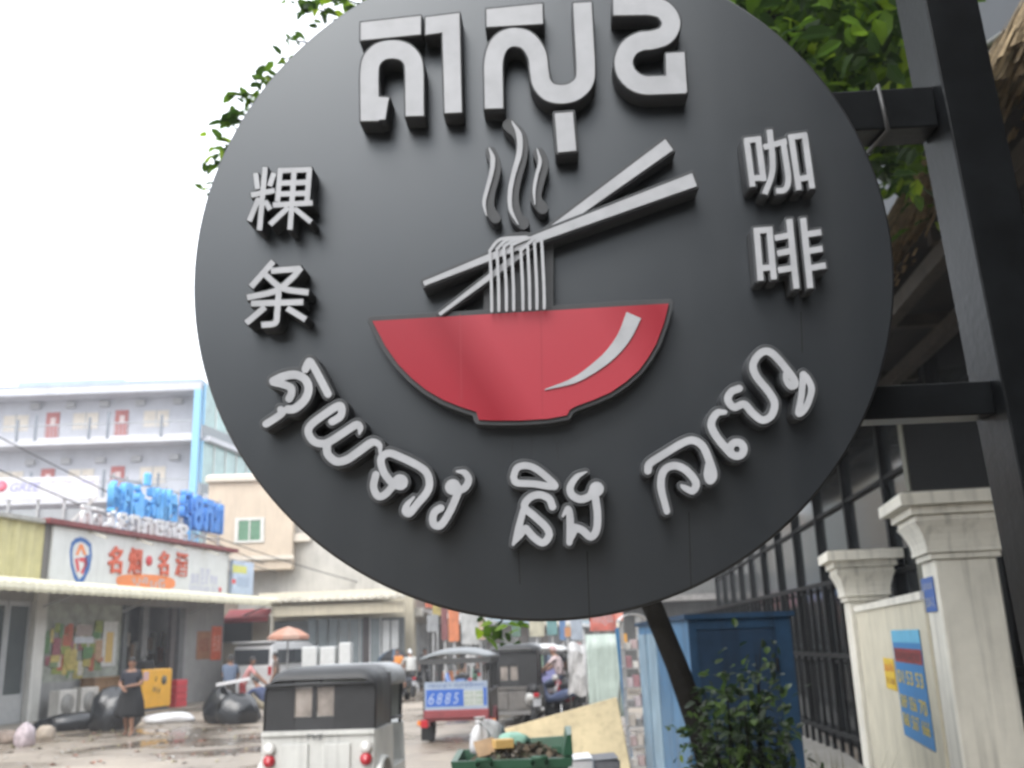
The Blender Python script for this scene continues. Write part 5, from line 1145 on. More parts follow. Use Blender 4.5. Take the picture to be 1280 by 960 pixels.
    s = MB(); s.tube([(-a_, 0.0, Hh - 0.19), (0, -0.012, Hh - 0.175), (a_, 0.0, Hh - 0.19)], 0.016, 6); s.build('curtain_roll', blackv, t)
    for sx in (-1, 1):
        x = sx * (hw - 0.11)
        s = MB(); s.lathe([(0.0, 0.0), (0.05, 0.0), (0.066, 0.02), (0.066, 0.05)], (x, -0.045, zb - 0.17), 14, 'y'); lw_ = s.build('tail_lamp', lampw, t)
        s = MB(); s.lathe([(0.0, -0.012), (0.045, -0.012), (0.066, 0.02), (0.066, 0.05)], (x, -0.045, zb - 0.29), 14, 'y'); s.build('red_lens', tailred, lw_)
        s = MB(); s.tube([(sx * (hw - 0.05), 0.95, 0.42), (sx * (hw - 0.06), 0.95, Hh - 0.1)], 0.022, 8); s.build('side_pillar', blackv, t)
        s = MB(); s.tube([(sx * (hw - 0.08), 1.72, zb - 0.06), (sx * (hw - 0.12), 2.08, Hh - 0.1)], 0.022, 8); s.build('front_pillar', blackv, t)
        s = MB(); s.tube([(sx * (hw - 0.06), 0.97, zb + 0.05), (sx * (hw - 0.05), 1.7, zb + 0.02)], 0.018, 8); s.build('side_rail', blackv, t)
        s = MB(); secs = [[(sx * (hw + e), 0.28 + 0.34 * math.cos(a) * k, 0.28 + 0.34 * math.sin(a) * k) for a in np.linspace(0.1, 3.04, 9)] for e, k in ((-0.02, 1.0), (0.04, 1.0), (0.055, 0.93))]; s.loft(secs); s.build('mudguard', bodym, t)
        wheel(t, sx * (hw - 0.08), 0.28, 0.21, 0.11)
        s = MB(); s.cbox(sx * (hw - 0.02) - 0.035, sx * (hw - 0.02) + 0.035, 1.9, 1.92, zb + 0.2, zb + 0.29, 0.01); s.bar((sx * (hw - 0.11), 1.9, zb + 0.15), (sx * (hw - 0.03), 1.91, zb + 0.22), 0.012); s.build('mirror', blackv, t)
    s = MB(); s.add([(-hw + 0.1, 1.78, zb + 0.0), (hw - 0.1, 1.78, zb), (hw - 0.14, 2.05, Hh - 0.13), (-hw + 0.14, 2.05, Hh - 0.13)], [(0, 1, 2, 3)]); s.build('windscreen', mat('windscreen', (0.45, 0.46, 0.42), 0.08, 0.2, 3), t)
    s = MB(); s.cbox(-hw + 0.12, hw - 0.12, 0.35, 0.75, 0.42, 0.62, 0.04); s.build('bench_seat', blackv, t)
    wheel(t, 0, 2.35, 0.2, 0.1)
    text_mesh('badge', 'TVS', mat('badge_dark', (0.05, 0.06, 0.07), 0.5), t, 0.18, 0.06, (-0.12, -0.032, zb - 0.085), shear=0.3)
    return t
bw_ = mat('tuktuk_white_paint', (0.60, 0.60, 0.57), 0.35, 0.12, 3, streak=0.25)
tA = at(400, 920, 11.0)
auto_rickshaw('white auto rickshaw with black canopy, nearest vehicle seen from behind', tA.x - 0.02, 11.0, math.radians(-4), bw_)
auto_rickshaw('dark grey auto rickshaw with black canopy beyond the cart with blue advert', at(640, 860, 22.5).x, 22.5, math.radians(-6), mat('tuktuk_grey_paint', (0.16, 0.15, 0.14), 0.5, 0.2), 1.2, 1.74)

def remorque(label, X, Y, rz, roofm, panelm, red, ad=True, s_=1.0):
    t = thing('passenger_cart', label, 'tuk tuk', (X, Y, 0), rz, 'four seat cart taxis'); hw = 0.60
    s = MB(); s.smooth = True                                  # shallow vaulted roof
    secs = []
    for y, e, dz in ((-0.22, -0.08, -0.05), (-0.12, 0.0, 0.0), (0.6, 0.02, 0.05), (1.5, 0.02, 0.05), (2.05, 0.0, 0.0), (2.15, -0.08, -0.05)):
        secs.append([((hw + 0.08 + e) * c_, y, 1.53 + dz * (1 - c_ * c_) + 0.13 * (1 - abs(c_) ** 2.4)) for c_ in np.linspace(-1, 1, 13)])
    s.loft(secs); o = s.build('roof', roofm, t); sol = o.modifiers.new('thickness', 'SOLIDIFY'); sol.thickness = 0.03
    s = MB()
    for (x0, x1, y0, y1) in ((-hw - 0.07, hw + 0.07, -0.2, -0.17), (-hw - 0.07, -hw - 0.04, -0.16, 2.0), (hw + 0.04, hw + 0.07, -0.16, 2.0)): s.box(x0, x1, y0, y1, 1.42, 1.52)
    s.build('roof_fringe', mat('roof_fringe_dark', (0.06, 0.06, 0.06), 0.6), t)
    for x in (-hw, hw):
        for y in (0.0, 0.95, 1.9):
            s = MB(); s.tube([(x, y, 0.45), (x, y, 1.5)], 0.028, 8); s.build('roof_post', mat('post_dark', (0.07, 0.07, 0.07), 0.4), t)
        s = MB(); s.cbox(x - 0.035, x + 0.035, 0.03, 1.85, 0.45, 0.92, 0.015); s.build('side_panel', mat('cart_side_dark', (0.09, 0.085, 0.08), 0.5, 0.2), t)
        wheel(t, x * 0.97, 0.75, 0.27, 0.12)
        s = MB(); secs = [[(x + e * (1 if x > 0 else -1), 0.75 + 0.36 * math.cos(a), 0.27 + 0.34 * math.sin(a)) for a in np.linspace(0.05, 3.09, 9)] for e in (-0.05, 0.1)]; s.loft(secs); s.build('mudguard', red, t)
        s = MB(); s.cbox(x - 0.07, x + 0.07, -0.06, 0.0, 0.30, 0.43, 0.01); lr = s.build('tail_lamp', tailred, t)
        s = MB(); s.cbox(x - 0.12 * (1 if x > 0 else -1) - 0.04, x - 0.12 * (1 if x > 0 else -1) + 0.04, -0.05, 0.0, 0.34, 0.42, 0.01) if False else s.cbox(x * 1.16 - 0.035, x * 1.16 + 0.035, -0.05, 0.0, 0.34, 0.42, 0.01); s.build('side_lamp', ambr, lr)
        s = MB(); s.box(x - 0.13, x + 0.13, 0.42, 0.44, 0.03, 0.3); s.build('mud_flap', rub, t)
    s = MB(); s.cbox(-hw, hw, 0.0, 1.9, 0.40, 0.47, 0.01); s.build('floor', red, t)
    s = MB(); s.cbox(-hw - 0.01, hw + 0.01, -0.05, 0.0, 0.46, 0.60, 0.015); s.build('tail_board', red, t)
    for y in (0.12, 1.4): s = MB(); s.cbox(-hw + 0.06, hw - 0.06, y, y + 0.4, 0.48, 0.78, 0.05); s.build('bench_seat', mat('cart_seat', (0.10, 0.05, 0.05), 0.5), t)
    s = MB(); s.cbox(-hw + 0.05, hw - 0.05, 0.03, 0.09, 0.78, 1.05, 0.02); s.build('seat_back', mat('cart_seat', (0, 0, 0)), t)
    s = MB(); s.box(-hw + 0.01, hw - 0.01, -0.03, -0.005, 0.602, 1.10); p_ = s.build('advert_panel', panelm, t)
    if ad:
        b1 = mat('advert_blue', (0.03, 0.11, 0.42), 0.5, 0.1); b2 = mat('advert_pale', (0.42, 0.44, 0.42), 0.5, 0.15)
        s = MB(); s.box(-hw + 0.04, 0.14, -0.036, -0.0305, 0.66, 0.96); s.build('blue_field', b1, p_)
        s = MB(); s.box(0.145, hw - 0.09, -0.036, -0.0305, 0.66, 0.93); s.build('pale_field', b2, p_)
        s = MB(); s.box(hw - 0.088, hw - 0.03, -0.036, -0.0305, 0.66, 0.98); s.build('blue_edge', b1, p_)
        text_mesh('advert_print', 'រថយន្ត សុវត្ថិភាព', mat('advert_dark', (0.05, 0.10, 0.28), 0.5), p_, 1.05, 0.08, (-0.52, -0.034, 0.99))
        for k, ch in enumerate('6885'): text_mesh('advert_number', ch, mat('advert_white', (0.36, 0.43, 0.58), 0.5), p_, 0.11, 0.2, (-0.52 + k * 0.155, -0.0375, 0.70), shear=0.25)
        for k in range(3): text_mesh('advert_small_print', '012 345', mat('advert_green', (0.14, 0.24, 0.12), 0.5), p_, 0.34, 0.05, (0.165, -0.0375, 0.69 + k * 0.085))
    return t
reddy = mat('cart_red', (0.24, 0.05, 0.055), 0.45, 0.2, 4)
rB = at(569, 870, 18.8)
remorque('passenger cart with grey roof and blue advert panel on its back', rB.x + 0.02, 18.8, math.radians(-3), mat('cart_roof_silver', (0.15, 0.16, 0.165), 0.4, 0.12, 3), mat('advert_base', (0.30, 0.36, 0.45), 0.5, 0.1), reddy)
rC = at(676, 850, 26.5)
remorque('white roofed passenger cart farthest down the street', rC.x, 26.5, math.radians(-8), mat('cart_roof_white', (0.62, 0.62, 0.61), 0.4, 0.1, 3), mat('cart_back_lilac', (0.22, 0.22, 0.42), 0.5, 0.3, 3), mat('cart_brick_red', (0.30, 0.09, 0.06), 0.5, 0.2), ad=False)

def motorbike(label, X, Y, rz, paint, helmet=False):
    t = thing('motorbike', label, 'motorbike', (X, Y, 0), rz, 'parked motorbikes')
    for y in (0.0, 1.22):
        s = MB(); s.lathe([(0.20, -0.035), (0.26, -0.045), (0.285, -0.02), (0.285, 0.02), (0.26, 0.045), (0.20, 0.035)], (0, 0, 0), 20, 'x'); w_ = s.build('tyre', rub, t); w_.location = (0, y, 0.285)
        s = MB(); s.lathe([(0.03, -0.04), (0.05, -0.03), (0.05, 0.03), (0.03, 0.04)], (0, 0, 0), 10, 'x')
        for k in range(8): a = k * math.pi / 4; s.bar((0, 0, 0), (0, 0.2 * math.cos(a), 0.2 * math.sin(a)), 0.012)
        s.build('rim', rimm, w_)
    s = MB(); s.smooth = True; s.tube([(0, 0.02, 0.62), (0, 0.3, 0.60), (0, 0.62, 0.48), (0, 0.85, 0.42), (0, 1.02, 0.62), (0, 1.08, 0.86)], [0.09, 0.13, 0.12, 0.10, 0.10, 0.06], 10); s.build('body_shell', paint, t)
    s = MB(); s.smooth = True; s.tube([(0, -0.12, 0.76), (0, 0.1, 0.77), (0, 0.4, 0.73), (0, 0.58, 0.70)], [0.07, 0.11, 0.11, 0.06], 10); s.build('seat', blackv, t)
    s = MB(); s.tube([(-0.07, 1.24, 0.29), (-0.06, 1.06, 0.86)], 0.02, 6); s.tube([(0.07, 1.24, 0.29), (0.06, 1.06, 0.86)], 0.02, 6); s.build('front_fork', chrome, t)
    s = MB(); s.tube([(-0.34, 0.95, 0.98), (-0.15, 1.04, 0.97), (0, 1.06, 0.93), (0.15, 1.04, 0.97), (0.34, 0.95, 0.98)], 0.015, 6); s.build('handlebar', blackv, t)
    s = MB(); s.lathe([(0.0, 0.09), (0.07, 0.07), (0.085, 0.0), (0.05, -0.06)], (0, 1.12, 0.90), 12, 'y'); s.build('headlight', lampw, t)
    s = MB(); s.cbox(-0.06, 0.06, -0.25, -0.2, 0.62, 0.70, 0.01); s.build('tail_lamp', tailred, t)
    s = MB(); s.box(-0.09, 0.09, -0.27, -0.26, 0.42, 0.58); s.build('number_plate', white_m, t)
    s = MB(); secs = [[(x, 1.22 + 0.31 * math.cos(a), 0.285 + 0.31 * math.sin(a)) for a in np.linspace(0.4, 2.8, 8)] for x in (-0.06, 0.06)]; s.loft(secs); s.build('mudguard', paint, t)
    s = MB(); s.tube([(0.12, 0.55, 0.3), (0.13, 0.1, 0.3), (0.13, -0.25, 0.36)], [0.025, 0.035, 0.045], 8); s.build('exhaust', chrome, t)
    for sx in (-1, 1): s = MB(); s.bar((sx * 0.22, 1.02, 0.98), (sx * 0.27, 0.98, 1.12), 0.012); s.cbox(sx * 0.28 - 0.045, sx * 0.28 + 0.045, 0.965, 0.985, 1.1, 1.16, 0.005); s.build('mirror', blackv, t)
    s = MB(); s.bar((-0.08, 0.55, 0.3), (-0.25, 0.5, 0.01), 0.02); s.build('side_stand', chrome, t)
    return t
for lab, x, Y, rz, c in (('silver motorbike parked in front of the pale green sheet', 712, 25.0, 70, (0.42, 0.43, 0.45)), ('red motorbike leaning at the edge of the pale green sheet', 752, 24.5, 100, (0.36, 0.03, 0.045)),
                         ('white motorbike parked beside the white roofed cart', 668, 22.0, 10, (0.6, 0.6, 0.58)), ('dark motorbike riding beyond the nearest rickshaw', 516, 36.0, 20, (0.06, 0.07, 0.09)), ('black and blue motorbike standing left of the red one', 730, 24.0, 75, (0.10, 0.13, 0.24))):
    p_ = at(x, 870, Y); motorbike(lab, p_.x, Y, math.radians(rz), mat('bike_' + lab.split()[0] + lab.split()[1], c, 0.3, 0.1))

# white van half hidden behind people
def van(label, X, Y, rz):
    t = thing('white_van', label, 'van', (X, Y, 0), rz); wp = mat('van_white', (0.62, 0.62, 0.62), 0.3, 0.06, 2); dk = mat('van_glass', (0.04, 0.045, 0.05), 0.1)
    prof = [(0.0, 0.35), (4.5, 0.35), (4.62, 0.75), (4.45, 1.05), (3.75, 1.2), (3.0, 1.95), (2.7, 2.08), (0.35, 2.1), (0.08, 1.95), (0.0, 1.2)]
    hw = 0.9
    s = MB(); n_ = len(prof); inset = [0.0 if z < 1.3 else 0.12 for _, z in prof]
    s.add([(-hw + i_, y, z) for (y, z), i_ in zip(prof, inset)] + [(hw - i_, y, z) for (y, z), i_ in zip(prof, inset)], [tuple(range(n_)), tuple(range(2 * n_ - 1, n_ - 1, -1))] + [(i, i + n_, (i + 1) % n_ + n_, (i + 1) % n_) for i in range(n_)])
    o = s.build('body', wp, t); bv = o.modifiers.new('soft', 'BEVEL'); bv.width = 0.05; bv.segments = 2
    s = MB(); s.box(-0.72, 0.72, -0.012, 0.03, 1.32, 1.85); g_ = s.build('rear_window', dk, t)
    for sx in (-1, 1):
        for y0, y1 in ((0.45, 1.35), (1.45, 2.35), (2.42, 2.95)):
            s = MB(); xx = sx * (hw - 0.055); s.box(xx - 0.05, xx + 0.05, y0, y1, 1.33, 1.82); s.build('side_window', dk, t)
        for y in (0.8, 3.7): wheel(t, sx * (hw - 0.1), y, 0.33, 0.2)
        s = MB(); s.cbox(sx * 0.78 - 0.07, sx * 0.78 + 0.07, -0.03, 0.02, 0.95, 1.25, 0.01); s.build('tail_lamp', tailred, t)
    s = MB(); s.cbox(-0.88, 0.88, -0.1, 0.05, 0.36, 0.6, 0.03); s.build('bumper', wp, t)
    s = MB(); s.box(-0.25, 0.25, -0.015, -0.002, 0.85, 0.98); s.build('number_plate', mat('plate_grey', (0.5, 0.5, 0.48), 0.5), t)
    s = MB(); s.box(-0.8, 0.8, -0.05, 0.35, 2.08, 2.14); s.build('roof_spoiler', wp, t)
    return t
vp = at(314, 830, 36); van('white van parked behind the people at the end of the awning', vp.x, 36.0, math.radians(-18))

# ------------------------------------------------------------------ people
def person(label, X, Y, rz, J, tops, bottoms, skin, hair=(0.012, 0.010, 0.009), skirt=None, group='people on the street', sleeve='short', z0=0.0, hatc=None):
    """J: joints in metres (x right, y facing direction, z up)"""
    t = thing('person', label, 'person', (X, Y, z0), rz, group)
    V = []; E_ = []; Rr = []
    def add(p, r): V.append(p); Rr.append(r); return len(V) - 1
    pel = add(J['pelvis'], 0.145); bel = add(J['belly'], 0.135); che = add(J['chest'], 0.15); nk = add(J['neck'], 0.058); hd = add(J['head'], 0.088)
    hp = Vector(J['head']); up = (hp - Vector(J['neck'])).normalized(); top = add(tuple(hp + up * 0.095), 0.075); chin = add(tuple(hp - up * 0.06 + Vector((0, 0.03, 0))), 0.062)
    E_ += [(pel, bel), (bel, che), (che, nk), (nk, chin), (chin, hd), (hd, top)]
    for sd_ in ('L', 'R'):
        sx = -1 if sd_ == 'L' else 1
        sh_ = add(J['sh' + sd_], 0.062); el_ = add(J['el' + sd_], 0.045); wr = add(J['wr' + sd_], 0.033); E_ += [(che, sh_), (sh_, el_), (el_, wr)]
        d = (Vector(J['wr' + sd_]) - Vector(J['el' + sd_])).normalized(); sdv = d.cross(Vector((0, 0, 1)))
        sdv = sdv.normalized() if sdv.length > 0.1 else Vector((0, 1, 0))
        pm = add(tuple(Vector(J['wr' + sd_]) + d * 0.075), 0.036); E_.append((wr, pm))
        for k in range(4):
            b_ = Vector(J['wr' + sd_]) + d * 0.10 + sdv * (k - 1.5) * 0.021; f1 = add(tuple(b_), 0.011); f2 = add(tuple(b_ + d * (0.045 - 0.006 * abs(k - 1.4)) - Vector((0, 0, 0.008))), 0.009); f3 = add(tuple(b_ + d * (0.075 - 0.008 * abs(k - 1.4)) - Vector((0, 0, 0.026))), 0.008); E_ += [(pm, f1), (f1, f2), (f2, f3)]
        th = add(tuple(Vector(J['wr' + sd_]) + d * 0.045 + sdv * 0.045), 0.012); th2 = add(tuple(Vector(J['wr' + sd_]) + d * 0.085 + sdv * 0.06), 0.010); E_ += [(wr, th), (th, th2)]
        hp_ = add(J['hip' + sd_], 0.10); kn = add(J['kn' + sd_], 0.066); cf = add(tuple(Vector(J['kn' + sd_]).lerp(Vector(J['an' + sd_]), 0.35)), 0.06); an = add(J['an' + sd_], 0.042)
        ft = Vector(J.get('ft' + sd_, (0, 1, 0))); toe = add(tuple(Vector(J['an' + sd_]) + ft.normalized() * 0.17 - Vector((0, 0, J['an' + sd_][2] - 0.03 if J['an' + sd_][2] < 0.2 else 0.03))), 0.032)
        E_ += [(pel, hp_), (hp_, kn), (kn, cf), (cf, an), (an, toe)]
    me = bpy.data.meshes.new('body'); me.from_pydata(V, E_, []); o = bpy.data.objects.new('body', me); COL.objects.link(o)
    md = o.modifiers.new('skin', 'SKIN'); md.use_smooth_shade = True
    for i, r_ in enumerate(Rr): me.skin_vertices[0].data[i].radius = (r_ * (1.22 if i in (pel, bel, che) else 1.0), r_ * (0.80 if i in (pel, bel, che) else 1.0)) if i in (pel, bel, che) else (r_, r_)
    me.skin_vertices[0].data[0].use_root = True
    sb = o.modifiers.new('sub', 'SUBSURF'); sb.levels = 1; sb.render_levels = 1
    bpy.context.view_layer.update()
    m2 = bpy.data.meshes.new_from_object(o.evaluated_get(bpy.context.evaluated_depsgraph_get())); bpy.data.objects.remove(o)
    m2.materials.clear()
    for m_ in (skin, tops, bottoms): m2.materials.append(m_)
    segs = [(Vector(V[a]), Vector(V[b]), a, b) for a, b in E_]
    topset = {pel: 2, bel: 1, che: 1}
    ids = {}
    def near_seg(p):
        best = None
        for k, (a, b, ia, ib) in enumerate(segs):
            d = b - a; tt_ = max(0, min(1, (p - a).dot(d) / max(d.length_squared, 1e-9))); q = (p - (a + d * tt_)).length - (Rr[ia] + (Rr[ib] - Rr[ia]) * tt_)
            if best is None or q < best[0]: best = (q, k, tt_)
        return best[1], best[2]
    nper = {}
    kinds = []
    for a, b in E_:
        def kind_of(i):
            return i
        kinds.append((a, b))
    names_ = {}
    idx = [pel, bel, che, nk, hd, top, chin]
    shl = [i for i, v in enumerate(V) if v in (J['shL'], J['shR'])]; ell = [i for i, v in enumerate(V) if v in (J['elL'], J['elR'])]; wrl = [i for i, v in enumerate(V) if v in (J['wrL'], J['wrR'])]
    hpl = [i for i, v in enumerate(V) if v in (J['hipL'], J['hipR'])]; knl = [i for i, v in enumerate(V) if v in (J['knL'], J['knR'])]
    for p in m2.polygons:
        k, tt_ = near_seg(p.center); a, b = kinds[k]; mi = 0
        if (a, b) == (pel, bel): mi = 1 if tt_ > 0.15 else 2
        elif (a, b) == (bel, che): mi = 1
        elif (a, b) == (che, nk): mi = 1 if tt_ < 0.72 else 0
        elif a == che and b in shl: mi = 1
        elif a in shl: mi = 1 if (tt_ < 0.62 or sleeve == 'long') else 0
        elif a in ell and b in wrl: mi = 1 if (sleeve == 'long' and tt_ < 0.92) else 0
        elif a == pel and b in hpl: mi = 2
        elif a in hpl: mi = 2
        elif a in knl: mi = 2 if skirt is None else 0
        elif skirt is None and b not in wrl and V[a][2] < 0.45 and a not in wrl and (a, b) not in ((pel, bel),) and a > 6 and a not in ell and a not in shl and V[b][2] < 0.5 and tt_ < 0.75 and V[a] not in (J['anL'], J['anR']) and Rr[a] > 0.04: mi = 2
        p.material_index = mi; p.use_smooth = True
    bo = link('body', m2, None, t)
    # hair cap, nose, ears, eyes
    fw = Vector(J.get('face', (0, 1, 0))).normalized(); rt = fw.cross(up).normalized()
    s = MB(); rings_ = []
    for k in range(6):
        a = k / 5 * 1.75; r_ = 0.098 * math.sin(max(a, 0.08)); h_ = 0.108 * math.cos(a)
        ring_ = []
        for j in range(14):
            b_ = 2 * math.pi * j / 14; back = 0.5 - 0.5 * math.cos(b_)
            hh = h_ - (0.05 * back if k >= 4 else 0) + (0.05 * (1 - back) if k >= 4 else 0)
            ring_.append(hp + up * (hh + 0.045) + (fw * math.cos(b_) * 0.98 + rt * math.sin(b_) * 0.86) * r_ - fw * 0.012)
        rings_.append(ring_)
    s.smooth = True; s.loft(rings_, closed=True); s.add([tuple(v) for v in rings_[0]], [tuple(range(14))]); s.build('hair', mat('hair_black', hair, 0.6) if hatc is None else hatc, t)
    s = MB(); c_ = hp + fw * 0.092 - up * 0.005; s.tube([c_ + up * 0.025, c_ + fw * 0.018 - up * 0.012], [0.008, 0.014], 6); s.build('nose', skin, t)
    for sx in (-1, 1):
        s = MB(); c_ = hp + rt * sx * 0.085; s.lathe([(0.0, -0.012), (0.022, -0.006), (0.026, 0.004), (0.012, 0.012)], tuple(c_), 8, 'x'); s.build('ear', skin, t)
        s = MB(); c_ = hp + fw * 0.084 + rt * sx * 0.032 + up * 0.02; s.lathe([(0.0, -0.008), (0.011, -0.003), (0.011, 0.003), (0.0, 0.008)], tuple(c_), 8, 'y'); s.build('eye', mat('eye_dark', (0.02, 0.015, 0.012), 0.3), t)
    s = MB(); c_ = hp + fw * 0.085 - up * 0.045; s.bar(c_ - rt * 0.022, c_ + rt * 0.022, 0.012, 0.01); s.build('mouth', mat('lips', (0.22, 0.08, 0.07), 0.5), t)
    if skirt:
        s = MB(); secs = []; px_, py_, pz_ = J['pelvis']
        for k, (h_, rx, ry) in enumerate(skirt['rings']):
            secs.append([(px_ + skirt.get('dx', 0) * k + rx * math.cos(a) * (1 + 0.05 * math.cos(7 * a + k) * (k > 1)), py_ + ry * math.sin(a) * (1 + 0.05 * math.sin(6 * a) * (k > 1)), h_) for a in np.linspace(0, 2 * math.pi, 25)[:-1]])
        s.smooth = True; s.loft(secs, closed=True); o = s.build('skirt', skirt['m'], t); sol = o.modifiers.new('cloth', 'SOLIDIFY'); sol.thickness = 0.01
    return t
def stand(h=1.68, lean=0.0, step=0.0, arms='down'):
    k = h / 1.68
    J = dict(pelvis=(0, 0, 0.93), belly=(0, 0.01 + lean * 0.3, 1.08), chest=(0, lean * 0.7, 1.28), neck=(0, lean, 1.45), head=(0, lean + 0.02, 1.57), shL=(-0.185, lean * 0.85, 1.38), shR=(0.185, lean * 0.85, 1.38),
             hipL=(-0.09, 0, 0.86), hipR=(0.09, 0, 0.86), knL=(-0.11, 0.03 + step, 0.48), knR=(0.11, 0.03 - step * 0.4, 0.48), anL=(-0.12, step * 0.8, 0.075), anR=(0.12, -step * 1.4, 0.075))
    if arms == 'down': J.update(elL=(-0.24, lean * 0.6 - 0.03, 1.12), elR=(0.24, lean * 0.6 - 0.03, 1.12), wrL=(-0.25, lean * 0.6 + 0.08, 0.88), wrR=(0.25, lean * 0.6 + 0.08, 0.88))
    if arms == 'front': J.update(elL=(-0.25, 0.05, 1.12), elR=(0.25, 0.05, 1.12), wrL=(-0.06, 0.22, 1.09), wrR=(0.09, 0.24, 1.04))
    if arms == 'reach': J.update(elL=(-0.2, lean + 0.2, 1.16), elR=(0.24, lean + 0.18, 1.12), wrL=(-0.1, lean + 0.38, 1.0), wrR=(0.14, lean + 0.36, 0.95))
    return {q: tuple(c * k for c in v) for q, v in J.items()}
skinm = mat('skin_brown', (0.26, 0.14, 0.09), 0.55, 0.08, 12); navy = mat('navy_tee', (0.022, 0.024, 0.035), 0.85, 0.15, 10, 0.1, 30); blackc = mat('black_cloth', (0.012, 0.012, 0.013), 0.85, 0.2, 10, 0.1, 30)
denim = mat('grey_blue_shirt', (0.10, 0.13, 0.19), 0.85, 0.15, 10, 0.1, 30); pinkc = mat('pink_shirt', (0.55, 0.26, 0.25), 0.85, 0.12, 10); khaki = mat('khaki_trousers', (0.28, 0.24, 0.17), 0.85, 0.15, 10); darkt = mat('dark_trousers', (0.05, 0.045, 0.04), 0.85, 0.2, 10)
pm_ = ground(160, 917); pm_ = Vector((at(163, 880, 23.2).x, 23.2))
J = stand(1.70, 0.02, 0.14, 'front')
person('person in navy tee and black skirt walking past the yellow cabinet', pm_.x, pm_.y, math.radians(180), J, navy, blackc, skinm, skirt=dict(rings=[(1.10, 0.20, 0.15), (0.95, 0.24, 0.19), (0.75, 0.29, 0.23), (0.5, 0.33, 0.27), (0.42, 0.33, 0.27)], m=blackc))
q = at(287, 850, 28.5); person('person in grey-blue shirt standing behind the black rubbish bags', q.x, 28.5, math.radians(15), stand(1.68, 0.08, 0.05, 'reach'), denim, darkt, skinm)
q = at(303, 850, 29.2); person('person in pink shirt bending beside the one in grey-blue', q.x, 29.2, math.radians(-75), stand(1.6, 0.26, 0.06, 'reach'), pinkc, mat('red_trousers', (0.35, 0.05, 0.05), 0.8), skinm)
JS = dict(pelvis=(0, -0.1, 0.24), belly=(0, 0.02, 0.36), chest=(0, 0.16, 0.53), neck=(0, 0.25, 0.66), head=(0, 0.31, 0.76), shL=(-0.18, 0.2, 0.6), shR=(0.18, 0.2, 0.6), hipL=(-0.1, -0.05, 0.25), hipR=(0.1, -0.05, 0.25), knL=(-0.17, 0.28, 0.5), knR=(0.17, 0.28, 0.5), anL=(-0.16, 0.05, 0.075), anR=(0.16, 0.05, 0.075), elL=(-0.26, 0.42, 0.42), elR=(0.24, 0.42, 0.44), wrL=(-0.2, 0.6, 0.25), wrR=(0.16, 0.62, 0.3))
q = at(333, 870, 27.0); person('person crouching on the road left of the nearest rickshaw', q.x, 27.0, math.radians(60), {k_: tuple(c * 1.3 for c in v) for k_, v in JS.items()}, mat('navy_shirt', (0.05, 0.065, 0.13), 0.85, 0.15), khaki, skinm)
q = at(346, 850, 33.0); person('person in dark brown standing under the orange parasol', q.x, 33.0, math.radians(90), stand(1.7, 0.05, 0.1, 'down'), mat('brown_shirt', (0.12, 0.09, 0.07), 0.85), darkt, skinm)
def ride(): return dict(pelvis=(0, 0.2, 0.92), belly=(0, 0.23, 1.06), chest=(0, 0.3, 1.26), neck=(0, 0.36, 1.42), head=(0, 0.40, 1.54), shL=(-0.19, 0.33, 1.36), shR=(0.19, 0.33, 1.36), hipL=(-0.1, 0.24, 0.86), hipR=(0.1, 0.24, 0.86), knL=(-0.17, 0.62, 0.74), knR=(0.17, 0.62, 0.74), anL=(-0.15, 0.52, 0.36), anR=(0.15, 0.52, 0.36), elL=(-0.27, 0.52, 1.14), elR=(0.27, 0.52, 1.14), wrL=(-0.3, 0.84, 1.01), wrR=(0.3, 0.84, 1.01))
q = at(516, 870, 36.0); person('rider in pale shirt on the dark motorbike', q.x, 36.0, math.radians(20), ride(), mat('pale_shirt', (0.5, 0.5, 0.48), 0.8), darkt, skinm, sleeve='long', hatc=mat('helmet_white', (0.5, 0.5, 0.5), 0.3))
q = at(498, 850, 37.0); person('person in orange vest under the dark parasol', q.x, 37.0, math.radians(160), stand(1.68, 0.05, 0.08, 'down'), mat('orange_vest', (0.65, 0.24, 0.05), 0.8), darkt, skinm)
q = at(712, 850, 25.0); person('rider in white and pink on the silver motorbike', q.x, 25.0, math.radians(70), ride(), mat('white_pink_shirt', (0.52, 0.42, 0.42), 0.8), mat('rider_jeans', (0.10, 0.13, 0.2), 0.8), skinm, hatc=mat('helmet_pink', (0.5, 0.34, 0.34), 0.3))

for lab, x, Y, rz, top_, bot in (('person in white shirt walking far down the street', 590, 40.0, 170, mat('far_white_shirt', (0.5, 0.5, 0.5), 0.8), darkt), ('person in red shirt far beyond the carts', 606, 44.0, 10, mat('far_red_shirt', (0.42, 0.06, 0.06), 0.8), darkt), ('person in blue shirt beside the white tarpaulin stall', 701, 27.5, 120, denim, darkt), ('person in black standing near the utility pole', 531, 41.0, 200, blackc, darkt), ('person in yellow shirt behind the rider in pale shirt', 508, 42.0, 150, mat('far_yellow_shirt', (0.5, 0.42, 0.12), 0.8), khaki)):
    q = at(x, 850, Y); person(lab, q.x, Y, math.radians(rz), stand(1.66, 0.04, 0.1, 'down'), top_, bot, skinm)
for lab, x, Y, rz, c in (('blue motorbike far behind the cart with blue advert', 583, 33.0, 40, (0.06, 0.12, 0.30)), ('black motorbike parked by the utility pole', 540, 40.0, 80, (0.03, 0.03, 0.035)), ('green motorbike far down the middle of the street', 598, 38.0, 15, (0.08, 0.18, 0.12)), ('grey motorbike between the white roofed cart and the stall', 695, 30.0, 60, (0.25, 0.25, 0.26))):
    p_ = at(x, 870, Y); motorbike(lab, p_.x, Y, math.radians(rz), mat('bike_far_' + lab.split()[0], c, 0.3, 0.1))
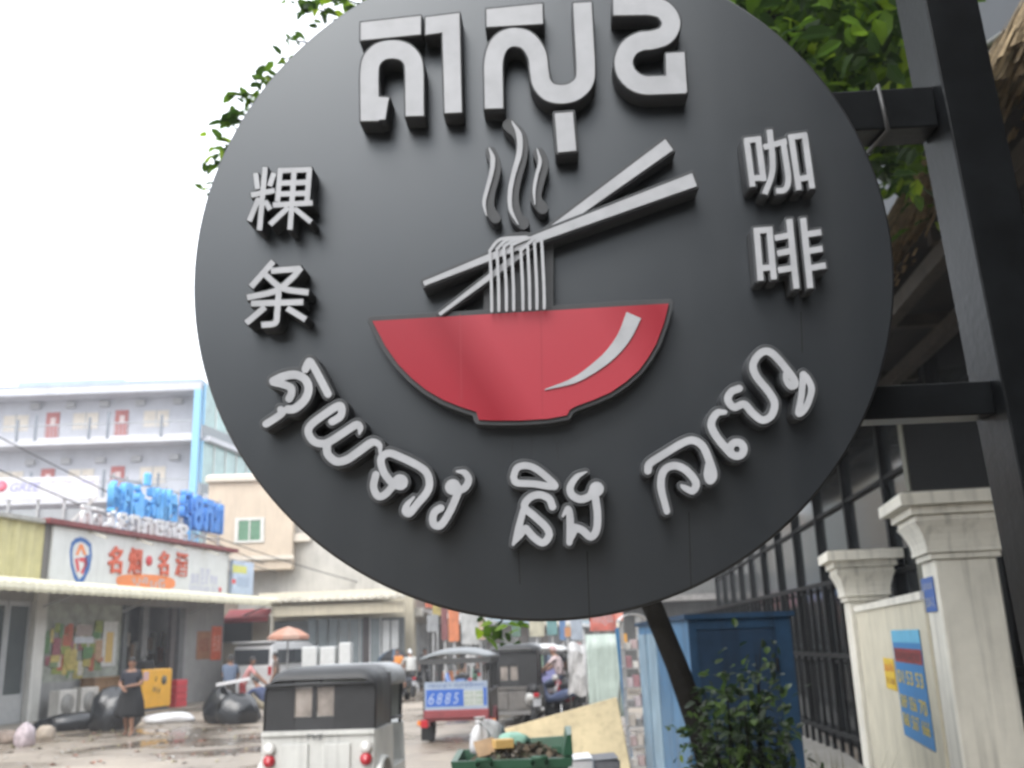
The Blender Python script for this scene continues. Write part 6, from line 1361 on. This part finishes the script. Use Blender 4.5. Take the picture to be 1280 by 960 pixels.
# parasols
def parasol(label, X, Y, r_, z, c, c2):
    t = thing('market_parasol', label, 'parasol', (X, Y, 0)); s = MB(); s.tube([(0, 0, 0), (0, 0, z + 0.3)], 0.025, 8); s.build('pole', stl, t)
    for k in range(8):
        a0_, a1_ = k * math.pi / 4, (k + 1) * math.pi / 4; P = []
        for rr, hh in ((0.02, 0.32), (r_ * 0.55, 0.2), (r_, 0.0), (r_ * 1.0, -0.12)):
            P.append([(rr * math.cos(a_), rr * math.sin(a_), z + hh) for a_ in (a0_, (a0_ + a1_) / 2, a1_)]); P[-1][1] = tuple(v * (0.95 if i_ < 2 else 1) for i_, v in enumerate(P[-1][1]))
        s = MB(); s.loft(P); o = s.build('canopy_panel', c if k % 2 else c2, t); sol = o.modifiers.new('cloth', 'SOLIDIFY'); sol.thickness = 0.008
        s = MB(); s.tube([(0, 0, z + 0.1), (r_ * 0.55 * math.cos(a0_), r_ * 0.55 * math.sin(a0_), z + 0.17)], 0.008, 5); s.build('rib', stl, t)
q = at(360, 800, 34.0); parasol('orange and red market parasol in front of the folding doors', q.x, 34.0, 0.72, at(360, 795, 34).z, mat('parasol_orange', (0.46, 0.23, 0.16), 0.8, 0.15), mat('parasol_salmon', (0.42, 0.27, 0.21), 0.8, 0.15))
q = at(492, 830, 37.5); parasol('dark parasol tilted over the person in orange vest', q.x, 37.5, 0.6, at(492, 822, 37.5).z, blackc, mat('parasol_dark_blue', (0.05, 0.08, 0.12), 0.8))

# ------------------------------------------------------------------ goods and rubbish in front of the liquor shop
def on_shop(x, y, off): u, z = SF.uz(x, y, off); return u, z
def unit(label, x0, y0, x1, y1, off, depth):
    (u0, z0), (u1, z1) = SF.uz(x0, y1, off), SF.uz(x1, y0, off); base = max(z0, PZ); w_ = u1 - u0; h_ = z1 - base
    return u0, base, w_, h_
grill_m = mat('ac_grille_grey', (0.30, 0.29, 0.27), 0.6, 0.2); ac_m = mat('ac_casing', (0.55, 0.53, 0.49), 0.6, 0.12, 3, streak=0.2)
for lab, x0, x1 in (('left of two beige air conditioner units on the shop pavement', 73, 99), ('right of two beige air conditioner units, next to the brown counter', 101, 126)):
    u0, b0, w_, h_ = unit(lab, x0, 850, x1, 889, -0.7, 0.35)
    t = thing('air_conditioner_unit', lab, 'air conditioner', SF.w(u0, -0.7, PZ), SF.rz, 'outdoor air conditioner units')
    s = MB(); s.cbox(0, w_ - 0.04, 0, 0.35, 0.06, h_, 0.02); s.build('casing', ac_m, t)
    s = MB(); s.lathe([(min(w_, h_) * 0.36, -0.02), (min(w_, h_) * 0.36, -0.001)], (w_ * 0.45, 0, h_ * 0.52), 20, 'y'); g_ = s.build('fan_grille', grill_m, t)
    s = MB()
    for k in range(5): rr = min(w_, h_) * (0.08 + 0.06 * k); s.tube([(w_ * 0.45 + rr * math.cos(a), -0.025, h_ * 0.52 + rr * math.sin(a)) for a in np.linspace(0, 2 * math.pi, 19)], 0.006, 4, cap=False)
    tag(s.build('grille_rings', mat('ac_wire', (0.42, 0.41, 0.38), 0.5), g_), kind='stuff')
    for x in (0.06, w_ - 0.12): s = MB(); s.box(x, x + 0.06, 0.02, 0.33, 0.0, 0.058); s.build('foot', grill_m, t)
# brown counter and yellow cabinet
u0, b0, w_, h_ = unit('', 127, 836, 172, 886, -0.9, 0.5)
t = thing('wooden_counter', 'brown wooden counter between the air conditioners and the yellow cabinet', 'counter', SF.w(u0, -0.6, PZ), SF.rz)
brn = mat('brown_board', (0.22, 0.125, 0.055), 0.6, 0.2, 5)
s = MB(); s.box(0.03, w_ - 0.03, 0.03, 0.5, 0.0, h_ - 0.05); s.build('front_board', brn, t); s = MB(); s.cbox(0, w_, 0, 0.53, h_ - 0.048, h_, 0.01); s.build('top', brn, t)
for k in range(3): s = MB(); a_ = 0.06 + k * (w_ - 0.1) / 3; s.box(a_, a_ + (w_ - 0.1) / 3 - 0.04, 0.01, 0.029, 0.08, h_ - 0.1); s.build('panel', brn, t)
u0, b0, w_, h_ = unit('', 176, 831, 216, 886, -1.35, 0.5)
t = thing('yellow_cabinet', 'bright yellow sign cabinet standing in front of the shop door', 'cabinet', SF.w(u0, -1.35, PZ), SF.rz)
ylm = mat('cabinet_yellow', (0.78, 0.40, 0.03), 0.4, 0.1, 3)
s = MB(); s.cbox(0, w_, 0, 0.45, 0.10, h_, 0.03); s.build('casing', ylm, t); s = MB(); s.box(0.05, w_ - 0.05, 0.05, 0.4, 0.0, 0.098); s.build('plinth', mat('cabinet_base', (0.12, 0.12, 0.13), 0.6), t)
s = MB(); s.lathe([(0.14, -0.012), (0.14, -0.001)], (w_ * 0.72, 0, h_ * 0.72), 14, 'y'); s.build('dark_logo', mat('cabinet_print', (0.10, 0.10, 0.08), 0.5), t)
for k, (fx, fz) in enumerate(((0.42, 0.76), (0.36, 0.52), (0.44, 0.50), (0.54, 0.47))): s = MB(); s.bar((w_ * fx, -0.006, h_ * fz - 0.07), (w_ * fx + 0.04, -0.006, h_ * fz + 0.07), 0.05, 0.01); s.build('dark_mark', MATS['cabinet_print'], t)
s = MB(); s.box(0.03, 0.3, -0.008, -0.001, h_ * 0.74, h_ * 0.95); s.build('pink_label', mat('cabinet_pink', (0.62, 0.40, 0.40), 0.5), t)
# dark crate on the cabinet, red stand, sacks
t = thing('dark_basket', 'dark basket on top of the yellow cabinet', 'basket', SF.w(u0 + 0.15, -1.25, PZ + h_), SF.rz); s = MB(); s.cbox(0, 0.62, 0, 0.3, 0.0, 0.26, 0.04); s.build('basket_body', blackc, t); s = MB(); s.tube([(0.05, 0.15, 0.26), (0.3, 0.15, 0.42), (0.57, 0.15, 0.26)], 0.015, 6); s.build('handle', blackc, t)
u0, b0, w_, h_ = unit('', 218, 849, 230, 886, -1.2, 0.4)
t = thing('red_crate_stack', 'red plastic crates stacked right of the yellow cabinet', 'crates', SF.w(u0 + 0.1, -1.2, PZ), SF.rz); rdm = mat('crate_red', (0.55, 0.04, 0.05), 0.5, 0.15, 3)
for k in range(4): s = MB(); s.cbox(0, w_ + 0.15, 0, 0.4, k * h_ / 4 + 0.002, (k + 1) * h_ / 4 - 0.01, 0.025); s.box(0.04, w_ + 0.11, -0.008, -0.001, k * h_ / 4 + 0.06, k * h_ / 4 + 0.1); s.build('crate', rdm, t)
def sack(name, label, cat, P, L_, W_, H_, m, rz=0, tall=False, seed=1, grp=None):
    r_ = random.Random(seed); t = thing(name, label, cat, P, rz, grp); secs = []
    n_ = 26; prof = [(0.55, 0.0), (0.92, 0.06), (1.0, 0.25), (0.97, 0.45), (0.82, 0.66), (0.55, 0.82), (0.22, 0.92), (0.10, 1.0)] if tall else [(0.8, 0.0), (1.0, 0.15), (1.0, 0.45), (0.85, 0.75), (0.5, 0.95), (0.1, 1.0)]
    ph = [r_.uniform(0, 6.28) for _ in range(4)]
    for rr, h_ in prof:
        secs.append([(L_ / 2 * rr * math.cos(a) * (1 + 0.12 * math.sin(3 * a + ph[0] + 5 * h_) + 0.07 * math.sin(8 * a + ph[1] + 4 * h_) + r_.uniform(-.06, .06)), W_ / 2 * rr * math.sin(a) * (1 + 0.11 * math.sin(4 * a + ph[2] - 4 * h_) + r_.uniform(-.06, .06)), H_ * h_ * (1 + 0.05 * math.sin(2 * a + ph[3]))) for a in np.linspace(0, 2 * math.pi, n_ + 1)[:-1]])
    s = MB(); s.smooth = True; s.loft(secs, closed=True); s.add(secs[-1], [tuple(range(n_))]); s.add(secs[0], [tuple(range(n_ - 1, -1, -1))]); s.build('bag_body', m, t)
    if tall:
        s = MB(); s.smooth = True; s.loft([[(0.04 * math.cos(a) * k, 0.04 * math.sin(a) * k, H_ * (0.98 + 0.08 * j)) for a in np.linspace(0, 6.28, 9)[:-1]] for j, k in enumerate((0.8, 0.5, 1.0))], closed=True); s.build('knot', m, t)
    return t
bag = mat('black_bin_bag', (0.016, 0.017, 0.019), 0.25, 0.2, 8, 0.5, 9, spec=0.6); wbag = mat('white_plastic_bag', (0.58, 0.57, 0.57), 0.45, 0.1, 8, 0.4, 14); prt = mat('printed_bag', (0.50, 0.42, 0.44), 0.5, 0.4, 7)
def G(x, Y): p = at(x, 900, Y); return Vector((p.x, Y, 0.0))
sack('rubbish_bag', 'tall black rubbish bag in front of the person in grey-blue shirt', 'rubbish bag', G(276, 26.4), 0.85, 0.75, 1.0, bag, 0, True, 3, 'black rubbish bags')
sack('rubbish_bag', 'wide shiny black rubbish bag, right of the tall one', 'rubbish bag', G(297, 26.0), 1.05, 0.8, 0.72, bag, 0.3, False, 4, 'black rubbish bags')
sack('rubbish_bag', 'low black rubbish sheet under the air conditioners', 'rubbish bag', G(105, 25.8), 2.4, 0.7, 0.42, bag, SF.rz - 0.9, False, 5, 'black rubbish bags')
sack('rubbish_bag', 'large black rubbish bag behind the walking person', 'rubbish bag', G(143, 25.4), 1.2, 0.9, 1.0, bag, 0.2, False, 6, 'black rubbish bags')
t = thing('white_foam_slab', 'white foam slab lying on top of the black rubbish bags', 'foam slab', G(289, 26.2) + Vector((0, 0, 0.93)), 0.3); s = MB(); s.add([(-.42, -.15, 0), (.42, -.15, .12), (.42, .15, .12), (-.42, .15, 0), (-.40, -.14, .07), (.43, -.14, .19), (.42, .15, .19), (-.41, .15, .07)], [(0, 3, 2, 1), (4, 5, 6, 7), (0, 1, 5, 4), (1, 2, 6, 5), (2, 3, 7, 6), (3, 0, 4, 7)]); s.build('slab', wbag, t)
sack('white_sack', 'flat white sack on the ground beside the yellow cabinet', 'sack', G(212, 27.2), 1.3, 0.6, 0.26, wbag, 0.3, False, 7)
sack('plastic_bag', 'crumpled printed plastic bag at the lower left', 'plastic bag', G(33, 21.5), 0.42, 0.36, 0.46, prt, 0.0, False, 8)
sack('plastic_bag', 'small brownish bag of rubbish by the white column', 'plastic bag', G(8, 22.3), 0.6, 0.4, 0.28, mat('brown_bag', (0.26, 0.2, 0.16), 0.7, 0.4, 5), 0.2, False, 9)
sack('plastic_bag', 'beige sack leaning at the column foot', 'plastic bag', G(58, 23.0), 0.4, 0.35, 0.3, mat('beige_sack', (0.42, 0.35, 0.28), 0.8, 0.3, 6), 0.2, False, 10)
litm = [mat('litter_%d' % k, c, 0.7, 0.3, 8) for k, c in enumerate(((0.5, 0.48, 0.45), (0.35, 0.15, 0.1), (0.25, 0.22, 0.2), (0.4, 0.36, 0.2)))]
lit = MB()
for k in range(260):
    x = random.uniform(0, 340); Y = random.uniform(17, 27); p = G(x, Y); r_ = random.uniform(0.02, 0.10); a = random.uniform(0, 3.14); c_, s_ = math.cos(a), math.sin(a); lit.cur = k % 4; h_ = random.uniform(0.01, 0.04)
    lit.add([(p.x + c_ * r_, p.y + s_ * r_, 0.006), (p.x - s_ * r_ * .5, p.y + c_ * r_ * .5, h_), (p.x - c_ * r_, p.y - s_ * r_, 0.008), (p.x + s_ * r_ * .5, p.y - c_ * r_ * .5, h_ * 1.2)], [(0, 1, 2, 3)])
tag(lit.build('road_litter', litm, fix=False), 'scraps of litter scattered over the wet road', 'litter', kind='stuff')

# white fridges in front of the folding doors
for lab, x0, x1 in (('leftmost of three white chest panels before the folding doors', 376, 396), ('middle of three white chest panels before the folding doors', 399, 419), ('rightmost and tallest of three white panels before the folding doors', 423, 438)):
    A_, B_ = at(x0, 862, 36.5), at(x1, 808 - (5 if x0 > 420 else 0), 36.5); t = thing('white_fridge', lab, 'fridge', (A_.x, 36.5, 0), 0, 'white fridges'); w_ = B_.x - A_.x
    s = MB(); s.cbox(0, w_, 0, 0.6, 0.05, B_.z, 0.03); s.build('cabinet', mat('fridge_white', (0.58, 0.59, 0.58), 0.4, 0.08), t); s = MB(); s.box(w_ - 0.09, w_ - 0.06, -0.03, -0.001, 0.8, 1.2); s.build('handle', chrome, t)
    s = MB(); s.box(0.02, w_ - 0.02, -0.012, -0.001, 0.1, B_.z - 0.04); s.build('door', mat('fridge_white', (0, 0, 0)), t)

# ------------------------------------------------------------------ roadside clutter right of centre
# green wheeled rubbish bin, overfull
bx = at(640, 930, 6.3); gz = at(640, 949, 6.0).z
bn = thing('green_rubbish_bin', 'overfull dark green wheeled rubbish bin at the bottom edge', 'rubbish bin', (bx.x, 6.3, 0)); gm = mat('bin_green', (0.022, 0.085, 0.045), 0.45, 0.2, 4, 0.05, 30); hw = 0.33
s = MB()
def ringb(k, z): return [(-hw * k, -0.3 * k, z), (hw * k, -0.3 * k, z), (hw * k, 0.32 * k, z), (-hw * k, 0.32 * k, z)]
s.loft([ringb(0.82, 0.12), ringb(1.0, gz - 0.05), ringb(1.06, gz - 0.05), ringb(1.08, gz), ringb(0.97, gz), ringb(0.93, gz - 0.1)], closed=True); s.add(ringb(0.82, 0.12), [(3, 2, 1, 0)]); s.add(ringb(0.93, gz - 0.1), [(0, 1, 2, 3)]); s.build('bin_body', gm, bn)
for sx in (-1, 1):
    wheel(bn, sx * 0.25, 0.3, 0.1, 0.05)
    s = MB(); s.tube([(sx * 0.2, -0.33, gz - 0.02), (sx * 0.2, -0.38, gz + 0.01), (sx * 0.12, -0.38, gz + 0.01), (sx * 0.12, -0.33, gz - 0.02)], 0.014, 6); s.build('grip', gm, bn)
for k in range(5): s = MB(); x = -0.24 + k * 0.12; s.box(x - 0.012, x + 0.012, -0.318, -0.27, gz - 0.45, gz - 0.07); s.build('rib', gm, bn)
s = MB(); s.add([(0.30, -0.30, gz + 0.01), (0.36, -0.28, gz + 0.01), (0.385, 0.3, gz + 0.01), (0.32, 0.3, gz + 0.01), (0.33, -0.26, gz + 0.12), (0.355, -0.25, gz + 0.12), (0.38, 0.24, gz + 0.13), (0.34, 0.24, gz + 0.13)], [(0, 3, 2, 1), (4, 5, 6, 7), (0, 1, 5, 4), (1, 2, 6, 5), (2, 3, 7, 6), (3, 0, 4, 7)]); s.build('open_lid', gm, bn)
s = MB(); s.add([(-0.1, 0.34, gz + 0.0), (0.33, 0.34, gz), (0.33, 0.36, gz + 0.06), (0.02, 0.36, gz + 0.05), (-0.1, 0.36, gz), (0.33, 0.36, gz), (0.33, 0.38, gz + 0.06), (0.02, 0.38, gz + 0.05)], [(0, 3, 2, 1), (4, 5, 6, 7), (0, 1, 5, 4), (1, 2, 6, 5), (2, 3, 7, 6), (3, 0, 4, 7)]); s.build('rear_lid', gm, bn)
BINP = Vector((bx.x, 6.3, gz))
hm = [mat('scrap_%d' % k, c, 0.85, 0.35, 20) for k, c in enumerate(((0.10, 0.08, 0.055), (0.16, 0.12, 0.08), (0.06, 0.075, 0.04), (0.30, 0.27, 0.23), (0.05, 0.045, 0.04)))]
t = thing('rubbish_heap', 'brown heap of leaves and scraps filling the green bin', 'rubbish', BINP + Vector((0.03, 0.02, -0.09))); s = MB()
for k in range(900):
    a = random.uniform(0, 6.28); r_ = math.sqrt(random.random()); x, y = 0.27 * r_ * math.cos(a), 0.24 * r_ * math.sin(a); z = 0.05 + 0.085 * (1 - r_ ** 2) * (0.8 + 0.3 * math.sin(9 * x) * math.cos(11 * y)) + random.uniform(-.02, .015)
    L_ = random.uniform(0.012, 0.05); d1 = Vector((random.gauss(0, 1), random.gauss(0, 1), random.gauss(0, .7))).normalized() * L_; d2 = Vector((random.gauss(0, 1), random.gauss(0, 1), random.gauss(0, .7))).normalized() * L_ * 0.6; c_ = Vector((x, y, z)); s.cur = random.choice((0, 0, 1, 1, 2, 4, 4, 3 if k % 4 == 0 else 1)); s.add([c_ - d1, c_ + d2, c_ + d1, c_ - d2], [(0, 1, 2, 3)])
s.smooth = False; s.cur = 0; s.lathe([(0.26, 0.0), (0.24, 0.045), (0.15, 0.09), (0.02, 0.11)], (0, 0, 0), 14, jit=0.08); tag(s.build('scraps', hm, t, fix=False), kind='stuff')
sack('plastic_bag', 'white plastic bag sticking out of the bin at the left', 'plastic bag', BINP + Vector((-0.20, 0.05, 0.0)), 0.13, 0.12, 0.19, wbag, 0.4, True, 22)
sack('plastic_bag', 'mint green plastic bag on top of the bin', 'plastic bag', BINP + Vector((0.0, 0.15, 0.03)), 0.2, 0.12, 0.08, mat('mint_bag', (0.28, 0.50, 0.40), 0.45, 0.15), 0.2, False, 23)
sack('plastic_bag', 'crumpled grey plastic bag behind the left end of the bin', 'plastic bag', BINP + Vector((-0.16, 0.3, 0.02)), 0.22, 0.18, 0.16, mat('grey_bag', (0.40, 0.40, 0.40), 0.4, 0.2, 9, 0.4, 20), 0.2, False, 24)
t = thing('cardboard_flap', 'torn brown cardboard at the left of the bin', 'cardboard', BINP + Vector((-0.2, -0.14, 0.0)), 0.5); s = MB(); s.add([(0, 0, 0), (.16, .02, .02), (.15, .1, .10), (.01, .09, .08), (0, 0.006, -.006), (.16, .026, .014), (.15, .106, .094), (.01, .096, .074)], [(0, 1, 2, 3), (7, 6, 5, 4), (0, 4, 5, 1), (1, 5, 6, 2), (2, 6, 7, 3), (3, 7, 4, 0)]); s.build('board', mat('cardboard', (0.40, 0.27, 0.16), 0.85, 0.2, 9), t)
t = thing('carton', 'small orange printed carton lying in the bin rubbish', 'carton', BINP + Vector((-0.1, -0.1, 0.04)), 0.3); s = MB(); s.cbox(0, .12, 0, .08, 0, .05, .004); s.build('box', mat('carton_orange', (0.55, 0.35, 0.12), 0.6), t)
# tan plywood sheet leaning behind the bin
A_, B_, C_, D_ = at(612, 917, 9.6), at(771, 872, 9.9), at(787, 956, 9.2), at(628, 1010, 9.0)
C_ = C_ + (C_ - B_) * 0.35; 
t = thing('plywood_sheet', 'large tan plywood sheet leaning behind the green bin', 'board', (0.5 * (A_.x + B_.x), 9.4, 0)); o_ = Vector(t.location); nn_ = Vector((0, 0.018, 0.006))
pls = [p - o_ for p in (A_, B_, C_, D_)]; s = MB(); s.add(pls + [p + nn_ for p in pls], [(0, 1, 2, 3), (7, 6, 5, 4), (0, 4, 5, 1), (1, 5, 6, 2), (2, 6, 7, 3), (3, 7, 4, 0)]); s.build('sheet', mat('tan_plywood', (0.54, 0.43, 0.25), 0.7, 0.22, 2.6, 0.1, 50, streak=0.25), t)
s = MB(); s.bar(pls[1] + Vector((-.02, .06, -.02)), pls[2] + Vector((-.02, .06, .02)), 0.05); s.build('batten', mat('dark_batten', (0.12, 0.09, 0.06), 0.8), t)
for lab, x, Y, m_, w_, h_ in (('pale paper parcel at the foot of the plywood', 718, 7.9, wbag, 0.26, 0.10), ('dark grey box at the foot of the plywood, right of the pale parcel', 752, 7.95, mat('dark_sack', (0.15, 0.15, 0.16), 0.7, 0.3, 8), 0.24, 0.08)):
    p = at(x, 948, Y); t = thing('parcel', lab, 'parcel', (p.x, Y, 0.0), 0.12); s = MB(); s.cbox(-w_ / 2, w_ / 2, -0.12, 0.12, 0.0, p.z, 0.012); s.build('box', m_, t); s = MB(); s.add([(-w_ / 2, -0.13, p.z + .002), (w_ * .45, -0.14, p.z + 0.012), (w_ / 2, 0.1, p.z + 0.03), (-w_ * .4, 0.12, p.z + 0.02)], [(0, 1, 2, 3)]); s.build('flap', m_, t)
# pale green sheet screen with white tarpaulin
A_, B_ = at(736, 872, 20.5), at(776, 792, 20.5); t = thing('sheet_screen', 'pale green plastic sheet screen beside the shelf rack', 'screen', (A_.x, 20.5, 0)); w_ = B_.x - A_.x
s = MB(); s.smooth = True; s.loft([[(w_ * k / 16, 0.006 * math.sin(k * 0.8) + 0.004 * math.sin(k * 2.1 + z), z) for k in range(17)] for z in np.linspace(0.25, B_.z, 6)]); o = s.build('plastic_sheet', mat('pale_green_sheet', (0.44, 0.52, 0.47), 0.35, 0.2, 3, streak=0.3), t); sol = o.modifiers.new('th', 'SOLIDIFY'); sol.thickness = 0.006
for x in (-0.03, w_ + 0.03): s = MB(); s.tube([(x, 0.05, 0), (x, 0.05, B_.z + 0.1)], 0.02, 8); s.build('post', stl, t)
s = MB(); s.bar((w_ * 0.75, -0.05, 0.35), (w_ * 0.98, -0.05, 1.3), 0.08, 0.02); s.build('grey_fold', mat('grey_fold', (0.22, 0.24, 0.24), 0.6, 0.3, 5), t)
A_, B_ = at(712, 870, 23.5), at(734, 812, 23.5); t = thing('tarpaulin_stall', 'low white tarpaulin draped stall left of the pale green sheet', 'stall', (A_.x, 23.5, 0)); w_ = B_.x - A_.x
s = MB(); s.loft([[(x * w_ + dx, y + 0.05 * math.sin(x * 9 + z * 5), z + 0.05 * math.sin(x * 7)) for x in np.linspace(0, 1, 9)] for dx, y, z in ((-0.05, -0.3, 0.55), (0.0, -0.22, 1.0), (0.05, -0.1, B_.z - 0.05), (0.06, 0.5, B_.z + 0.15), (0.06, 1.1, B_.z - 0.1))]); o = s.build('tarpaulin', mat('white_tarp', (0.46, 0.45, 0.44), 0.7, 0.25, 5, streak=0.3), t); sol = o.modifiers.new('th', 'SOLIDIFY'); sol.thickness = 0.008
for x in (0, w_): s = MB(); s.tube([(x + 0.05, 0.5, 0), (x + 0.05, 0.5, B_.z + 0.1)], 0.02, 6); s.build('post', stl, t)
# blue post with orange plate
pa, pb = at(771, 785, 15.2), at(784, 884, 15.0); t = thing('blue_post', 'slim blue steel post with small orange plate', 'post', (pb.x + 0.02, 15.1, 0)); o_ = Vector(t.location)
s = MB(); s.bar((0, 0, 0), pa - o_, 0.055); s.build('shaft', mat('post_blue', (0.03, 0.14, 0.28), 0.45, 0.15), t)
A_, B_ = at(777, 812, 15.0), at(783, 792, 15.0); s = MB(); s.box(A_.x - o_.x, B_.x - o_.x, -0.15, -0.12, A_.z, B_.z); s.build('orange_plate', mat('plate_orange', (0.62, 0.32, 0.08), 0.5), t)
# shelf rack of goods with arched white cover
A_, B_ = at(784, 880, 13.5), at(803, 776, 13.5); t = thing('goods_rack', 'narrow white rack of packed goods left of the blue kiosk', 'rack', (A_.x, 13.5, 0)); w_ = B_.x - A_.x + 0.02
for x in (0.0, w_): s = MB(); s.box(x - 0.012, x + 0.012, 0, 0.024, 0, B_.z); s.box(x - 0.012, x + 0.012, 0.3, 0.324, 0, B_.z); s.build('upright', stl, t)
cls = [(0.55, 0.53, 0.50), (0.46, 0.36, 0.36), (0.5, 0.46, 0.42), (0.22, 0.22, 0.22), (0.48, 0.42, 0.44), (0.36, 0.2, 0.22)]
for k in range(7):
    z = 0.12 + k * (B_.z - 0.25) / 7; s = MB(); s.box(-0.01, w_ + 0.01, 0.0, 0.32, z, z + 0.018); sf_ = s.build('shelf', stl, t)
    for j in range(3): s = MB(); x = 0.02 + j * (w_ - 0.02) / 3; s.cbox(x, x + (w_ - 0.05) / 3, 0.03, 0.25, z + 0.02, z + 0.10 + 0.035 * ((j + k) % 3), 0.006); s.build('packet', mat('packet_%d' % ((k + j) % 6), cls[(k + j) % 6], 0.5, 0.25, 9), sf_)
s = MB(); s.smooth = True; s.loft([[(w_ / 2 + (w_ / 2 + 0.04) * math.cos(a), y, B_.z + 0.10 * math.sin(a)) for a in np.linspace(0, math.pi, 9)] for y in (-0.05, 0.38)]); o = s.build('white_cover', mat('rack_cover', (0.60, 0.60, 0.60), 0.5), t); sol = o.modifiers.new('th', 'SOLIDIFY'); sol.thickness = 0.008
# tall dry grass tuft at the foot of the piers
gr_ = at(1040, 960, 6.0); t = thing('dry_grass_clump', 'clump of dry brown grass beside the far pier', 'grass clump', (gr_.x, 6.0, 0.0))
s = MB()
for k in range(260):
    a = random.uniform(0, 6.28); r_ = random.uniform(0, 0.12); L_ = random.uniform(0.6, 1.12); x, y = r_ * math.cos(a), r_ * math.sin(a); dx, dy = random.gauss(0, .13), random.gauss(0, .13)
    s.add([(x - .006, y, 0), (x + .006, y, 0), (x + dx * .4 + .005, y + dy * .4, L_ * .6), (x + dx * .4 - .005, y + dy * .4, L_ * .6), (x + dx, y + dy, L_)], [(0, 1, 2, 3), (3, 2, 4)])
tag(s.build('blades', mat('dry_grass', (0.10, 0.085, 0.04), 0.9, 0.3, 9, rand=0.4), t, fix=False), kind='stuff')

# ------------------------------------------------------------------ thin haze box added over the street, standing in for lens glare
hz = MB(); hz.box(-120, 120, -45, 190, -1.0, 24.0); hzm = bpy.data.materials.new('glare_haze'); hzm.use_nodes = True
for n in list(hzm.node_tree.nodes):
    if n.type == 'BSDF_PRINCIPLED': hzm.node_tree.nodes.remove(n)
pvn = hzm.node_tree.nodes.new('ShaderNodeVolumePrincipled'); pvn.inputs['Color'].default_value = (0.93, 0.95, 1.0, 1); pvn.inputs['Density'].default_value = 0.0017
out = [n for n in hzm.node_tree.nodes if n.type == 'OUTPUT_MATERIAL'][0]; hzm.node_tree.links.new(pvn.outputs[0], out.inputs['Volume'])
tag(hz.build('haze', hzm), kind='stuff')
